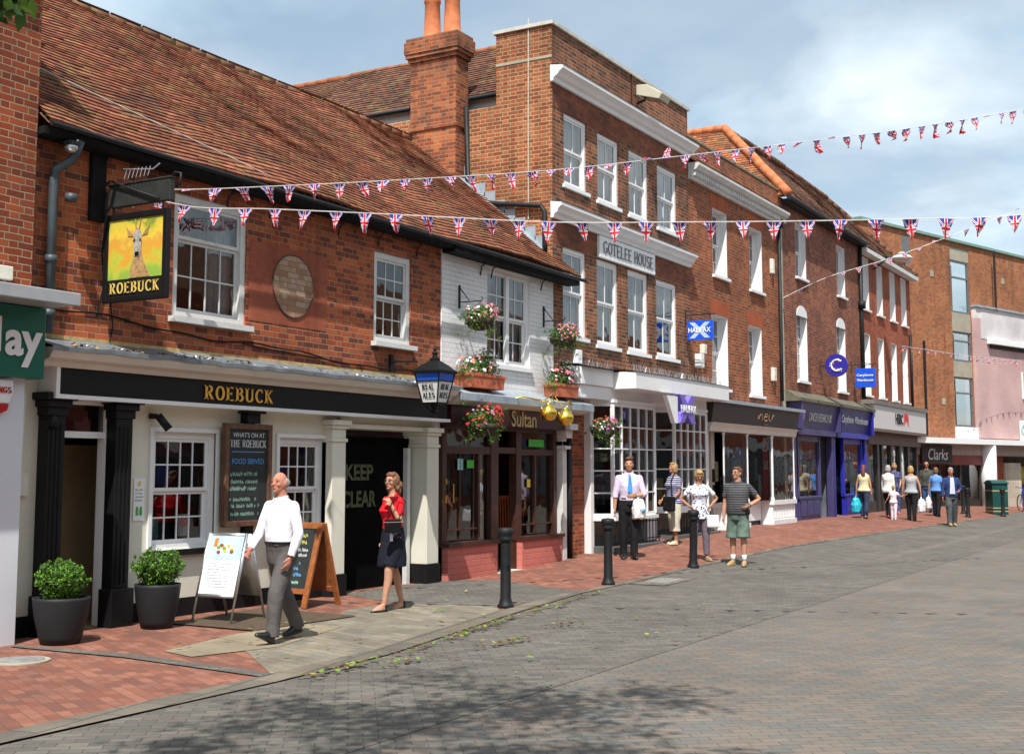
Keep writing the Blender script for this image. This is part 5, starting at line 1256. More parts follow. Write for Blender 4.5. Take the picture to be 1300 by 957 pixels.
def flower_box(label, x0, x1, seed, cols, y0=-.44, y1=-.14, z0=3.04):
    rr = random.Random(seed); B_ = root_thing('flower_box', label, 'flower box', 'terracotta flower boxes on the cottage ledge')
    w = MB(); n = .05
    w.prism([(x0+n, z0-.02), (x1-n, z0-.02), (x1, z0+.20), (x0, z0+.20)], y1-y0, 'y', y0); w.box(x0-.012, x1+.012, y0-.012, y1+.012, z0+.16, z0+.215)
    bevel(w.build('trough', M_TERRA, B_), .006)
    L = (x1-x0)/2; cx = (x0+x1)/2; cy = (y0+y1)/2
    mb = MB(); leaf_cloud(mb, (cx, cy, z0+.30), (L*1.0, .24, .20), 900, .027, rr, .3, .8, (0, 1, 1, 2)); leaf_cloud(mb, (cx+L*.3, cy, z0+.42), (L*.55, .2, .26), 700, .026, rr, .3, .8, (1, 1, 0)); leaf_cloud(mb, (cx-L*.95, cy-.05, z0+.2), (.2, .18, .16), 240, .024, rr, .3, .8, (1, 0))
    mb.build('foliage', MLF, B_)
    mb = MB(); flowers(mb, (cx-L*.2, cy-.02, z0+.30), (L*.85, .25, .20), 42, .026, rr, cols); flowers(mb, (cx+L*.3, cy, z0+.42), (L*.55, .2, .25), 26, .024, rr, (5, 5, 4)); mb.build('blossom', MLF, B_)
flower_box('terracotta trough of pink, red and white flowers on the ledge beside the lantern', 16.74, 17.88, 11, (3, 4, 5, 7, 5))
flower_box('terracotta trough of pink petunias at the right end of the ledge, above the brass kettles', 19.72, 20.52, 12, (4, 4, 5, 7, 4))

# ---- brass kettles sign
KT = root_thing('kettle_sign', 'pair of gold kettles hanging from a curly bracket in front of the Sultan fascia', 'sign')
GOLD = mat('polished_brass', (.85,.58,.10), .28, .08, 8, metal=1)
for kx, kz, nm in ((18.84, 2.68, 'kettle'), (19.46, 2.62, 'kettle')):
    w = MB(); y_ = -.72
    w.lathe((kx, y_, kz-.13), [(.03, 0), (.10, .02), (.145, .09), (.145, .16), (.10, .24), (.05, .27), (.03, .30), (.012, .33)], 16)
    w.tube([(kx-.12, y_, kz-.05), (kx-.2, y_, kz+.0), (kx-.24, y_, kz+.09)], [.03, .02, .014], 8)
    w.tube([(kx+.02, y_, kz+.15), (kx+.16, y_, kz+.28), (kx+.24, y_, kz+.16), (kx+.18, y_, kz+.05), (kx+.13, y_, kz)], .011, 6)
    w.build(nm, GOLD, KT, True)
w = MB(); w.tube([(18.1, -.05, 2.86), (18.2, -.6, 2.93), (18.7, -.72, 2.88), (19.0, -.72, 3.03), (19.3, -.72, 2.84), (19.6, -.72, 2.92), (19.75, -.72, 2.86)], .014, 6); w.build('bracket', GOLD, KT, True)

# ---- projecting shop signs
def proj_sign(name, label, X, ya, yb, za, zb, m, br_z, tx=(), shape='box'):
    q = root_thing(name, label, 'sign'); w = MB()
    if shape == 'box': w.box(X-.05, X+.05, yb, ya, za, zb)
    else:
        cy, cz, r_ = (ya+yb)/2, (za+zb)/2, (zb-za)/2
        n = 28; w.prism([(cy+r_*math.cos(2*math.pi*k/n), cz+r_*math.sin(2*math.pi*k/n)) for k in range(n)], .1, 'x', X-.05)
    bevel(w.build('board', m, q), .008)
    w = MB(); w.tube([(X, -.001, br_z), (X, yb-.05, br_z)], .014, 6); w.tube([(X, -.001, br_z-.22), (X, -.001, br_z+.12)], .018, 6); w.tube([(X, -.01, br_z+.12), (X, yb, br_z)], .008, 5)
    if shape == 'box': w.tube([(X, ya-.08, br_z), (X, ya-.08, zb)], .01, 5); w.tube([(X, yb+.08, br_z), (X, yb+.08, zb)], .01, 5)
    w.build('bracket', M_IRON, q)
    for (s_, m_, y0, z0, ww, hh) in tx: text(s_, m_, 'lettering', q, (X-.058, y0, z0), (0,-1,0), Z_, ww, hh, .02, .006)
    return q
SB = mat('bright_blue_sign', (.01,.08,.62), .35, .08, 4)
q = proj_sign('projecting_sign', 'blue hanging HALIFAX sign with a pale cross on the brown brick wall', 26.75, .0-.06, -.68, 4.66, 5.10, SB, 5.24, (('HALIFAX', M_WHITE, -.10, 4.83, .54, .11),))
w = MB()
for sg_ in (1, -1): w.prism([(-.37-sg_*.25, 4.70), (-.37-sg_*.12, 4.70), (-.37+sg_*.25, 5.06), (-.37+sg_*.12, 5.06)][::sg_], .003, 'x', 26.75-.0535-.0015*sg_)
w.build('pale_cross', mat('pale_blue_cross', (.40,.52,.66), .5), q)
q = proj_sign('projecting_sign', 'round dark blue sign with a dotted letter C between two upstairs windows', 37.3, -.17, -.85, 4.50, 5.18, mat('navy_disc', (.03,.02,.28), .35, .05), 4.84, shape='disc')
w = MB(); rr = random.Random(2)
for k in range(60):
    a = rr.uniform(.7, 5.6); r_ = rr.uniform(.11, .22); w.m = rr.choice((0, 0, 1, 2)); s_ = .013
    y, z = -.53-r_*math.cos(a), 4.84+r_*math.sin(a); w.poly([(37.243, y-s_, z-s_), (37.243, y+s_, z-s_), (37.243, y+s_, z+s_), (37.243, y-s_, z+s_)])
w.m = 0
w.build('dotted_letter', [M_WHITE, mat('magenta_dots', (.6,.05,.3), .5), mat('cyan_dots', (.1,.4,.7), .5)], q)
w = MB(); w.tube([(37.24, -.53-.165*math.cos(a), 4.84+.165*math.sin(a)) for a in [.75+k*.24 for k in range(21)]], .024, 5); w.build('letter', M_WHITE, q)
proj_sign('projecting_sign', 'square bright blue hanging sign reading Carphone Warehouse beside the black drainpipe', 40.8, -.14, -.78, 4.38, 5.0, SB, 5.12, (('Carphone', M_WHITE, -.19, 4.72, .53, .10), ('Warehouse', M_WHITE, -.19, 4.58, .53, .08)))

# ---- small wall fittings
def small_box(label, x, y, z, dx, dy, dz, m=None, name='wall_alarm_box', cat='alarm box'):
    q = root_thing(name, label, cat); w = MB(); w.box(x-dx/2, x+dx/2, y-dy, y-.001, z-dz/2, z+dz/2); bevel(w.build('case', m or mat('cream_plastic', (.68,.66,.56), .5), q), .012)
    w = MB(); w.box(x-dx*.3, x+dx*.3, y-dy-.006, y-dy+.001, z-dz*.15, z+dz*.15); w.tube([(x, y-.02, z-dz/2), (x+.02, y-.02, z-dz/2-.12)], .006, 5); w.build('label_plate', M_WHITE2, q)
small_box('white alarm box low on the brown brick wall, next to the cottage corner', 21.25, 0, 3.86, .22, .1, .26, M_WHITE)
small_box('white alarm box under the blue HALIFAX sign', 27.45, .02, 4.25, .22, .16, .32, M_WHITE)
small_box('cream box just below the HALIFAX sign bracket', 27.75, .02, 4.55, .18, .12, .22)
small_box('cream box high beside the black drainpipe', 32.95, .02, 7.25, .16, .1, .40)
small_box('cream box low beside the black drainpipe, left of the purple shop', 32.9, .02, 4.3, .22, .1, .36)
FL = root_thing('floodlight', 'big cream floodlight on the parapet of the tall brown house', 'floodlight')
w = MB(); w.prism([(-.10, 9.66), (-.62, 9.50), (-.70, 9.62), (-.34, 9.86), (-.10, 9.88)], .5, 'x', 23.95); bevel(w.build('housing', mat('cream_metal', (.50,.47,.36), .5, .1), FL), .015)
w = MB(); w.poly([(23.97, -.12, 9.655), (24.43, -.12, 9.655), (24.43, -.60, 9.498), (23.97, -.60, 9.498)][::-1]); w.build('lens', mat('dark_lens', (.03,.03,.03), .1), FL)
w = MB(); w.tube([(24.2, -.01, 9.55), (24.2, -.2, 9.6)], .03, 8); w.tube([(23.9, -.02, 10.1), (23.88, -.02, 9.2)], .015, 5); w.build('arm', M_IRON, FL)
def spot(label, x, z, dx=.1):
    q = root_thing('wall_spotlight', label, 'spotlight'); w = MB(); w.lathe((x, -.05, z-.02), [(.05, 0), (.055, .03), (.05, .06)], 12); w.tube([(x, -.001, z), (x, -.12, z)], .02, 8)
    w.tube([(x, -.12, z+.02), (x+dx, -.2, z-.14)], [.045, .05], 10); w.build('lamp_head', M_BLACK, q, True)
spot('black spotlight on the cream wall beside the fluted pilaster', 10.52, 2.32, .10); spot('black spotlight left of the pub door, by the drainpipe', 9.03, 2.30, -.05)
q = root_thing('camera_dome', 'silver dome camera under the tile eaves beside the left shop', 'camera'); w = MB(); w.ell((9.0, -.3, 5.12), (.07, .07, .06)); w.build('dome', M_STEEL, q, True); w = MB(); w.lathe((9.0, -.3, 5.14), [(.08, 0), (.08, .04), (.03, .06)], 12); w.tube([(9.0, -.3, 5.18), (9.0, -.05, 5.22)], .02, 6); w.build('mount', M_BLACK, q)
def pipe_thing(label, pts, r, m, name='drainpipe'):
    q = root_thing(name, label, 'drainpipe'); w = MB(); w.tube(pts, r, 12); w.build('pipe', m, q, True)
    w = MB(); a, b = Vector(pts[0]), Vector(pts[-1])
    for t_ in (.3, .62, .9):
        k = a.lerp(b, t_); w.lathe((b.x if t_ > .3 else k.x, b.y if t_ > .3 else k.y, k.z), [(r*1.25, -.04), (r*1.3, 0), (r*1.25, .04)], 12)
    w.build('collar', m, q, True)
pipe_thing('grey cast iron drainpipe where the pub meets the darker brick shop', [(9.12, -.3, 5.22), (9.1, -.2, 5.02), (8.98, -.08, 4.9), (8.97, -.08, 4.7), (8.97, -.08, 3.15)], .05, mat('blue_grey_iron', (.05,.065,.075), .5, .3, 6))
pipe_thing('slim cream drainpipe on the cream wall left of the pub door', [(8.66, -.10, 2.5), (8.64, -.10, 1.9), (8.55, -.12, 1.2), (8.50, -.13, .1)], .04, M_CREAM)
q = root_thing('cable_run', 'tangled cables running down the cream wall at the left end of the pub', 'cable'); w = MB()
w.tube([(8.62, -.08, 3.0), (8.56, -.1, 2.5), (8.54, -.14, 2.0), (8.46, -.16, 1.5), (8.44, -.18, .9), (8.38, -.2, .05)], .012, 6); w.build('cable', M_BLACKM, q); w = MB(); w.box(8.72, 8.82, -.05, -.001, 1.45, 1.68); w.build('junction_box', M_CREAM, q)
q = root_thing('wall_notice', 'white laminated notice with green footprints on the cream wall beside the pub door', 'notice')
w = MB(); w.box(10.29, 10.455, -.012, -.001, 1.14, 1.62); w.build('sheet', M_PAPER, q)
w = MB()
for x in (10.345, 10.40): w.prism([(x-.018, 1.20), (x+.018, 1.20), (x+.02, 1.25), (x+.012, 1.30), (x-.012, 1.30), (x-.02, 1.25)], .003, 'y', -.0155)
w.build('footprints', mat('print_green', (.05,.35,.04), .6), q)
w = MB(); w.tube([(10.372+.02*math.cos(a), -.014, 1.56+.02*math.sin(a)) for a in [k*.7 for k in range(9)]], .008, 4); w.build('smiley', mat('print_yellow', (.75,.62,.02), .6), q)
script_lines('small_print', mat('grey_print', (.2,.2,.24), .7), q, None, 10.305, 10.44, [1.48, 1.44, 1.40, 1.36], .02, 5, .003, -.0135)
# ---- chalkboard on the wall
CB = root_thing('wall_chalkboard', 'brown framed chalkboard menu fixed between the two cream-wall windows', 'chalkboard')
w = MB(); w.box(11.66, 12.44, -.125, -.115, 1.06, 2.25); w.build('board', mat('slate_black', (.018,.022,.022), .8, .3, 8), CB)
w = MB()
for b_ in ((11.62, 11.69, 1.02, 2.29), (12.41, 12.48, 1.02, 2.29), (11.69, 12.41, 1.02, 1.09), (11.69, 12.41, 2.22, 2.29)): w.box(b_[0], b_[1], -.15, -.08, b_[2], b_[3])
bevel(w.build('frame', mat('worn_brown_wood', (.12,.055,.03), .7, .4, 14), CB), .006)
CH1, CH2, CH3 = mat('white_chalk', (.52,.54,.54), .9, .3, 60), mat('blue_chalk', (.10,.30,.60), .9, .3, 60), mat('green_chalk', (.25,.42,.34), .9, .3, 60)
text("WHAT'S ON AT", CH1, 'lettering', CB, (11.77, -.128, 2.12), X_, Z_, .58, .06, .004, .002); serif('THE ROEBUCK'.replace('M', ''), CH1, 'lettering', CB, (11.72, -.128, 1.99), X_, Z_, .66, .10, .002, tk=.2, tn=.1)
w = MB(); w.box(11.76, 12.35, -.128, -.1255, 1.935, 1.945); w.build('underline', CH2, CB)
text('FOOD SERVED', CH2, 'lettering', CB, (11.76, -.128, 1.79), X_, Z_, .58, .065, .004, .002)
script_lines('handwriting', CH3, CB, MB().T, 11.73, 12.38, [1.64, 1.55, 1.46, 1.33, 1.25, 1.15, ], .055, 3, .009, -.127)
# ---- doormats, manhole
w = MB(); w.poly([(x, y, z) for x, y, z in ((10.42,-.42,.024),(10.40,-1.75,.024),(12.05,-1.85,.024),(12.15,-.30,.024))][::1]); o = w.build('entrance_mat', brick('brown_grating', [(.14,.10,.065),(.12,.085,.055)], (.03,.025,.02), L=.05, Hh=.05, mw=.004, flemish=False, plane='floor', rot=.3, grime=.2), None)
tag(o, 'large brown entrance mat under the boards in front of the pub', 'mat')
mh = root_thing('manhole_cover', 'round metal cover in the red paving at the lower left', 'manhole cover'); w = MB(); w.lathe((7.75, -1.35, 0), [(.26, .009), (.26, .022), (.25, .024)], 28); w.build('rim', M_CONC, mh); w = MB(); w.lathe((7.75, -1.35, 0), [(.21, .01), (.21, .028), (.2, .03)], 28); w.build('lid', mat('worn_steel', (.22,.22,.21), .5, .3, 15), mh)
mh = root_thing('drain_cover', 'rectangular stone-edged cover in the dark paving right of the second bollard', 'drain cover'); w = MB(); w.T = Matrix.Translation((18.3, -3.05, gz(18.3, -3.05)+.006)) @ Matrix.Rotation(.05, 4, 'Z'); w.box(-.75, .75, -.3, .3, 0, .008); w.build('surround', G_KERB, mh); w = MB(w.T); w.box(-.4, .4, -.2, .2, .004, .014); w.build('lid', mat('worn_steel', (.22,.22,.21), .5, .3, 15), mh)

# ---- planters
def planter(label, x, y, r, h, seed, br):
    rr = random.Random(seed); q = thing('planter', label, 'planter', (x, y, .012), group='box ball planters by the pub door')
    w = MB(); w.lathe((0, 0, 0), [(r*.68, 0), (r*.76, h*.15), (r*.93, h*.6), (r, h*.93), (r*1.01, h), (r*.93, h), (r*.9, h*.9), (.02, h*.9)], 32); w.build('pot', mat('charcoal_pot', (.018,.019,.021), .6, .12, 4, spec=.25, bump=.08, bs=15), q, True)
    w = MB(); leaf_cloud(w, (0, 0, h+br*.62), (br, br, br*.86), 5200, .0165, rr, .62, .65, (0, 0, 1, 1, 2), keep=lambda p: p.z > h*.93)
    for k in range(46):
        d_ = Vector((rr.gauss(0, 1), rr.gauss(0, 1), abs(rr.gauss(0, .9)))).normalized(); c_ = Vector((0, 0, h+br*.62))+Vector((d_.x*br, d_.y*br, d_.z*br*.86))*rr.uniform(1.0, 1.16); leaf_cloud(w, c_, (.028, .028, .035), 34, .0155, rr, .1, .9, (1, 1, 0))
    leaf_cloud(w, (0, 0, h+br*.62), (br*.8, br*.8, br*.66), 900, .03, rr, .3, .7, (2,), keep=lambda p: p.z > h*.93)
    sh = w.build('box_ball', [leafm('box_leaf', (.045,.115,.012)), leafm('box_leaf_light', (.12,.27,.02)), leafm('box_leaf_dark', (.015,.04,.006))], q)
    w = MB()
    for k in range(5): a = k*1.3; w.tube([(0, 0, h*.88), (.07*math.cos(a), .07*math.sin(a), h+br*.5)], .008, 5)
    w.build('stem', M_WOOD, sh)
planter('dark round pot with a clipped box ball, at the left by the drainpipe', 8.74, -.70, .275, .45, 1, .235)
planter('dark round pot with a clipped box ball, between the fluted pilaster and the white board', 10.12, -.60, .245, .47, 2, .25)

# ---- A-boards
q = thing('menu_board', 'white and silver A-board with a menu poster standing on the mat', 'A-board', (10.98, -.84, .02), R(4)); q.scale = (.93, .93, .93)
def leanT(x0, x1, h, sgn): # panel leaning in x
    return Matrix.Translation((x0, 0, 0)) @ Matrix.Rotation(math.atan2((x1-x0), h), 4, 'Y')
Tf = leanT(-.32, -.03, 1.05, 1); Tb = leanT(.34, .03, 1.05, 1)
w = MB(Tf)
for y in (-.29, .29): w.tube([(0, y, 0), (0, y, 1.08)], .014, 8)
w.box(-.015, .012, -.30, .30, .30, .34); w.box(-.015, .012, -.30, .30, 1.05, 1.09); w.box(-.02, .01, -.30, -.27, .3, 1.09); w.box(-.02, .01, .27, .30, .3, 1.09)
w.build('front_frame', M_STEEL, q, True)
w = MB(Tb)
for y in (-.29, .29): w.tube([(0, y, 0), (0, y, 1.08)], .014, 8)
w.box(-.012, .015, -.30, .30, .30, 1.09); w.build('rear_frame', M_STEEL, q, True)
w = MB(Tf); w.box(-.018, -.010, -.27, .27, .34, 1.05); po = w.build('poster', M_PAPER, q)
w = MB(Tf); w.box(-.020, -.0185, -.27, .27, .76, 1.05); w.build('blue_header', mat('pale_blue_print', (.45,.56,.66), .6, .15, 5), po)
w = MB(Tf); w.prism([(.02, .80), (.13, .88), (-.02, .97), (-.15, .88)], .002, 'x', -.0225); w.build('plate', M_WHITE, po)
w = MB(Tf); w.prism([(.12, .92), (.17, .92), (.16, 1.02), (.11, 1.02)], .002, 'x', -.0245); w.build('orange_glass', mat('orange_print', (.75,.2,.02), .6), po)
w = MB(Tf)
rr = random.Random(5)
for k in range(10): yy, zz_ = rr.uniform(-.12, .10), rr.uniform(.84, .94); w.m = k % 3; w.lathe((0, 0, 0), [(0.001, 0), (0.001, 0.001)], 3) if False else w.prism([(yy+.03*math.cos(a), zz_+.022*math.sin(a)) for a in [j*1.05 for j in range(6)]], .002, 'x', -.0265-.0001*k)
w.m = 0; w.build('food', [mat('food_yellow', (.6,.45,.05), .7), mat('food_green', (.15,.3,.05), .7), mat('food_brown', (.2,.07,.03), .7)], po)
script_lines('menu_text', mat('grey_print', (.2,.2,.24), .7), po, Tf @ Matrix.Translation((-.0195, 0, 0)) @ Matrix.Rotation(R(-90), 4, 'Z'), -.2, .2, [.70-.035*k for k in range(9)], .016, 6, .003, 0)
q = thing('chalk_a_board', 'wooden A-board with chalk writing behind the man in the white shirt', 'A-board', (12.72, -.52, .015), R(-3)); q.scale = (.95,)*3
Tf = leanT(-.34, -.02, 1.12, 1); Tb = leanT(.34, .02, 1.12, 1)
for T_, nm in ((Tf, 'front_frame'), (Tb, 'rear_frame')):
    w = MB(T_); w.box(-.018, .018, -.33, -.25, 0, 1.13); w.box(-.018, .018, .25, .33, 0, 1.13); w.box(-.018, .018, -.25, .25, 1.05, 1.13); w.box(-.018, .018, -.25, .25, .18, .25)
    bevel(w.build(nm, mat('orange_brown_wood', (.30,.10,.03), .5, .3, 12), q), .004)
w = MB(Tf); w.box(-.008, .008, -.25, .25, .25, 1.05); cb = w.build('chalk_panel', mat('slate_black', (.018,.022,.022), .8, .3, 8), q)
w = MB(Tb); w.box(-.008, .008, -.25, .25, .25, 1.05); w.build('back_panel', mat('orange_brown_wood', (.30,.10,.03), .5, .3, 12), q)
TT = Tf @ Matrix.Translation((-.0105, 0, 0)) @ Matrix.Rotation(R(-90), 4, 'Z')
script_lines('handwriting', mat('yellow_chalk', (.5,.5,.12), .9), cb, TT, -.2, .2, [.93, .84], .07, 7, .012); script_lines('handwriting', CH1, cb, TT, -.2, .2, [.74, .67], .05, 8, .009); script_lines('handwriting', CH2, cb, TT, -.22, .2, [.57, .49, .41], .055, 9, .01); script_lines('handwriting', mat('mint_chalk', (.3,.6,.45), .9), cb, TT, -.2, .2, [.31], .05, 10, .009)

# ---- bollards
def bollard(label, x, y, h=.98, tilt=(0, 0), r=.075, first=[None]):
    q = thing('bollard', label, 'bollard', (x, y, gz(x, y)+.01), group='black bollards along the pavement edge'); q.rotation_euler = (tilt[0], tilt[1], 0)
    if first[0] is None:
        w = MB(); w.lathe((0, 0, 0), [(.10, 0), (.105, .03), (.085, .05), (.078, .09), (.068, .12), (.062, h-.22), (.066, h-.2), (.06, h-.18), (.062, h-.17)], 20); a = w.data('post', M_IRON, True)
        w = MB(); w.lathe((0, 0, 0), [(.062, h-.17), (.085, h-.15), (.092, h-.13), (.08, h-.11), (.085, h-.09), (.10, h-.06), (.10, h-.02), (.085, h), (.02, h+.008)], 20); b = w.data('cap', M_IRON, True)
        first[0] = (a, b)
    for nm, d in zip(('post', 'cap'), first[0]):
        o = bpy.data.objects.new(nm, d); COL.objects.link(o); o.parent = q
    return q
bollard('black bollard in front of the pink brick stall riser, nearest of the row', 13.78, -2.85)
bollard('black bollard in front of the first white bay window', 17.28, -2.58)
bollard('leaning black bollard beside the woman in the floral top', 20.55, -2.62, tilt=(R(3), R(-5)))
bollard('black bollard just left of the litter bin, beside the man in the navy cardigan', 44.9, -2.72)
bollard('black bollard right in front of the litter bin', 48.0, -3.35)
bollard('black bollard behind the elbow of the man in the navy cardigan', 46.9, -2.2)

# ---- litter bin
q = thing('litter_bin', 'dark green litter bin with gold bands and crest by the white column', 'litter bin', (49.2, -2.95, gz(49, -3)), R(30))
GRN = mat('bin_green', (.008,.06,.055), .35, .1, 4); GLD = mat('bin_gold', (.45,.36,.18), .5)
w = MB(); w.box(-.38, .38, -.28, .28, .02, .92)
w.box(-.38, -.28, -.28, .28, .92, 1.12); w.box(.28, .38, -.28, .28, .92, 1.12); w.box(-.28, .28, .0, .28, .92, 1.12)
w.box(-.42, .42, -.31, .31, 1.12, 1.17); w.prism([(-.40, 1.17), (.40, 1.17), (.22, 1.24), (0, 1.27), (-.22, 1.24)], .6, 'y', -.30)
bevel(w.build('body', GRN, q), .012)
w = MB()
for z0_ in (.12, .24, .86): w.box(-.385, .385, -.286, .286, z0_, z0_+.03)
w.build('gold_band', GLD, q)
w = MB(); w.prism([(-.08, .70), (.08, .70), (.10, .56), (0, .44), (-.10, .56)], .008, 'y', -.291); w.tube([(.11*math.cos(a), -.292, .57+.14*math.sin(a)) for a in [k*.5 for k in range(13)]], .012, 5); w.build('crest', GLD, q)
w = MB(); w.box(-.06, .18, -.285, -.27, .93, 1.08); w.build('sticker', M_WHITE, q)

# ---- bicycle at the right edge
q = thing('bicycle', 'parked bicycle with blue and white frame at the right edge', 'bicycle', (53.6, -3.35, gz(53, -3.3)), R(32))
def wheel(x):
    w = MB(); w.tube([(x+.33*math.cos(a), 0, .35+.33*math.sin(a)) for a in [2*math.pi*k/28 for k in range(28)]], .02, 6, closed=True); wh = w.build('wheel', mat('rubber', (.02,.02,.02), .8), q)
    w = MB()
    for k in range(14): a = 2*math.pi*k/14; w.tube([(x, .0, .35), (x+.32*math.cos(a), 0, .35+.32*math.sin(a))], .002, 3)
    w.lathe((x, 0, .35), [(.03, -.02), (.03, .02)], 8); w.build('spokes', M_STEEL, wh)
wheel(-.52); wheel(.52)
w = MB(); w.tube([(-.52, 0, .35), (-.15, 0, .32), (.34, 0, .80), (-.28, 0, .80), (-.15, 0, .32)], .018, 8); w.tube([(-.28, 0, .80), (-.52, 0, .35)], .014, 6); w.tube([(.36, 0, .92), (.40, 0, .7), (.52, 0, .35)], .018, 8); w.tube([(-.15, 0, .32), (-.32, 0, .95)], .016, 8); w.build('frame', mat('bike_blue', (.03,.10,.5), .3), q, True)
w = MB(); w.tube([(.36, -.26, .98), (.36, 0, .95), (.36, .26, .98)], .014, 6); w.build('handlebar', M_BLACK, q); w = MB(); w.ell((-.33, 0, .97), (.14, .07, .03)); w.build('saddle', M_BLACK, q, True)
w = MB(); w.lathe((-.15, .04, .32), [(.09, 0), (.09, .01)], 14); w.build('crank', M_STEEL, q)

# ---- street lamp hung from the bank wall
q = root_thing('wall_street_lamp', 'white bowl street lamp on an arm high on the bank corner', 'street lamp')
w = MB(); w.tube([(44.0, -.02, 8.7), (44.0, -.5, 9.05), (44.0, -.85, 9.12)], .03, 8); w.build('arm', M_IRON, q)
w = MB(); w.ell((44.0, -1.0, 9.02), (.36, .36, .12)); w.build('bowl', M_WHITE2, q, True); w = MB(); w.lathe((44.0, -1.0, 0), [(.14, 9.05), (.17, 9.16), (.08, 9.24)], 14); w.build('housing', mat('lamp_grey', (.3,.31,.31), .5), q)

# ---- bunting
def jack():
    t = NT('union_flag_cloth'); uvn = t.add('ShaderNodeUVMap'); sx = t.add('ShaderNodeSeparateXYZ'); t.link(uvn.outputs[0], sx.inputs[0])
    u = t.math('SUBTRACT', sx.outputs[0], .5); v = t.math('SUBTRACT', sx.outputs[1], .5)
    au, av = t.math('ABSOLUTE', u), t.math('ABSOLUTE', v)
    d = t.math('MINIMUM', t.math('ABSOLUTE', t.math('SUBTRACT', u, v)), t.math('ABSOLUTE', t.math('ADD', u, v)))
    cr = t.math('MINIMUM', au, av)
    c = t.mix(t.math('LESS_THAN', d, .075), (.015,.04,.36), (.78,.78,.80)); c = t.mix(t.math('LESS_THAN', d, .028), c, (.62,.02,.04))
    c = t.mix(t.math('LESS_THAN', cr, .105), c, (.78,.78,.80)); c = t.mix(t.math('LESS_THAN', cr, .062), c, (.62,.02,.04))
    t.link(c, t.b.inputs['Base Color']); t.b.inputs['Roughness'].default_value = .8
    tl = t.add('ShaderNodeBsdfTranslucent'); t.link(c, tl.inputs[0]); mx = t.add('ShaderNodeMixShader'); mx.inputs[0].default_value = .3
    out = [x for x in t.n if x.type == 'OUTPUT_MATERIAL'][0]; t.link(t.b.outputs[0], mx.inputs[1]); t.link(tl.outputs[0], mx.inputs[2]); t.link(mx.outputs[0], out.inputs[0])
    return t.m
JACK = jack()
def bunting(label, pts, gap, fw=.19, fh=.25, seed=1, wind=.5, start=.1, tape=.012, maxn=100):
    rr = random.Random(seed); q = root_thing('bunting', label, 'bunting', 'strings of flag bunting over the street')
    P_ = [Vector(p) for p in pts]
    # smooth resample
    fine = []
    for k in range(len(P_)-1):
        p0, p1, p2, p3 = P_[max(k-1, 0)], P_[k], P_[k+1], P_[min(k+2, len(P_)-1)]
        for j in range(12):
            t_ = j/12; fine.append(.5*((2*p1)+(p2-p0)*t_+(2*p0-5*p1+4*p2-p3)*t_*t_+(3*p1-3*p2+p3-p0)*t_**3))
    fine.append(P_[-1])
    w = MB(); w.tube(fine, .0028, 4)
    for a, b in zip(fine, fine[1:]): w.poly([a, b, b-Vector((0, 0, tape)), a-Vector((0, 0, tape))])
    w.build('tape', mat('white_tape', (.75,.74,.70), .7), q)
    acc = [0]
    for a, b in zip(fine, fine[1:]): acc.append(acc[-1]+(b-a).length)
    s_ = start; n = 0
    def at(s):
        for k in range(len(acc)-1):
            if acc[k+1] >= s: f = (s-acc[k])/(acc[k+1]-acc[k]); return fine[k].lerp(fine[k+1], f), (fine[k+1]-fine[k]).normalized()
        return fine[-1], (fine[-1]-fine[-2]).normalized()
    while s_ < acc[-1]-fw and n < maxn:
        p, d = at(s_); side = d.cross(Vector((0, 0, 1))).normalized(); n += 1
        wa = rr.gauss(.1, wind); tw = rr.gauss(0, .25*wind*2)
        down = (Vector((0, 0, -1))*math.cos(wa) + Vector((1, .1, 0))*math.sin(wa)*.8 + d*tw*.5).normalized()
        mb = MB(); rows = 5; prev = None; W_ = fw*rr.uniform(.85, 1.05); H_ = fh*rr.uniform(.9, 1.05); ph = rr.uniform(0, 6); am = rr.uniform(.008, .03)*(1+wind)
        grid = []
        for i in range(rows+1):
            v = i/rows; half = W_/2*(1-v*.93); row = []
            for j in range(4):
                u = j/3; off = side*am*math.sin(ph+v*4+u*2.5)*v**.5*1.6
                row.append((p + d*((u-.5)*2*half) + down*(H_*v)*(1-.12*rr.random()*v) + off, (.5+(u-.5)*(1-v*.93), 1-v)))
            grid.append(row)
        for i in range(rows):
            for j in range(3):
                qd = (grid[i][j], grid[i][j+1], grid[i+1][j+1], grid[i+1][j]); mb.poly([g_[0] for g_ in qd], [g_[1] for g_ in qd])
        mb.build('flag', JACK, q)
        s_ += gap*rr.uniform(.93, 1.07)
bunting('lower and nearer of the two long strings of flag bunting leaving the pub sign', [(9.83,.0-.08,4.88),(10.23,-.81,4.66),(10.59,-1.7,4.60),(11.12,-2.99,4.50),(11.78,-4.59,4.37),(12.32,-5.92,4.33),(12.72,-6.9,4.31),(13.17,-8.01,4.30),(13.62,-9.09,4.31),(14.6,-11.5,4.5),(15.6,-14,4.9)], .345, .175, .235, 21, .28, .15, .007)
bunting('upper string of wind-blown flag bunting rising from the pub sign into the sky', [(9.80,-.05,4.88),(10.51,-.42,4.95),(11.37,-1.01,5.09),(12.65,-1.89,5.32),(14.48,-3.14,5.68),(16.11,-4.27,6.08),(17.69,-5.35,6.48),(19.56,-6.64,6.97),(21.66,-8.08,7.6),(24.5,-10.0,8.5)], .30, .17, .225, 22, .75, .3, .007)
bunting('small distant string of bunting rising from the purple brick house across the sky', [(33.57,-.1,6.45),(33.8,-1.29,6.97),(34.11,-3.13,7.46),(34.44,-5.12,8.14),(34.63,-6.27,8.56),(35.2,-10,10.2)], .42, .17, .22, 23, .8)
bunting('faint pink string of bunting between the bank and the pink building', [(47.74,-.05,6.35),(52.5,-1.6,6.28),(56.5,-2.6,6.35),(60.2,-3.9,6.7)], .55, .2, .22, 24, .5)

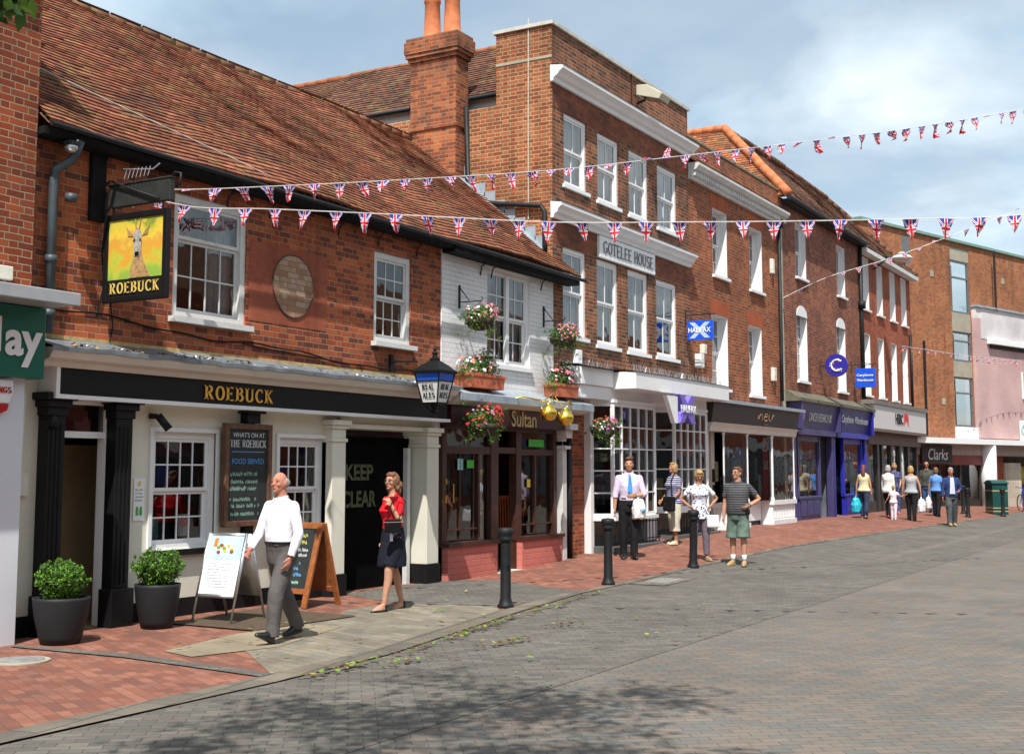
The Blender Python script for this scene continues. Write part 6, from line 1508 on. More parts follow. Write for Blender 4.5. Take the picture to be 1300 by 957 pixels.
# ---- fallen leaves along the kerb
rr = random.Random(77); mb = MB(); mb2 = MB()
def leafat(mb, x, y, s_, mi):
    z = gz(x, y)+.036+rr.uniform(0, .02) ; th = rr.uniform(0, 6.3); a = Vector((math.cos(th), math.sin(th), rr.uniform(-.2, .4)))*s_; b = Vector((-math.sin(th), math.cos(th), rr.uniform(-.1, .3)))*s_*.6
    mb.m = mi; p = Vector((x, y, z)); mb.poly([p-a, p-a*.3-b, p+a*.5-b*.8, p+a, p+a*.4+b*.9, p-a*.4+b]); mb.m = 0
kl = [(8.2,-4.1),(9.73,-4.02),(12.96,-3.42),(16.1,-2.95)]
for k in range(420):
    t_ = rr.random(); seg = 0 if t_ < .2 else 1 if t_ < .7 else 2; f = rr.random(); x = kl[seg][0]+(kl[seg+1][0]-kl[seg][0])*f; y = kl[seg][1]+(kl[seg+1][1]-kl[seg][1])*f
    if noise.noise(Vector((x*1.1, 3, 0))) < -.12 and rr.random() < .75: continue
    leafat(mb, x+rr.gauss(0, .05), y-.03-abs(rr.gauss(0, .07)), rr.uniform(.012, .04), rr.choice((0, 0, 1, 2, 2)))
for k in range(110):
    x = rr.uniform(8.3, 15.5); y = rr.uniform(-6.2, -1.2); leafat(mb, x, y, rr.uniform(.015, .038), rr.choice((0, 0, 1, 2)))
for cx, cy, n in ((10.9,-4.55,60),(12.5,-4.3,30),(9.4,-4.4,35)):
    for k in range(n): leafat(mb, cx+rr.gauss(0, .22), cy+rr.gauss(0, .06), rr.uniform(.012, .035), rr.choice((1, 2, 2, 0)))
o = mb.build('fallen_leaves', [leafm('fresh_leaf', (.20,.32,.04)), leafm('yellow_leaf', (.30,.24,.06)), leafm('brown_leaf', (.13,.07,.035))])
tag(o, 'scattered green and brown fallen leaves along the kerb', 'fallen leaves', kind='stuff')
# moss, weeds and rubbish lying on the pub's lead ledge
mb = MB()
for k in range(260):
    x = rr.choice((rr.gauss(9.7, .4), rr.gauss(10.9, .5), rr.gauss(14.5, .8), rr.uniform(8.9, 16))); 
    if not 8.75 < x < 16.4: continue
    y = -rr.uniform(.36, .48); z = 3.0; s_ = rr.uniform(.01, .035); th = rr.uniform(0, 6.3); p = Vector((x, y, z+rr.uniform(0, .03))); a = Vector((math.cos(th), math.sin(th), rr.uniform(-.5, .8)))*s_; b = Vector((-math.sin(th), math.cos(th), rr.uniform(0, .8)))*s_*.6
    mb.m = rr.choice((0, 1, 1, 2)); mb.poly([p-a, p-b, p+a, p+b]); mb.m = 0
o = mb.build('ledge_debris', [mat('dry_moss', (.30,.20,.06), .9), leafm('brown_leaf', (.13,.07,.035)), M_WHITE2]); tag(o, 'dead leaves and moss lying on the lead ledge above the ROEBUCK fascia', 'debris', kind='stuff')

# ---- street tree beside the camera (its branch tips hang in the top left corner, its shade falls at the bottom)
rr = random.Random(5); TR = thing('street_tree', 'leafy street tree whose branch tip shows in the top left corner', 'tree', (1.2, -8.4, 0))
w = MB(); w.tube([(0, 0, 0), (.03, .02, 1.5), (0, 0, 3.5), (.25, .1, 5.5), (.6, .2, 7.5)], [.16, .13, .12, .10, .05], 12)
for k in range(9):
    a = k*.7; z0_ = 4.6+.35*k*.8; w.tube([(.15, .05, z0_), (.15+.9*math.cos(a), .05+.9*math.sin(a), z0_+.7), (.15+1.9*math.cos(a), .05+1.9*math.sin(a), z0_+1.0)], [.06, .035, .012], 7)
w.build('trunk', mat('bark', (.12,.09,.06), .9, .4, 8, bump=.5, bs=25), TR, True)
w = MB()
for k in range(34):
    a = rr.uniform(0, 6.3); q_ = rr.uniform(.3, 2.1); c_ = (1.7+q_*math.cos(a), .1+q_*math.sin(a), rr.uniform(6.3, 8.4)); leaf_cloud(w, c_, (.6, .6, .45), 150, .07, rr, .2, .9, (0, 1, 2))
w.build('crown', [LF1, LF2, LF3], TR)
w = MB(); w.tube([(0, 0, 3.4), (.5, .6, 3.75), (1.2, 1.0, 3.75), (1.66, 1.20, 3.38)], [.05, .03, .018, .006], 7)
br = w.build('limb', mat('bark', (.12,.09,.06)), TR, True); w = MB(); leaf_cloud(w, (1.66, 1.22, 3.37), (.15, .15, .13), 90, .04, rr, .1, .9, (0, 2, 1)); leaf_cloud(w, (1.3, 1.2, 3.85), (.3, .3, .15), 120, .05, rr, .1, .9, (0, 2)); w.build('leaves', [LF1, LF2, LF3], br)
# ================================================================== PEOPLE
def remeshed(mb, name, mats, parent, voxel, smooth=3, label=None, disp=0, dsc=9., fac=.5):
    me = mb.data(name, mats); o = bpy.data.objects.new(name, me); COL.objects.link(o)
    m = o.modifiers.new('r', 'REMESH'); m.mode = 'VOXEL'; m.voxel_size = voxel; m.use_smooth_shade = True
    if smooth: s = o.modifiers.new('s', 'SMOOTH'); s.iterations = smooth; s.factor = fac
    dg = bpy.context.evaluated_depsgraph_get(); dg.update(); ev = bpy.data.meshes.new_from_object(o.evaluated_get(dg)); bpy.data.objects.remove(o); bpy.data.meshes.remove(me)
    if disp:
        nv = len(ev.vertices); nb = [0.]*(3*nv); ev.vertices.foreach_get('normal', nb); cb = [0.]*(3*nv); ev.vertices.foreach_get('co', cb)
        for k in range(nv):
            c = Vector(cb[3*k:3*k+3]); n = noise.noise(Vector((c.x*dsc, c.y*dsc, c.z*dsc*.45)))+.5*noise.noise(Vector((c.x*dsc*2.3+5, c.y*dsc*2.3, c.z*dsc*1.6)))
            for j in range(3): cb[3*k+j] += nb[3*k+j]*disp*n
        ev.vertices.foreach_set('co', cb); ev.update()
    ev.materials.clear()
    for m_ in (mats if isinstance(mats, list) else [mats]): ev.materials.append(m_)
    ev.name = name
    for p in ev.polygons: p.use_smooth = True
    o = bpy.data.objects.new(name, ev); COL.objects.link(o); o.parent = parent
    if label: o['label'] = label
    return o
def skinm(name, c): 
    if name in _M: return _M[name]
    m = mat(name, c, .65, .10, 14, spec=.2); b = m.node_tree.nodes['Principled BSDF']; b.inputs['Subsurface Weight'].default_value = .12; b.inputs['Subsurface Radius'].default_value = (.02, .008, .005); return m
def cloth(name, c, var=.10, vs=7, wr=.5, rough=.85):
    if name in _M: return _M[name]
    t = NT(name); p = t.objc(); f = t.noise(p, vs, 4)
    t.link(t.ramp(f, [(.3, tuple(x*(1-var) for x in c)), (.7, tuple(min(1, x*(1+var)) for x in c))]), t.b.inputs['Base Color']); t.b.inputs['Roughness'].default_value = rough; t.b.inputs['Specular IOR Level'].default_value = .2
    wv = t.add('ShaderNodeTexNoise'); wv.inputs['Scale'].default_value = 11; wv.inputs['Detail'].default_value = 3; wv.inputs['Distortion'].default_value = 1.2
    mp = t.add('ShaderNodeMapping'); mp.inputs['Scale'].default_value = (1, 1, .55); t.link(p, mp.inputs[0]); t.link(mp.outputs[0], wv.inputs['Vector']); t.bump(wv.outputs['Fac'], wr*.7, .02)
    _M[name] = t.m; return t.m
def striped(name, c1, c2, n=22, duty=.3):
    if name in _M: return _M[name]
    t = NT(name); sx = t.add('ShaderNodeSeparateXYZ'); t.link(t.objc(), sx.inputs[0]); f = t.math('LESS_THAN', t.math('FRACT', t.math('MULTIPLY', sx.outputs[2], n)), duty)
    t.link(t.mix(f, c1, c2), t.b.inputs['Base Color']); t.b.inputs['Roughness'].default_value = .85; _M[name] = t.m; return t.m
def patterned(name, c1, c2, scale=26, thr=.33):
    if name in _M: return _M[name]
    t = NT(name); v = t.add('ShaderNodeTexVoronoi'); v.inputs['Scale'].default_value = scale; t.link(t.objc(), v.inputs['Vector']); f = t.math('LESS_THAN', v.outputs['Distance'], thr)
    t.link(t.mix(f, c1, c2), t.b.inputs['Base Color']); t.b.inputs['Roughness'].default_value = .85; _M[name] = t.m; return t.m
SK1, SK2, SK3 = skinm('skin_ruddy', (.47,.20,.135)), skinm('skin_fair', (.47,.25,.165)), skinm('skin_tan', (.40,.20,.12))

def person(label, x, y, face, H=1.75, skin=SK2, female=False, vox=.010, belly=0, lean=0, legs=None, arms=None, head=(0, 0), top=None, bottom=None, shoes=None, hair=None, group=None, extra=None, scale_w=1., zoff=None):
    """legs: [(thigh dir, shin dir, foot yaw, foot pitch)] R then L;  arms: [(upper dir, fore dir, curl)] R then L; local frame: +y forward, +x to the person's right"""
    root = thing('person', label, 'person', (x, y, (gz(x, y) if zoff is None else zoff)+.012), R(face-90), group)
    h = H; k_ = scale_w
    hipz = .515*h; Th, Sh, An = .238*h, .235*h, .042*h
    hx = .052*h*(1.05 if female else 1)
    V = Vector
    legs = legs or [((0, .03, -1), (0, -.03, -1), 0, 0)]*2; arms = arms or [((.12, 0, -1), (.05, .12, -1), .5), ((-.12, 0, -1), (-.05, .12, -1), .5)]
    hips = [V((hx, 0, hipz)), V((-hx, 0, hipz))]
    Lg = []
    for hp, (td, sd, fy, fp) in zip(hips, legs):
        kn = hp + V(td).normalized()*Th; an = kn + V(sd).normalized()*Sh; Lg.append([hp, kn, an, fy, fp])
    low = min(l[2].z - An - (.0 if abs(l[4]) < .1 else .03*h*abs(math.sin(l[4]))) for l in Lg)
    dz = V((0, 0, -low))
    for l in Lg: l[0] = l[0]+dz; l[1] = l[1]+dz; l[2] = l[2]+dz
    hz = hipz - low
    def T(p):  # torso lean
        p = V(p); return V((p.x, p.y + (p.z-.5*h)*lean, p.z)) + dz
    shw = (.089 if female else .105)*h*k_
    sh = [T((shw, 0, .793*h)), T((-shw, 0, .793*h))]
    ua, fa = .168*h, .145*h
    Ar = []
    for s_, (ud, fd, cu) in zip(sh, arms):
        el = s_ + V(ud).normalized()*ua; wr = el + V(fd).normalized()*fa; Ar.append([s_, el, wr, V(fd).normalized(), cu])
    hc = T((0, .012*h, .932*h)); yaw, pit = head
    HR = Matrix.Rotation(R(yaw), 3, 'Z') @ Matrix.Rotation(R(pit), 3, 'X')
    def tors(mb, infl, z0, z1, hem=0, n=22):
        prof = [(.455, .088, .062, 0), (.49, .098, .072, -.004), (.53, .099, .073, -.006), (.57, .090, .066, 0), (.62, .083, .062, .004), (.67, .090, .066, .006), (.72, .099, .070, .004), (.76, .102, .064, 0), (.785, .096, .054, 0), (.806, .078, .046, 0), (.824, .052, .038, 0), (.845, .036, .036, 0), (.88, .034, .035, .004)]
        if female: prof = [(z, w_*(1.03 if z < .56 else .88 if z < .70 else .90), d_*(1.0 if not .68 < z < .76 else 1.22), o_+(.010 if .68 < z < .76 else 0)) for z, w_, d_, o_ in prof]
        rg = []
        for z, w_, d_, o_ in prof:
            if z < z0-.03 or z > z1+.03: continue
            z = max(z0, min(z1, z)); b_ = belly*math.exp(-((z-.60)/.06)**2)
            rg.append((T((0, (o_+b_*.6)*h, z*h)), w_*h*k_+infl+b_*.5*h+(hem if z <= z0+.02 else 0), d_*h*k_+infl+b_*.7*h+(hem if z <= z0+.02 else 0), (1. if female else .93) if z > .5 else .95))
        mb.loft(rg, n)
    # ---------------- body, one continuous skin
    mb = MB(); tors(mb, 0, .475, .88)
    mb.ell(hc, (.041*h, .052*h, .062*h), 18, 12, HR); mb.ell(hc+HR @ V((0, .012*h, -.034*h)), (.031*h, .036*h, .030*h), 14, 9, HR)
    mb.ell(hc+HR @ V((0, .054*h, -.012*h)), (.007*h, .011*h, .012*h), 8, 6, HR); mb.tube([hc+HR @ V((0, .045*h, .008*h)), hc+HR @ V((0, .060*h, -.014*h))], [.004*h, .007*h], 8)
    mb.ell(hc+HR @ V((0, .046*h, -.033*h)), (.013*h, .006*h, .004*h), 8, 6, HR); mb.ell(hc+HR @ V((0, .040*h, -.052*h)), (.014*h, .010*h, .010*h), 8, 6, HR)
    for sg in (1, -1):
        mb.ell(hc+HR @ V((sg*.042*h, -.004*h, -.006*h)), (.006*h, .012*h, .018*h), 8, 6, HR); mb.ell(hc+HR @ V((sg*.018*h, .043*h, .014*h)), (.014*h, .008*h, .005*h), 8, 6, HR)
        mb.ell(hc+HR @ V((sg*.022*h, .036*h, -.014*h)), (.013*h, .012*h, .012*h), 8, 6, HR)
    mb.tube([T((0, -.004*h, .81*h)), T((0, .004*h, .86*h)), hc+V((0, -.006*h, -.03*h))], [.040*h, .034*h*(.88 if female else 1), .033*h], 14)
    fm = .84 if female else 1
    for (s_, el, wr, fd, cu), sg in zip(Ar, (1, -1)):
        mb.ell(s_, (.027*h*fm, .029*h*fm, .028*h*fm), 10, 7); mb.tube([T((sg*.018*h, -.004*h, .838*h)), s_.lerp(T((0, 0, .80*h)), .25)], [.018*h, .022*h*fm], 10)
        mb.tube([s_, s_.lerp(el, .4), el, el.lerp(wr, .3), wr], [.027*h*fm, .027*h*fm, .022*h*fm, .023*h*fm, .0145*h*fm], 12)
        # hand
        nrm = V((-sg, .15, 0)); nrm = (nrm - fd*nrm.dot(fd)).normalized(); sd = fd.cross(nrm).normalized()
        if sd.y < 0: sd = -sd      # thumb side faces forward
        pc = wr + fd*.026*h
        rot = Matrix((sd, fd, nrm)).transposed()
        mb.ell(pc, (.022*h, .030*h, .010*h), 12, 8, rot)
        for j, (o_, ln) in enumerate(((.0165, .046), (.0055, .051), (-.0055, .047), (-.0165, .037))):
            b0 = pc + sd*o_*h + fd*.018*h; p = [b0]; d_ = fd.copy(); 
            for q_ in range(3):
                ang = cu*(.55 if q_ == 0 else .75); d_ = (d_*math.cos(ang)+nrm*math.sin(ang)).normalized(); nn_ = nrm
                p.append(p[-1]+d_*ln*h*(.42, .32, .26)[q_])
            mb.tube(p, [.0056*h, .0052*h, .0047*h, .0038*h], 8)
        tb = wr + fd*.008*h + sd*.014*h; mb.tube([tb, tb+(sd*.7+fd*.7)*.018*h, tb+(sd*.55+fd+nrm*.4)*.030*h], [.0085*h, .0066*h, .005*h], 8)
    for (hp, kn, an, fy, fp), sg in zip(Lg, (1, -1)):
        mb.tube([hp+V((0, 0, .02*h)), hp.lerp(kn, .35), hp.lerp(kn, .8), kn, kn.lerp(an, .28)+V((0, -.008*h, 0)), kn.lerp(an, .7), an], [.052*h*k_, .049*h*k_, .036*h, .031*h, .033*h*(.92 if female else 1), .022*h, .018*h], 14)
    FT = []
    for (hp, kn, an, fy, fp), sg in zip(Lg, (1, -1)):
        F_ = Matrix.Translation(an) @ Matrix.Rotation(fy, 4, 'Z') @ Matrix.Rotation(fp, 4, 'X'); FT.append(F_)
        f = MB(F_); f.loft([((0, .045*h, -.040*h), .020*h, .066*h), ((0, .045*h, -.030*h), .023*h, .070*h), ((0, .030*h, -.012*h), .020*h, .050*h), ((0, .006*h, .004*h), .018*h, .026*h)], 14)
        o_ = len(mb.v); mb.v += f.v; mb.f += [tuple(i+o_ for i in q) for q in f.f]; mb.mi += f.mi
    remeshed(mb, 'body', skin, root, vox, 2)
    # eyes
    for sg in (1, -1):
        e = MB(); e.ell(hc+HR @ V((sg*.017*h, .0468*h, .004*h)), (.0072*h, .0035*h, .0026*h), 10, 7, HR); e.build('eye', mat('eye_dark', (.03,.02,.018), .8, spec=.05), root, True)
        if hair: e = MB(); e.tube([hc+HR @ V((sg*.009*h, .0495*h, .0165*h)), hc+HR @ V((sg*.018*h, .0485*h, .019*h)), hc+HR @ V((sg*.027*h, .0425*h, .0165*h))], .0017*h, 5); e.build('eyebrow', mat('eyebrow_brown', (.12,.075,.05), .9), root)
    e = MB(); e.ell(hc+HR @ V((0, .0515*h, -.0335*h)), (.011*h, .003*h, .0028*h), 10, 6, HR); e.build('lips', mat('lips', (.40,.13,.10), .5), root, True)
    # hair
    if hair:
        mb = MB(); st = hair['s']; m_ = hair['m']
        def he(c_, r_): mb.ell(hc+HR @ (V(c_)*h), tuple(q*h for q in r_), 14, 9, HR)
        if st == 'bald':
            for sg in (1, -1): he((sg*.034, -.022, .004), (.010, .030, .024))
            he((0, -.041, -.004), (.034, .014, .028))
        else:
            he((0, -.010, .014), (.0455, .054, .056)); he((0, -.028, -.004), (.043, .036, .048))
            if st == 'short': he((0, .024, .046), (.034, .026, .018))
            if st == 'quiff': he((.004, .022, .055), (.036, .032, .020)); he((-.012, -.004, .060), (.036, .036, .017))
            if st in ('long', 'bob', 'wavy'):
                for sg in (1, -1): he((sg*.040, -.004, -.008), (.014, .034, .044)); 
                he((0, .018, .046), (.038, .030, .020))
                if st == 'bob': he((0, -.030, -.030), (.050, .034, .042)); [he((sg*.040, -.006, -.034), (.014, .030, .030)) for sg in (1, -1)]
                if st == 'wavy': 
                    for (a, b, c_, r_) in ((.03, -.04, -.03, .03), (-.03, -.04, -.03, .03), (.036, -.03, -.07, .024), (-.036, -.03, -.07, .024), (0, -.05, -.06, .03), (.02, -.05, -.09, .02), (-.02, -.052, -.092, .018), (.045, -.01, -.05, .018), (-.045, -.01, -.05, .018)): he((a, b, c_), (r_, r_, r_*1.2))
                if st == 'long': 
                    he((0, -.055, -.06), (.046, .030, .080)); he((.008, -.070, -.125), (.040, .026, .070))
            if st == 'tail': he((0, -.060, .0), (.014, .016, .018)); he((0, -.064, -.03), (.012, .012, .032))
        # cut the face free
        remeshed(mb, 'hair', m_, root, max(.007, vox*.85), 1, disp=.006 if vox < .012 else .009, dsc=34)
        if hair.get('glasses'):
            g = MB()
            for sg in (1, -1):
                g.tube([hc+HR @ V((sg*.0185*h+.012*h*math.cos(a), .054*h, .003*h+.0085*h*math.sin(a))) for a in [j*.785 for j in range(8)]], .0016*h, 5, closed=True); g.tube([hc+HR @ V((sg*.031*h, .054*h, .006*h)), hc+HR @ V((sg*.044*h, .0, .004*h))], .0016*h, 5)
                if hair['glasses'] == 'dark': g.ell(hc+HR @ V((sg*.018*h, .055*h, .003*h)), (.013*h, .004*h, .010*h), 10, 6, HR)
            g.build('glasses', M_BLACK, root)
    # ---------------- top
    if top:
        mb = MB(); z0 = top.get('hem', .52); nk = top.get('neck', .842); it = .007+top.get('loose', .004)
        tors(mb, it, z0, nk, top.get('flare', 0))
        sl = top.get('sleeve', 'short')
        for (s_, el, wr, fd, cu), sg in zip(Ar, (1, -1)):
            if sl == 'none': continue
            mb.ell(s_, (.034*h*fm, .036*h*fm, .035*h*fm), 12, 8); mb.tube([T((sg*.020*h, -.004*h, .832*h)), s_.lerp(T((0, 0, .80*h)), .2)], [.022*h, .030*h*fm], 12)
            if sl == 'short': mb.tube([s_, s_.lerp(el, .35), s_.lerp(el, .64)], [.035*h*fm, .034*h*fm, .036*h*fm], 14)
            elif sl == 'elbow': mb.tube([s_, s_.lerp(el, .4), el, el.lerp(wr, .22)], [.035*h*fm, .034*h*fm, .032*h*fm, .031*h*fm], 14)
            else: mb.tube([s_, s_.lerp(el, .4), el, el.lerp(wr, .4), el.lerp(wr, .92)], [.036*h*fm, .034*h*fm, .030*h*fm, .029*h*fm, .022*h*fm], 14)
        remeshed(mb, top.get('n', 'shirt'), top['m'], root, vox, 2, disp=.006, dsc=11)
        if top.get('collar'):
            c_ = MB()
            for sg in (1, -1): c_.prism([(0, 0), (.055, -.02), (.075, .03), (.02, .045)], .01, 'y', 0); 
            c_ = MB(); n0 = T((0, .0, .845*h))
            pts = [n0+V((.040*h*math.sin(a), .036*h*math.cos(a)+.004*h, .004*h-.012*h*max(0, math.cos(a)))) for a in [j*2*math.pi/16 for j in range(16)]]
            c_.tube(pts, (.006*h, .012*h) if False else .0085*h, 6, closed=True)
            for sg in (1, -1): c_.poly([n0+V((sg*.005*h, .046*h, -.010*h)), n0+V((sg*.034*h, .030*h, -.002*h)), n0+V((sg*.034*h, .052*h, -.030*h))])
            c_.build('collar', top['m'], root, True)
    # ---------------- bottoms
    if bottom:
        mb = MB(); k = bottom['k']; wb = bottom.get('waist', .585); L_ = bottom.get('len', .98); lw = bottom.get('w', 1.)
        tors(mb, .011, .455, wb); mb.ell(T((0, -.004*h, .468*h)), (.062*h, .066*h*k_, .034*h), 14, 8)
        if k == 'skirt':
            mb = MB(); mid = (Lg[0][1]+Lg[1][1])/2; c0 = T((0, 0, wb*h)); rg = []
            ky = [l[0].lerp(l[1], .86) for l in Lg]; cm = (ky[0]+ky[1])/2; sp_y = abs(ky[0].y-ky[1].y)/2; sp_x = abs(ky[0].x-ky[1].x)/2
            rg = [((cm.x, cm.y, cm.z), sp_x+.050*h, sp_y+.046*h, .9), ((cm.x*.6, cm.y*.6, cm.z+.07*h), sp_x*.8+.062*h, sp_y*.7+.058*h, .9), (T((0, 0, .50*h)), .108*h, .080*h), (T((0, 0, .54*h)), .106*h, .077*h), (c0, .084*h, .066*h)]
            mb.loft(rg, 24)
            for l_ in Lg: mb.tube([l_[0], l_[0].lerp(l_[1], .5), l_[0].lerp(l_[1], .86)], [.062*h, .060*h, .052*h], 16)
            remeshed(mb, 'skirt', bottom['m'], root, vox, 2, disp=.003, dsc=8)
        else:
            for (hp, kn, an, fy, fp), sg in zip(Lg, (1, -1)):
                pts = [hp+V((-sg*.004*h, 0, .02*h)), hp.lerp(kn, .35), hp.lerp(kn, .8), kn, kn.lerp(an, .35), kn.lerp(an, .75), an+V((0, 0, -.012*h))]
                rs = [.060*h*k_, .057*h*k_, .045*h*lw, .041*h*lw, .039*h*lw, .034*h*lw, .036*h*lw]
                cumz = [0, .25, .42, .5, .66, .86, 1.]
                if L_ < .97:
                    n_ = max(3, sum(1 for q in cumz if q < L_)); pts = pts[:n_]; rs = rs[:n_]
                    lf = (L_-cumz[n_-1])/(1 if n_ >= 7 else cumz[n_]-cumz[n_-1]); full = [hp+V((0, 0, .02*h)), hp.lerp(kn, .35), hp.lerp(kn, .8), kn, kn.lerp(an, .35), kn.lerp(an, .75), an]
                    pts.append(full[n_-1].lerp(full[n_], lf)); rs.append(rs[-1]*bottom.get('flare', 1.05))
                mb.tube(pts, rs, 16)
            remeshed(mb, bottom.get('n', 'trousers'), bottom['m'], root, vox, 2, disp=.006, dsc=9)
        if bottom.get('belt'):
            b_ = MB(); c0 = T((0, .0, (wb-.008)*h)); bb = belly*math.exp(-((wb-.60)/.06)**2)
            b_.loft([(c0+V((0, bb*.6*h, -.008*h)), .088*h*k_+bb*.5*h+.014, .066*h*k_+bb*.7*h+.014, .86), (c0+V((0, bb*.6*h, .008*h)), .088*h*k_+bb*.5*h+.014, .066*h*k_+bb*.7*h+.014, .86)], 22); b_.build('belt', M_BLACK, root)
    # ---------------- shoes
    if shoes:
        for F_ in FT:
            f = MB(F_); k = shoes['k']
            if k == 'heel':
                f.loft([((0, .050*h, -.043*h), .021*h, .068*h), ((0, .052*h, -.034*h), .023*h, .068*h), ((0, .055*h, -.026*h), .020*h, .058*h)], 16); f.tube([(0, -.012*h, -.030*h), (0, -.014*h, -.068*h)], [.010*h, .004*h], 8); f.loft([((0, -.004*h, -.040*h), .019*h, .022*h), ((0, -.006*h, -.005*h), .020*h, .024*h)], 12)
            else:
                f.loft([((0, .042*h, -.046*h), .027*h, .080*h), ((0, .042*h, -.036*h), .028*h, .080*h), ((0, .040*h, -.022*h), .026*h, .072*h), ((0, .018*h, -.004*h), .024*h, .044*h), ((0, .004*h, .014*h if k == 'shoe' else .0), .023*h, .030*h)], 18)
            remeshed(f, 'shoe', shoes['m'], root, .007, 2)
    if extra: extra(root, dict(h=h, T=T, Ar=Ar, Lg=Lg, hc=hc, HR=HR, V=V, vox=vox))
    return root

def watch(root, d, i, m=M_BLACK):
    s_, el, wr, fd, cu = d['Ar'][i]; w = MB(); p = el.lerp(wr, .93); a = fd.orthogonal().normalized(); b = fd.cross(a); r_ = .0185*d['h']
    w.tube([p+(a*math.cos(t_)+b*math.sin(t_))*r_ for t_ in [j*.52 for j in range(12)]], .0055, 6, closed=True); w.build('watch', m, root)
def carrier(root_label, hand_world, size, m, label_m=None, name='carrier_bag', tall=1.2, cat='bag', seed=1):
    q = thing(name, root_label, cat, hand_world); w = MB(); a, b, c_ = size
    w.loft([((0, 0, -c_*1.25), a*.42, b*.35), ((0, .0, -c_*1.2), a*.52, b*.5), ((0, 0, -c_*.7), a*.55, b*.6), ((0, 0, -c_*.35), a*.42, b*.45), ((0, 0, -c_*.2), a*.34, b*.25)], 18)
    remeshed(w, 'sack', m, q, .014, 1, disp=.02, dsc=14)
    w = MB()
    for sg in (1, -1): w.tube([(sg*a*.22, 0, -c_*.25), (sg*a*.10, 0, -.02), (0, 0, .01)], [(.018, .006), (.012, .005), (.008, .005)], 6)
    w.build('handle', m, q)
    if label_m: w = MB(); w.ell((-.1*a, -b*.55, -c_*.8), (a*.22, .02, c_*.12)); w.build('print', label_m, q)
    return q
def hand_pos(root, d, i):
    s_, el, wr, fd, cu = d['Ar'][i]; p = wr + fd*.055*d['h']
    return (Matrix.Translation(root.location) @ Matrix.Rotation(root.rotation_euler.z, 4, 'Z')) @ p
PLAST = mat('white_plastic_bag', (.72,.73,.74), .4, .06, 10)

# --- man in white shirt
HG = mat('grey_hair', (.33,.31,.29), .8, .3, 60)
def x1(root, d): watch(root, d, 1)
person('bald man in a white shirt and grey trousers striding past the white A-board', 9.93, -2.50, 171, 1.70, SK1, vox=.0085, belly=.012, lean=.03, head=(8, 4),
    legs=[((.02, -.30, -1), (.0, -.55, -1), 0, -.12), ((-.05, .42, -1), (-.0, .10, -1), 0, .42)],
    arms=[((.22, .28, -1), (-.28, .80, -.75), .9), ((-.24, -.06, -1), (.05, .42, -1), .9)],
    top=dict(m=cloth('white_shirt_cloth', (.80,.79,.83), .03, 6, .9), sleeve='long', hem=.565, loose=.009, collar=True, flare=-.008), bottom=dict(k='trousers', m=cloth('grey_trouser_cloth', (.10,.092,.09), .15, 7, .8), waist=.59, w=1.18, belt=True), shoes=dict(k='shoe', m=mat('black_shoe', (.012,.012,.013), .3)), hair=dict(s='bald', m=HG), extra=x1)
# --- woman in red
def x2(root, d):
    h, V = d['h'], d['V']; watch(root, d, 0, M_STEEL)
    q = thing('shoulder_bag', 'small black handbag with a pink edge hanging from the shoulder of the woman in red', 'handbag', (Matrix.Translation(root.location) @ Matrix.Rotation(root.rotation_euler.z, 4, 'Z')) @ V((-.155*h, .11*h, .60*h)), root.rotation_euler.z)
    w = MB(); w.box(-.03, .03, -.11, .11, -.06, .10); bevel(w.build('pouch', M_BLACK, q), .015); w = MB(); w.box(-.033, .033, -.113, .113, .06, .068); w.build('trim', mat('dusty_pink', (.5,.2,.25), .5), q)
    w = MB(); w.tube([(0, .08, .10), (.02, -.0, .30), (.03, -.10, .40), (.02, -.2, .30), (0, -.09, .10)], .007, 6); w.build('strap', M_BLACK, q)
    w = MB(); w.box(-.12*h, -.105*h, .085*h, .10*h, .50*h, .55*h); w.tube([(-.11*h, .092*h, .58*h), (-.11*h, .094*h, .54*h)], .004, 5); w.build('name_badge', M_PAPER, root)
person('woman in a red top and black knee-length skirt walking past the black passage', 12.83, -1.80, 160, 1.69, SK2, True, .0085, head=(14, 2),
    legs=[((.03, -.24, -1), (.0, -.30, -1), .0, -.34), ((-.02, .34, -1), (.0, .16, -1), 0, -.10)],
    arms=[((.16, -.16, -1), (.10, .16, -1), .6), ((-.2, .12, -1), (.25, .45, 1.0), 1.3)],
    top=dict(m=cloth('red_jersey', (.62,.012,.02), .08, 7, .8), sleeve='short', hem=.585, neck=.822, loose=.006), bottom=dict(k='skirt', m=cloth('navy_black_skirt', (.012,.014,.024), .2, 7, .4), waist=.605), shoes=dict(k='heel', m=mat('black_shoe', (.012,.012,.013), .3)), hair=dict(s='wavy', m=mat('brown_wavy_hair', (.16,.07,.03), .6, .5, 40), glasses='clear'), extra=x2)
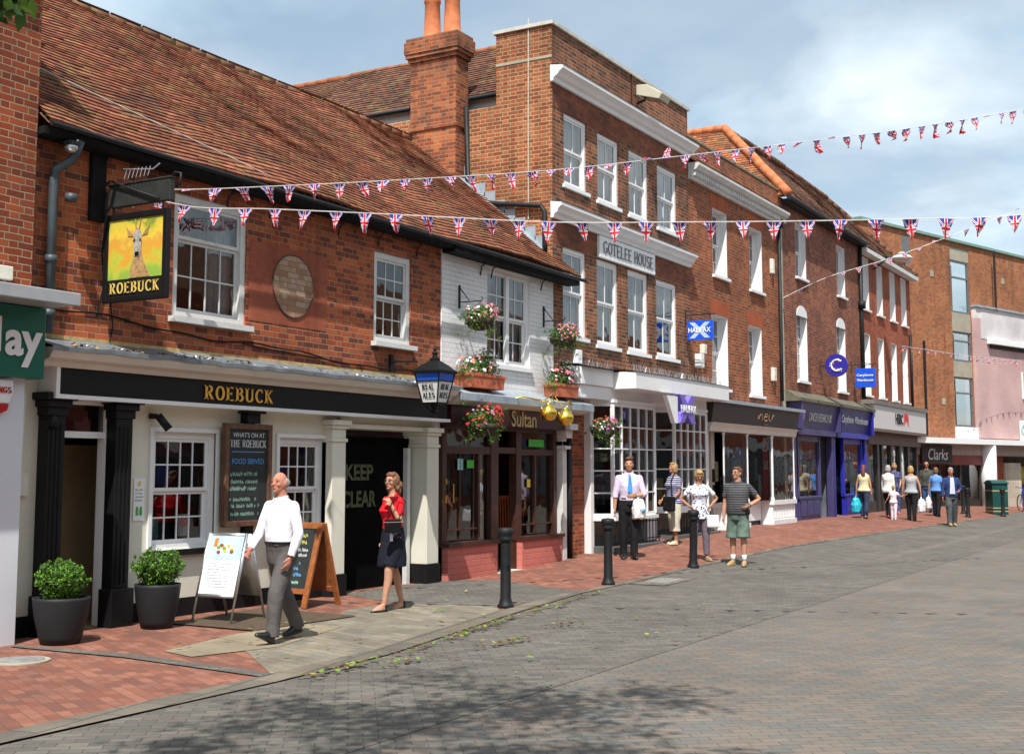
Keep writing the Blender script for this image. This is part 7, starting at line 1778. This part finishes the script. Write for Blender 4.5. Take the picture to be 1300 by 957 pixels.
# --- tall man with tie
def x3(root, d):
    h, T, V = d['h'], d['T'], d['V']; w = MB(); w.prism([(-.010*h, .83*h), (.010*h, .83*h), (.014*h, .80*h), (.024*h, .66*h), (0, .635*h), (-.024*h, .66*h), (-.014*h, .80*h)], .006, 'y', .088*h)
    for i, v in enumerate(w.v): w.v[i] = T(v) + V((0, (-.036*h if v.z > .815*h else -.022*h if v.z > .78*h else .0)+.004*h, 0))
    w.build('tie', mat('blue_tie', (.02,.22,.55), .5, .15, 20), root)
    carrier('white supermarket carrier bag on the arm of the young man with the blue tie', (Matrix.Translation(root.location) @ Matrix.Rotation(root.rotation_euler.z, 4, 'Z')) @ (d['Ar'][1][1].lerp(d['Ar'][1][2], .55)), (.34, .2, .34), PLAST, mat('bag_blue_print', (.15,.4,.7), .5))
    watch(root, d, 1)
person('tall young man in a pale lilac shirt and blue tie by the white bay window', 21.20, -1.12, 212, 1.83, SK2, vox=.010, head=(-8, 2),
    legs=[((.02, -.02, -1), (.0, -.10, -1), -.1, 0), ((.02, .16, -1), (.02, -.06, -1), .1, .05)],
    arms=[((.20, -.02, -1), (.06, .12, -1), .6), ((-.28, .08, -1), (.9, .75, -.10), 1.0)],
    top=dict(m=cloth('lilac_shirt', (.62,.55,.70), .05, 9, .8), sleeve='elbow', hem=.57, loose=.010, collar=True), bottom=dict(k='trousers', m=cloth('black_trouser_cloth', (.012,.012,.014), .2, 8, .5), waist=.60, w=1.1, belt=True), shoes=dict(k='shoe', m=mat('black_shoe', (.012,.012,.013), .3)), hair=dict(s='quiff', m=mat('brown_hair', (.10,.04,.02), .6, .4, 50)), extra=x3)
# --- blonde woman in stripes facing the window
def x4(root, d):
    h, V = d['h'], d['V']; M4 = Matrix.Translation(root.location) @ Matrix.Rotation(root.rotation_euler.z, 4, 'Z')
    q = thing('shoulder_bag', 'big black shoulder bag of the woman in the striped top', 'handbag', M4 @ V((-.10*h, .16*h, .50*h)), root.rotation_euler.z); w = MB(); w.box(-.17, .15, -.05, .05, -.16, .14); bevel(w.build('pouch', M_BLACKM, q), .03); w = MB(); w.tube([(-.12, 0, .13), (.05, -.10, .45), (.12, -.25, .60)], .012, 6); w.build('strap', M_BLACKM, q)
person('blonde woman in a blue striped top and cream cropped trousers facing the shop window', 23.84, -.90, 150, 1.64, SK3, True, .011, head=(5, 8), legs=[((.02, -.10, -1), (0, -.10, -1), 0, 0), ((-.03, .14, -1), (0, -.02, -1), .2, 0)], arms=[((.12, .05, -1), (-.1, .8, -.7), .8), ((-.1, .1, -1), (.1, .8, -.7), .8)],
    top=dict(m=striped('blue_white_stripe', (.04,.05,.20), (.55,.55,.62), 24, .35), sleeve='short', hem=.50, loose=.016), bottom=dict(k='trousers', m=cloth('cream_trouser', (.52,.49,.40), .06), len=.74, w=1.35, flare=1.1), shoes=dict(k='low', m=mat('cream_shoe', (.6,.48,.32), .6)), hair=dict(s='bob', m=mat('blonde_hair', (.32,.21,.085), .6, .4, 50)), extra=x4, scale_w=1.1)
# --- woman in floral top, hands on hips
def x5(root, d):
    h, V = d['h'], d['V']; M4 = Matrix.Translation(root.location) @ Matrix.Rotation(root.rotation_euler.z, 4, 'Z'); watch(root, d, 0, M_STEEL)
    q = thing('shoulder_bag', 'white cross-body bag on the hip of the woman in the floral top', 'handbag', M4 @ V((-.13*h, .10*h, .44*h)), root.rotation_euler.z-.3); w = MB(); w.box(-.11, .11, -.03, .03, -.13, .10); bevel(w.build('pouch', M_WHITE, q), .03); w = MB(); w.tube([(.08, 0, .12), (.20, .0, .32), (.34, -.06, .56)], .011, 6); w.build('strap', M_WHITE, q)
person('blonde woman in a blue and white floral top, hands on hips, looking down', 21.67, -2.30, 214, 1.64, SK3, True, .010, head=(0, -26), lean=.02, legs=[((.03, .03, -1), (.03, -.03, -1), -.2, 0), ((-.05, .06, -1), (-.04, -.05, -1), .25, 0)],
    arms=[((.95, -.25, -.95), (-.85, .55, -.80), .6), ((-.95, -.25, -.95), (.85, .55, -.80), .6)],
    top=dict(m=patterned('blue_floral_cloth', (.72,.74,.80), (.03,.06,.24), 24, .36), sleeve='short', hem=.44, loose=.012, flare=.02, neck=.825), bottom=dict(k='trousers', m=cloth('mauve_grey_trouser', (.15,.125,.155), .12), w=1.0, len=.95), shoes=dict(k='low', m=mat('tan_sandal', (.28,.18,.12), .6)), hair=dict(s='bob', m=mat('blonde_hair', (.32,.21,.085), .6, .4, 50)), extra=x5)
# --- man in shorts
def x6(root, d):
    watch(root, d, 1); h = d['h']
    for (hp, kn, an, fy, fp) in d['Lg']: w = MB(); w.tube([kn.lerp(an, .72), an], [.024*h, .022*h], 12); w.build('sock', mat('white_sock', (.7,.7,.7), .9), root, True)
    w = MB(); w.box(-.13*h, -.10*h, .04*h, .07*h, .53*h, .58*h); w.build('belt_pouch', M_BLACK, root)
person('man in glasses, dark striped polo shirt and green shorts with one hand on his hip', 21.44, -3.12, 182, 1.73, SK2, vox=.010, belly=.014, head=(-22, 6), legs=[((.05, -.04, -1), (.02, -.06, -1), -.2, 0), ((-.04, .12, -1), (-.02, -.02, -1), .2, 0)],
    arms=[((.14, .05, -1), (.04, .2, -1), .6), ((-.75, -.45, -1), (.55, .75, -.45), .7)],
    top=dict(m=striped('charcoal_stripe', (.032,.032,.036), (.16,.16,.17), 24, .2), sleeve='short', hem=.515, loose=.020, collar=True), bottom=dict(k='trousers', n='shorts', m=mat('green_shorts', (.10,.15,.12), .85, .35, 9), len=.50, w=1.45, flare=1.12), shoes=dict(k='low', m=mat('tan_shoe', (.34,.24,.10), .6)), hair=dict(s='short', m=mat('brown_hair', (.10,.04,.02), .6, .4, 50), glasses='clear'), extra=x6, scale_w=1.08)
# --- distant group
walkR = [((.0, -.20, -1), (.0, -.40, -1), 0, -.2), ((.0, .28, -1), (.0, .04, -1), 0, .1)]; stand = None
def bag(label, i, size, m, lm=None):
    def f(root, d): carrier(label, hand_pos(root, d, i), size, m, lm)
    return f
AUB = mat('auburn_hair', (.12,.035,.015), .6, .4, 50); BLO = mat('blonde_hair', (.32,.21,.085)); 
person('woman with long auburn hair and a pale yellow top, walking away with a turquoise bag', 38.2, -.98, 2, 1.60, SK2, True, .016, legs=walkR, top=dict(m=cloth('yellow_top', (.62,.60,.36)), sleeve='none', hem=.50, loose=.02), bottom=dict(k='trousers', m=cloth('dark_jeans', (.03,.04,.08)), w=1.05), shoes=dict(k='low', m=mat('tan_sandal', (.28,.18,.12))), hair=dict(s='long', m=AUB), arms=[((.2, 0, -1), (.05, .1, -1), .8), ((-.25, 0, -1), (-.1, .05, -1), .8)], extra=bag('turquoise carrier bag of the woman with long auburn hair', 1, (.40, .25, .42), mat('turquoise_bag', (.03,.45,.58), .4)))
person('grey haired woman in a white cardigan beside the woman with auburn hair', 39.7, -1.34, 350, 1.62, SK2, True, .016, legs=walkR, top=dict(m=cloth('white_cardigan', (.72,.71,.68)), sleeve='long', hem=.47, loose=.025), bottom=dict(k='trousers', m=cloth('black_trouser_cloth', (.012,.012,.014)), w=1.05), shoes=dict(k='low', m=mat('red_shoe', (.4,.03,.04), .6)), hair=dict(s='bob', m=HG))
person('blonde woman in a navy patterned outfit standing outside the bank', 42.4, -.90, 200, 1.66, SK2, True, .018, top=dict(m=patterned('navy_print', (.03,.04,.14), (.4,.4,.45), 30, .25), sleeve='short', hem=.50, loose=.015), bottom=dict(k='trousers', m=patterned('navy_print', (.03,.04,.14), (.4,.4,.45)), w=1.2), shoes=dict(k='low', m=mat('pink_shoe', (.5,.12,.2), .6)), hair=dict(s='long', m=BLO), arms=[((.15, .1, -1), (-.3, .9, .3), .8), ((-.15, .1, -1), (.2, .7, -.6), .8)])
person('small child in white and pink clothes holding hands with the woman in grey', 38.8, -1.70, 0, 1.02, SK2, True, .014, legs=[((.0, -.1, -1), (.0, -.12, -1), 0, 0), ((0, .12, -1), (0, 0, -1), 0, 0)], top=dict(m=cloth('white_pink_cloth', (.72,.62,.68)), sleeve='short', hem=.48, loose=.012), bottom=dict(k='trousers', m=cloth('white_pink_cloth', (.72,.62,.68)), w=1.1), shoes=dict(k='low', m=M_WHITE), hair=dict(s='tail', m=mat('light_brown_hair', (.28,.15,.06), .6, .4, 50)), arms=[((.6, .1, -.6), (.5, .1, .2), .6), ((-.4, 0, -1), (-.4, .1, -.6), .6)])
person('blonde woman in a grey vest and black trousers walking away, white bag in hand', 39.3, -2.12, 2, 1.66, SK2, True, .016, legs=[((0, -.12, -1), (0, -.2, -1), 0, 0), ((-.0, .16, -1), (0, .02, -1), 0, 0)], top=dict(m=cloth('grey_vest', (.36,.38,.41)), sleeve='none', hem=.50, loose=.012, neck=.80), bottom=dict(k='trousers', m=cloth('black_trouser_cloth', (.012,.012,.014)), w=1.15), shoes=dict(k='low', m=M_BLACK), hair=dict(s='bob', m=mat('golden_hair', (.40,.25,.085), .6, .4, 50)), arms=[((.35, 0, -1), (.1, .05, -1), .8), ((-.30, .05, -1), (-.15, .15, -1), .8)], extra=bag('white carrier bag held by the woman in the grey vest', 0, (.32, .2, .36), PLAST), scale_w=1.08)
person('man in sunglasses and a dark jacket walking forward between two women with carrier bags', 45.6, -1.25, 196, 1.76, SK1, vox=.018, legs=walkR, top=dict(m=mat('dark_checked_cloth', (.05,.055,.045), .9, .7, 12), sleeve='long', hem=.50, loose=.028), bottom=dict(k='trousers', m=cloth('blue_jeans', (.05,.12,.28)), w=1.2), shoes=dict(k='shoe', m=M_BLACK), hair=dict(s='bald', m=mat('brown_hair', (.10,.04,.02)), glasses='dark'))
person('brown haired woman in a bright blue top walking away with a pink and white bag', 43.2, -2.05, 355, 1.62, SK2, True, .016, legs=[((0, -.14, -1), (0, -.22, -1), 0, 0), ((-.0, .18, -1), (0, .04, -1), 0, 0)], top=dict(m=cloth('sky_blue_top', (.12,.28,.66)), sleeve='short', hem=.51, loose=.014), bottom=dict(k='trousers', m=cloth('black_trouser_cloth', (.012,.012,.014)), w=1.15), shoes=dict(k='low', m=M_BLACK), hair=dict(s='bob', m=mat('brown_wavy_hair', (.16,.07,.03))), arms=[((.3, 0, -1), (.1, .1, -1), .8), ((-.30, .05, -1), (-.15, .15, -1), .8)], extra=bag('pink and white carrier bag held by the woman in the blue top', 1, (.34, .2, .36), PLAST, mat('hot_pink', (.7,.06,.3), .5)))
def x7(root, d):
    h = d['h']; w = MB(); w.prism([(-.028*h, .83*h), (.028*h, .83*h), (.035*h, .72*h), (.045*h, .55*h), (-.045*h, .55*h), (-.035*h, .72*h)], .012, 'y', .087*h+.014)
    for i, v in enumerate(w.v): w.v[i] = d['T'](v)+d['V']((0, (-.026*h if v.z > .80*h else 0), 0))
    w.build('undershirt', mat('pale_blue_pattern', (.50,.54,.64), .8, .15, 40), root)
person('grey haired man in an open navy cardigan and grey trousers striding forward', 38.9, -3.36, 204, 1.72, SK1, vox=.014, head=(0, -4), legs=[((0, .22, -1), (0, .02, -1), 0, .1), ((-.03, -.16, -1), (0, -.26, -1), 0, 0)], arms=[((.25, .05, -1), (.05, .25, -1), .8), ((-.35, -.1, -1), (.35, .85, -.25), .9)],
    top=dict(m=cloth('navy_cardigan', (.025,.045,.14), .1), sleeve='long', hem=.50, loose=.022), bottom=dict(k='trousers', m=cloth('charcoal_trouser', (.075,.085,.09), .3), w=1.25), shoes=dict(k='shoe', m=mat('tan_shoe', (.34,.24,.10))), hair=dict(s='short', m=HG), extra=x7)

# ================================================================== ROOT PLACEMENT: every Empty at the base of its thing
bpy.context.view_layer.update()
for o in list(COL.objects):
    if o.type == 'EMPTY' and o.parent is None and o.location.length < 1e-6:
        mn = Vector((1e9,)*3); mx = -mn
        for ch in o.children_recursive:
            if ch.type == 'MESH':
                for v in ch.bound_box:
                    p = ch.matrix_world @ Vector(v); mn = Vector(map(min, mn, p)); mx = Vector(map(max, mx, p))
        loc = Vector(((mn.x+mx.x)/2, (mn.y+mx.y)/2, max(0, mn.z)))
        o.location = loc
        for ch in o.children: ch.location = ch.location - loc

# ================================================================== LIGHT, SKY, CAMERA
EL, AZ = R(58), R(25)           # sun comes from the left, grazing the facades
sun = bpy.data.lights.new('sun', 'SUN'); sun.energy = 5.0; sun.angle = R(.53); sun.color = (1, .955, .89)
so = bpy.data.objects.new('sun', sun); COL.objects.link(so)
dirv = Vector((math.cos(AZ)*math.cos(EL), math.sin(AZ)*math.cos(EL), -math.sin(EL)))
so.rotation_euler = dirv.to_track_quat('-Z', 'Y').to_euler(); so.location = (-20, -20, 40)
wd = bpy.data.worlds.new('World'); scene.world = wd; wd.use_nodes = True
nt = wd.node_tree; n = nt.nodes; l = nt.links; bg = n['Background']
sky = n.new('ShaderNodeTexSky'); sky.sky_type = 'NISHITA'; sky.sun_disc = False; sky.sun_elevation = EL
sky.sun_rotation = math.atan2(-dirv.x, -dirv.y); sky.air_density = 1.0; sky.dust_density = 1.5; sky.ozone_density = 1.
tc = n.new('ShaderNodeTexCoord'); sx = n.new('ShaderNodeSeparateXYZ'); l.new(tc.outputs['Generated'], sx.inputs[0])
def wm_(op, a, b):
    q = n.new('ShaderNodeMath'); q.operation = op
    for i, v in enumerate((a, b)):
        if isinstance(v, bpy.types.NodeSocket): l.new(v, q.inputs[i])
        else: q.inputs[i].default_value = v
    return q.outputs[0]
den = wm_('ADD', wm_('MAXIMUM', sx.outputs[2], 0.), .18)
cx_ = n.new('ShaderNodeCombineXYZ'); l.new(wm_('DIVIDE', sx.outputs[0], den), cx_.inputs[0]); l.new(wm_('DIVIDE', sx.outputs[1], den), cx_.inputs[1]); cx_.inputs[2].default_value = CLOUD_SEED if 'CLOUD_SEED' in globals() else 3.7
no = n.new('ShaderNodeTexNoise'); no.inputs['Scale'].default_value = 1.15; no.inputs['Detail'].default_value = 8; no.inputs['Roughness'].default_value = .52; no.inputs['Distortion'].default_value = .35; l.new(cx_.outputs[0], no.inputs['Vector'])
cr = n.new('ShaderNodeValToRGB'); cr.color_ramp.elements[0].position = .42; cr.color_ramp.elements[1].position = .60; cr.color_ramp.elements[0].color = (0.38,)*3+(1,); cr.color_ramp.elements[1].color = (.92,)*3+(1,); l.new(no.outputs['Fac'], cr.inputs[0])
no2 = n.new('ShaderNodeTexNoise'); no2.inputs['Scale'].default_value = 2.2; no2.inputs['Detail'].default_value = 6; l.new(cx_.outputs[0], no2.inputs['Vector'])
cc = n.new('ShaderNodeValToRGB'); cc.color_ramp.elements[0].position = .35; cc.color_ramp.elements[0].color = (6.2, 8.1, 9.3, 1); cc.color_ramp.elements[1].position = .65; cc.color_ramp.elements[1].color = (10.6, 11.6, 11.9, 1); l.new(no2.outputs['Fac'], cc.inputs[0])
mx = n.new('ShaderNodeMix'); mx.data_type = 'RGBA'; l.new(cr.outputs[0], mx.inputs[0]); l.new(sky.outputs[0], mx.inputs[6]); l.new(cc.outputs[0], mx.inputs[7])
l.new(mx.outputs[2], bg.inputs[0]); bg.inputs[1].default_value = .088

cam = bpy.data.cameras.new('camera'); co = bpy.data.objects.new('camera', cam); COL.objects.link(co); scene.camera = co
F_, CYp, HZ = 1600., 434., 598.; pit = math.atan((HZ-CYp)/F_)
co.location = (0, -10.93, 1.7); co.rotation_euler = (R(90)+pit, 0, R(30.1-90))
cam.sensor_fit = 'HORIZONTAL'; cam.sensor_width = 36; cam.lens = 36*F_/1300.; cam.shift_y = -(478.5-CYp)/1300.
cam.clip_start = .1; cam.clip_end = 3000
scene.render.resolution_x = 1024; scene.render.resolution_y = 753
scene.view_settings.view_transform = 'Standard'; scene.view_settings.look = 'None'; scene.view_settings.exposure = .42; scene.view_settings.gamma = 1
scene.view_settings.use_curve_mapping = False
